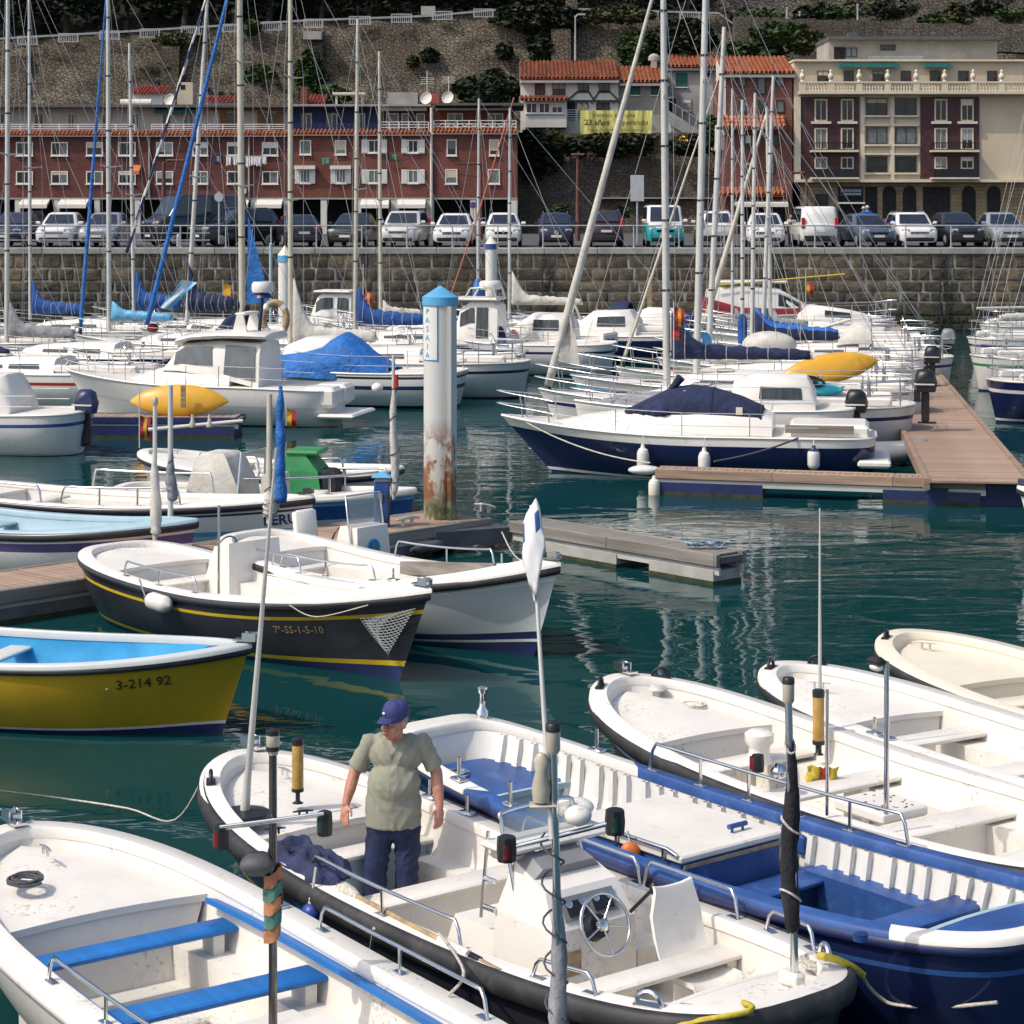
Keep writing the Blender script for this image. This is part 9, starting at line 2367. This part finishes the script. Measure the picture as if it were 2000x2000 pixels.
a = man_b.world(man_b.hull(.97, 1, 1)); rope("thin pale mooring line from the black launch's bow across the dark water to the left", [a, G(500, 1457, .45), G(430, 1440, .35), G(330, 1425, .3), G(120, 1400, .8)], .009, "rope_white")
a = left_b.world(left_b.at(905, 1718, .80)); rope("short white lashing tying the lower left boat to the black launch", [a, a + V((.10, .10, .12)), man_b.world(man_b.gun_pt(.36, 1)) + V((0, 0, .05))], .011, "rope_white")
b = white1
a = grey_b.world(grey_b.hull(.99, 1, 1)); rope("mooring line from the pale grey launch's bow to the finger pontoon", [a, G(1010, 1070, .7), G(985, 1030, .50)], .012, "rope_white")
a = black_b.world(black_b.hull(.93, -1, .99)); rope("drooping line along the side of the black launch toward its net", [black_b.world(black_b.hull(.74, -1, .97) + V((0, -.06, 0))), black_b.world(black_b.hull(.80, -1, .86) + V((0, -.09, -.02))), black_b.world(black_b.hull(.90, -1, .93) + V((0, -.07, 0)))], .009, "rope_white")
a = P(1003, 385, 83.5); rope("slanting red rope crossing the right brick house down to the boats", [a, a.lerp(P(903, 697, 80), .5) - V((0, 0, .15)), P(903, 697, 80)], .030, "rope_red", name="rope")
g = MB()
def coil(label, c, r, m, n=5, grp="coiled ropes on decks"):
 rr = random.Random(int(c[0] * 100)); pts = []
 for k in range(n * 12):
  q = 2 * PI * k / 12; rad = r * (.55 + .45 * k / (n * 12)) * (1 + .08 * math.sin(q * 1.7)); pts.append(V(c) + V((rad * math.cos(q), rad * math.sin(q), .012 + .018 * rr.random() + .02 * (k % 24 > 11))))
 g=MB();g.tube(pts, .012, 5); return solid(g, "coiled_rope", m, label, "rope", None, 60, grp)
coil("pale rope coiled on the stern deck of the black launch beside its mast", man_b.world(man_b.at(1452, 1672, .74)), .13, "rope_white")
coil("small loose coil of pale rope on the near stern deck of the black launch", man_b.world(man_b.at(1262, 1748, .74)), .10, "rope_white", 3)
coil("grey rope coiled on the foredeck of the lower left boat", left_b.world((2.35, .35, .80)), .15, "rope_dark")
coil("pale rope coiled on the foredeck of the brown hulled launch", white1.world((2.6, -.45, .80)), .14, "rope_white")
coil("blue and white rope coiled on the blue foredeck of the wooden boat", blue_b.world((2.95, .15, .66)), .12, "rope_bluewhite")
t = thing("bucket", "blue plastic bucket on the floor of the black launch, by the near side", "bucket", man_b.world(man_b.at(846, 1625, .10)))
g=MB();g.lathe([(.09, 0), (.12, .22), (.125, .23), (.115, .22), (.085, .02)], 18); g.obj("pail", "bright_blue", t, 60); g=MB();g.tube([(.12 * math.cos(q), .03, .22 + .10 * math.sin(q)) for q in [PI * k / 10 for k in range(11)]], .006, 5); g.obj("bucket_handle", "chrome", t)
def kayak(label, px, py, Y, L, rz, roll, m, wd=.36, pitch=0.0):
 c = P(px, py, Y); t = thing("kayak", label, "kayak", c, rz); t.rotation_euler = (roll, pitch, rz)
 rings = []; n = 20
 for i in range(n + 1):
  k = -1 + 2 * i / n; w = wd * max(.02, 1 - abs(k) ** 2.2) ** .8; h = .17 * max(.06, 1 - abs(k) ** 3) ; rise = .10 * abs(k) ** 3
  rings.append([(k * L / 2, w * math.cos(q), rise + (h * math.sin(q) if math.sin(q) > 0 else h * .9 * math.sin(q))) for q in [2 * PI * j / 14 for j in range(14)]])
 g=MB();g.loft(rings, True, True); h = g.obj("hull", m, t, 60)
 g=MB();g.lathe([(.24, .16), (.26, .19), (.22, .20), (.20, .13)], 18); g.v = [(v[0] * 1.7 * .8, v[1], v[2]) for v in g.v]; g.obj("cockpit_rim", "black_plastic", t, 50)
 g=MB();g.ball((0, 0, .15), (.32, .18, .02), 14, 6); g.obj("seat_well", "interior_dark", t, 180)
 for e in (-1, 1):
  g=MB();g.tube([(e * (L / 2 - .10), -.04, .14), (e * (L / 2 - .02), 0, .18), (e * (L / 2 - .10), .04, .14)], .012, 5); g.obj("grab_handle", "black_plastic", t)
 return t
kayak("yellow kayak lying on its side on the low blue dock at the left", 505, 834, 55.3, 2.55, R(-3), R(-112), "kayak_yellow", .42)
kayak("orange yellow kayak propped across the sterns at the right", 1470, 787, 56.4, 2.75, R(6), R(-112), "kayak_yellow", .40, R(-10))
kayak("teal kayak lying below the orange yellow one on the right", 1442, 815, 53.0, 1.7, R(-8), R(25), "teal_plastic", .30, R(9))
g = MB(); a = P(512, 845, 54.9); c = P(512, 812, 54.9); g.bb((a.x - .06, 54.86, a.z), (a.x + .06, 54.94, c.z)); solid(g, "wooden_post", "wood_tan", "short brown wooden post standing in front of the yellow kayak", "post")
def lifebuoy(label, px, py, Y, R_=.36, m="orange_plastic", rz=0, tilt=.0):
 c = P(px, py, Y); t = thing("lifebuoy", label, "lifebuoy", c, rz)
 g=MB();g.tube([(R_ * .72 * math.cos(q), .06 * math.sin(q) * tilt, R_ * math.sin(q)) for q in [2 * PI * k / 28 for k in range(29)]], .095, 9, caps=False); b_ = g.obj("ring", m, t, 60)
 for k in range(4):
  q = PI / 4 + k * PI / 2; g=MB();g.tube([(R_ * .72 * math.cos(q + e), 0, R_ * math.sin(q + e)) for e in (-.16, 0, .16)], .10, 9); g.obj("band", "white_gel", b_, 60)
 return t
lifebuoy("tan orange lifebuoy hanging in the rigging beside the cabin cruiser's radar", 648, 713, 60.5, .46, "wood_tan")
lifebuoy("red horseshoe lifebuoy on the rail of the boat with the named stern", 1002, 750, 77.5, .42, "red_paint", R(70))
g = MB(); a = P(982, 745, 75.5); g.ball(a, (.22, .2, .5), 12, 8); solid(g, "sail_bag", "navy_canvas", "navy bag tied upright to the rail left of the red lifebuoy", "bag", None, 180)
g = MB(); a = P(984, 760, 75.2); g.ball(a, (.2, .2, .32), 12, 8); solid(g, "blue_bag", "tarp_blue", "bright blue bag under the navy one on the rail", "bag", None, 180)
g = MB(); a = P(1085, 772, 80.5); g.ball(a, (.42, .25, .2), 12, 8); solid(g, "orange_buoy", "kayak_yellow", "orange buoy floating by the blue boat's hull in the middle distance", "buoy", None, 180)
def small_flag(label, px, y0, y1, fx, fy, Y, stripes, w=.42, h=.5):
 a, c = P(px, y1, Y), P(px, y0, Y); t = thing("flag", label, "flag", a, 0, "small flags on boats")
 g=MB();g.tube([(0, 0, 0), (0, 0, c.z - a.z)], .016, 5); g.obj("staff", "alu", t, 60)
 n = len(stripes); zt = P(px, fy, Y).z - a.z
 for k, m in enumerate(stripes):
  rows = [[(.02 + w * (k + j / 3) / n * .6, .06 * math.sin(i * 1.4 + k), zt - h * i / 5 - .2 * w * (k + j / 3) / n) for j in range(4)] for i in range(6)]
  g=MB();g.grid(rows); g.grid([[(p[0], p[1] + .012, p[2]) for p in r_] for r_ in rows]); g.obj("flag_stripe", m, t, 180)
 return t
small_flag("limp red and yellow flag on a staff beside the thick mast, right", 1240, 688, 812, 1237, 695, 52.4, ("red_paint", "kayak_yellow", "red_paint"), .4, .45)
small_flag("small red flag below the red and yellow one, right of the thick mast", 1236, 715, 760, 1236, 724, 52.6, ("red_paint",), .3, .3)
small_flag("small orange flag on a thin staff above the red canvas boat", 1436, 640, 700, 1433, 657, 88.5, ("kayak_yellow", "red_paint"), .5, .5)
small_flag("small orange and red flag behind the blue sail cover, left of the big pile", 779, 632, 690, 786, 672, 84, ("red_paint", "kayak_yellow", "red_paint"), .6, .45)
small_flag("red and yellow flag hanging at the stern rail by the left edge", 447, 815, 905, 447, 857, 47.5, ("red_paint", "kayak_yellow", "red_paint"), .36, .5)
small_flag("yellow flag high on a thin staff before the quay wall at the left", 571, 655, 720, 571, 660, 90, ("kayak_yellow",), .5, .7)
small_flag("red yellow flag bunched on the stern of the cabin cruiser", 665, 838, 872, 662, 846, 55.6, ("kayak_yellow", "red_paint"), .4, .45)
a = P(515, 655, 73.5); t = thing("draped_flag", "light blue and white flag draped beside the peaked navy sail cover", "flag", a)
rows = [[(-.75 * i / 6 + .10 * j * (1 - .4 * i / 6) - .1, -.05 * math.sin(j * 1.3 + i), -.95 * i / 6 - .02 * j) for j in range(6)] for i in range(7)]
g=MB();g.loft(rows, False, mif=lambda i, j: 1 if 1 <= j <= 2 else 0); g.loft([[(p[0], p[1] + .015, p[2]) for p in r_] for r_ in rows], False, mif=lambda i, j: 1 if 1 <= j <= 2 else 0); g.obj("flag_cloth", ["sky_blue", "cloth_white"], t, 180)
far_person("person in dark blue in the cockpit of the boat with the long navy cover", 1384, 797, 53.2, "navy_canvas", "navy_canvas", hgt=1.2)
y1.outboard(-4.75, .7, 1.45, .95, "black_plastic"); s9.outboard(-4.75, -.5, 1.2, .9, "grey_plastic"); y7.outboard(-4.5, .5, 1.2, .9, "grey_plastic"); y5.outboard(-4.2, .4, 1.2, .9, "black_plastic")
t = thing("dinghy", "small grey inflatable dinghy with its motor by the walkway at the right", "dinghy", (8.2, 49.3, 0))
g = MB(); pts = curve_pts([(-1.1, -.5, .25), (.6, -.5, .27), (1.2, 0, .38), (.6, .5, .27), (-1.1, .5, .25)], 5); g.tube(pts, .19, 10); g.obj("tube", "grey_plastic", t, 60)
g=MB();g.bb((-1.0, -.4, .12), (.8, .4, .16)); g.obj("dinghy_floor", "concrete_dark", t); g=MB();g.bb((-1.05, -.42, .15), (-.98, .42, .55)); g.obj("transom", "white_gel", t)
g=MB();g.rbox((-1.2, 0, .85), (.38, .28, .34), .08); g.rbox((-1.15, 0, .4), (.14, .12, .7), .03); g.obj("motor", "black_plastic", t, 50)
# ------------------------------------------------------------------ boats that carry the harbour on beyond the sides of the photograph
m1 = std_yacht("white sailing boat with a navy sail cover and a red stripe at the far left", 60, 64.0, 9.0, 2.8, 1.05, 140, (143, 40), .085, ang=AL, stripe="red_paint"); m1.boom(255, 765, "navy_canvas", .8, .25)
m2 = std_yacht("navy hulled sailing boat with a grey sail cover at the left", 175, 70.5, 8.8, 2.7, 1.05, 250, (252, 130), .08, ang=AL, hullm="navy_gel", stripe="white_ink"); m2.boom(352, 735, "grey_canvas", .7, .24)
m3 = std_yacht("white sailing boat with a green stripe near the left end of the wall", 40, 78.5, 8.2, 2.6, 1.0, 105, (103, 250), .075, ang=AL, stripe="green_paint"); m3.boom(190, 712, "white_canvas", .3, .15)
m4 = std_yacht("white sailing boat with a blue sail cover by the wall at the far left", 215, 85.5, 8.4, 2.6, 1.0, 285, (283, 215), .07, ang=AL, stripe="blue_paint"); m4.boom(365, 700, "blue_canvas", .8, .28)
q1 = std_yacht("white sailing boat with a green sail cover on the far side of the right walkway", 2080, 70.0, 9.0, 2.8, 1.05, 1880, (1884, 90), .085, ang=R(8), stripe="green_paint"); q1.boom(1762, 745, "green_paint", .7, .22)
q2 = std_yacht("white sailing boat with a white sail cover on the far side of the right walkway", 2010, 80.0, 8.6, 2.7, 1.0, 1830, (1828, 210), .075, ang=R(8), stripe="navy_paint"); q2.boom(1722, 712, "white_canvas", .6, .2)
q3 = std_yacht("navy hulled sailing boat nearest on the far side of the right walkway", 2190, 60.0, 9.4, 2.9, 1.1, 1935, (1940, 20), .09, ang=R(8), hullm="navy_gel", stripe="white_ink"); q3.boom(1800, 782, "navy_canvas", .8, .22)
q4 = std_yacht("white sailing boat by the wall at the far right with a bare thin mast", 1960, 89.0, 7.6, 2.5, .95, 1778, (1776, 330), .06, ang=R(8), stripe="red_paint"); q4.boom(1690, 696, None)
k1 = cruiser("white motorboat with a blue stripe and a small cabin at the far left", 15, 52.5, 6.2, R(168), 2.3, .95, WB("white_hull", "blue_paint")); s = k1; s.house([(1.0, .7, .5, .95, 1.3), (.2, .9, .7, .95, 1.8), (-1.2, .9, .7, .95, 1.85), (-1.5, .85, .6, .95, 1.4)], wins=[(-1.1, 0, .4, .8)]); s.rails(.5, True, False, 4); s.outboard(-3.0, 0, .95)
def extra(label, fit, bands, **kw):
 b = Launch("launch", label, fit, bands, floor_z=.15, rub_r=.055, **kw)
 b.deck(.76, 1.0, .12); b.deck(0, .12, .08, name="stern_deck", bulk_end=1); b.thwart(1.2, .28, .52); b.thwart(-.1, .30, .52, front="white_deck"); b.thwart(-1.7, .28, .52); b.handrail(.3, .6, -1, .18, 3); b.handrail(.3, .6, 1, .18, 3); b.bow_roller()
 return b
HB = [(0, .6, "black_hull"), (.6, .64, "yellow_paint"), (.64, 1.01, "black_hull")]
e1 = extra("white launch with a green hull band at the lower left corner", (-4.6, 13.2, 2.18, 6.4, 2.05, .15, .10, .75, 3.673, 1.76, 3.48, 3.5), [(0, .5, "navy_paint"), (.5, .8, "green_paint"), (.8, 1.01, "white_hull")])
e6 = extra("white launch with a navy hull in open water at the far right", (11.3, 35.2, 2.6, 6.2, 2.1, .3, .15, .8, 1.9, 1.15, 3.48, 3.4), [(0, .7, "navy_paint"), (.7, 1.01, "white_hull")], gwb=.45, rake=.4)
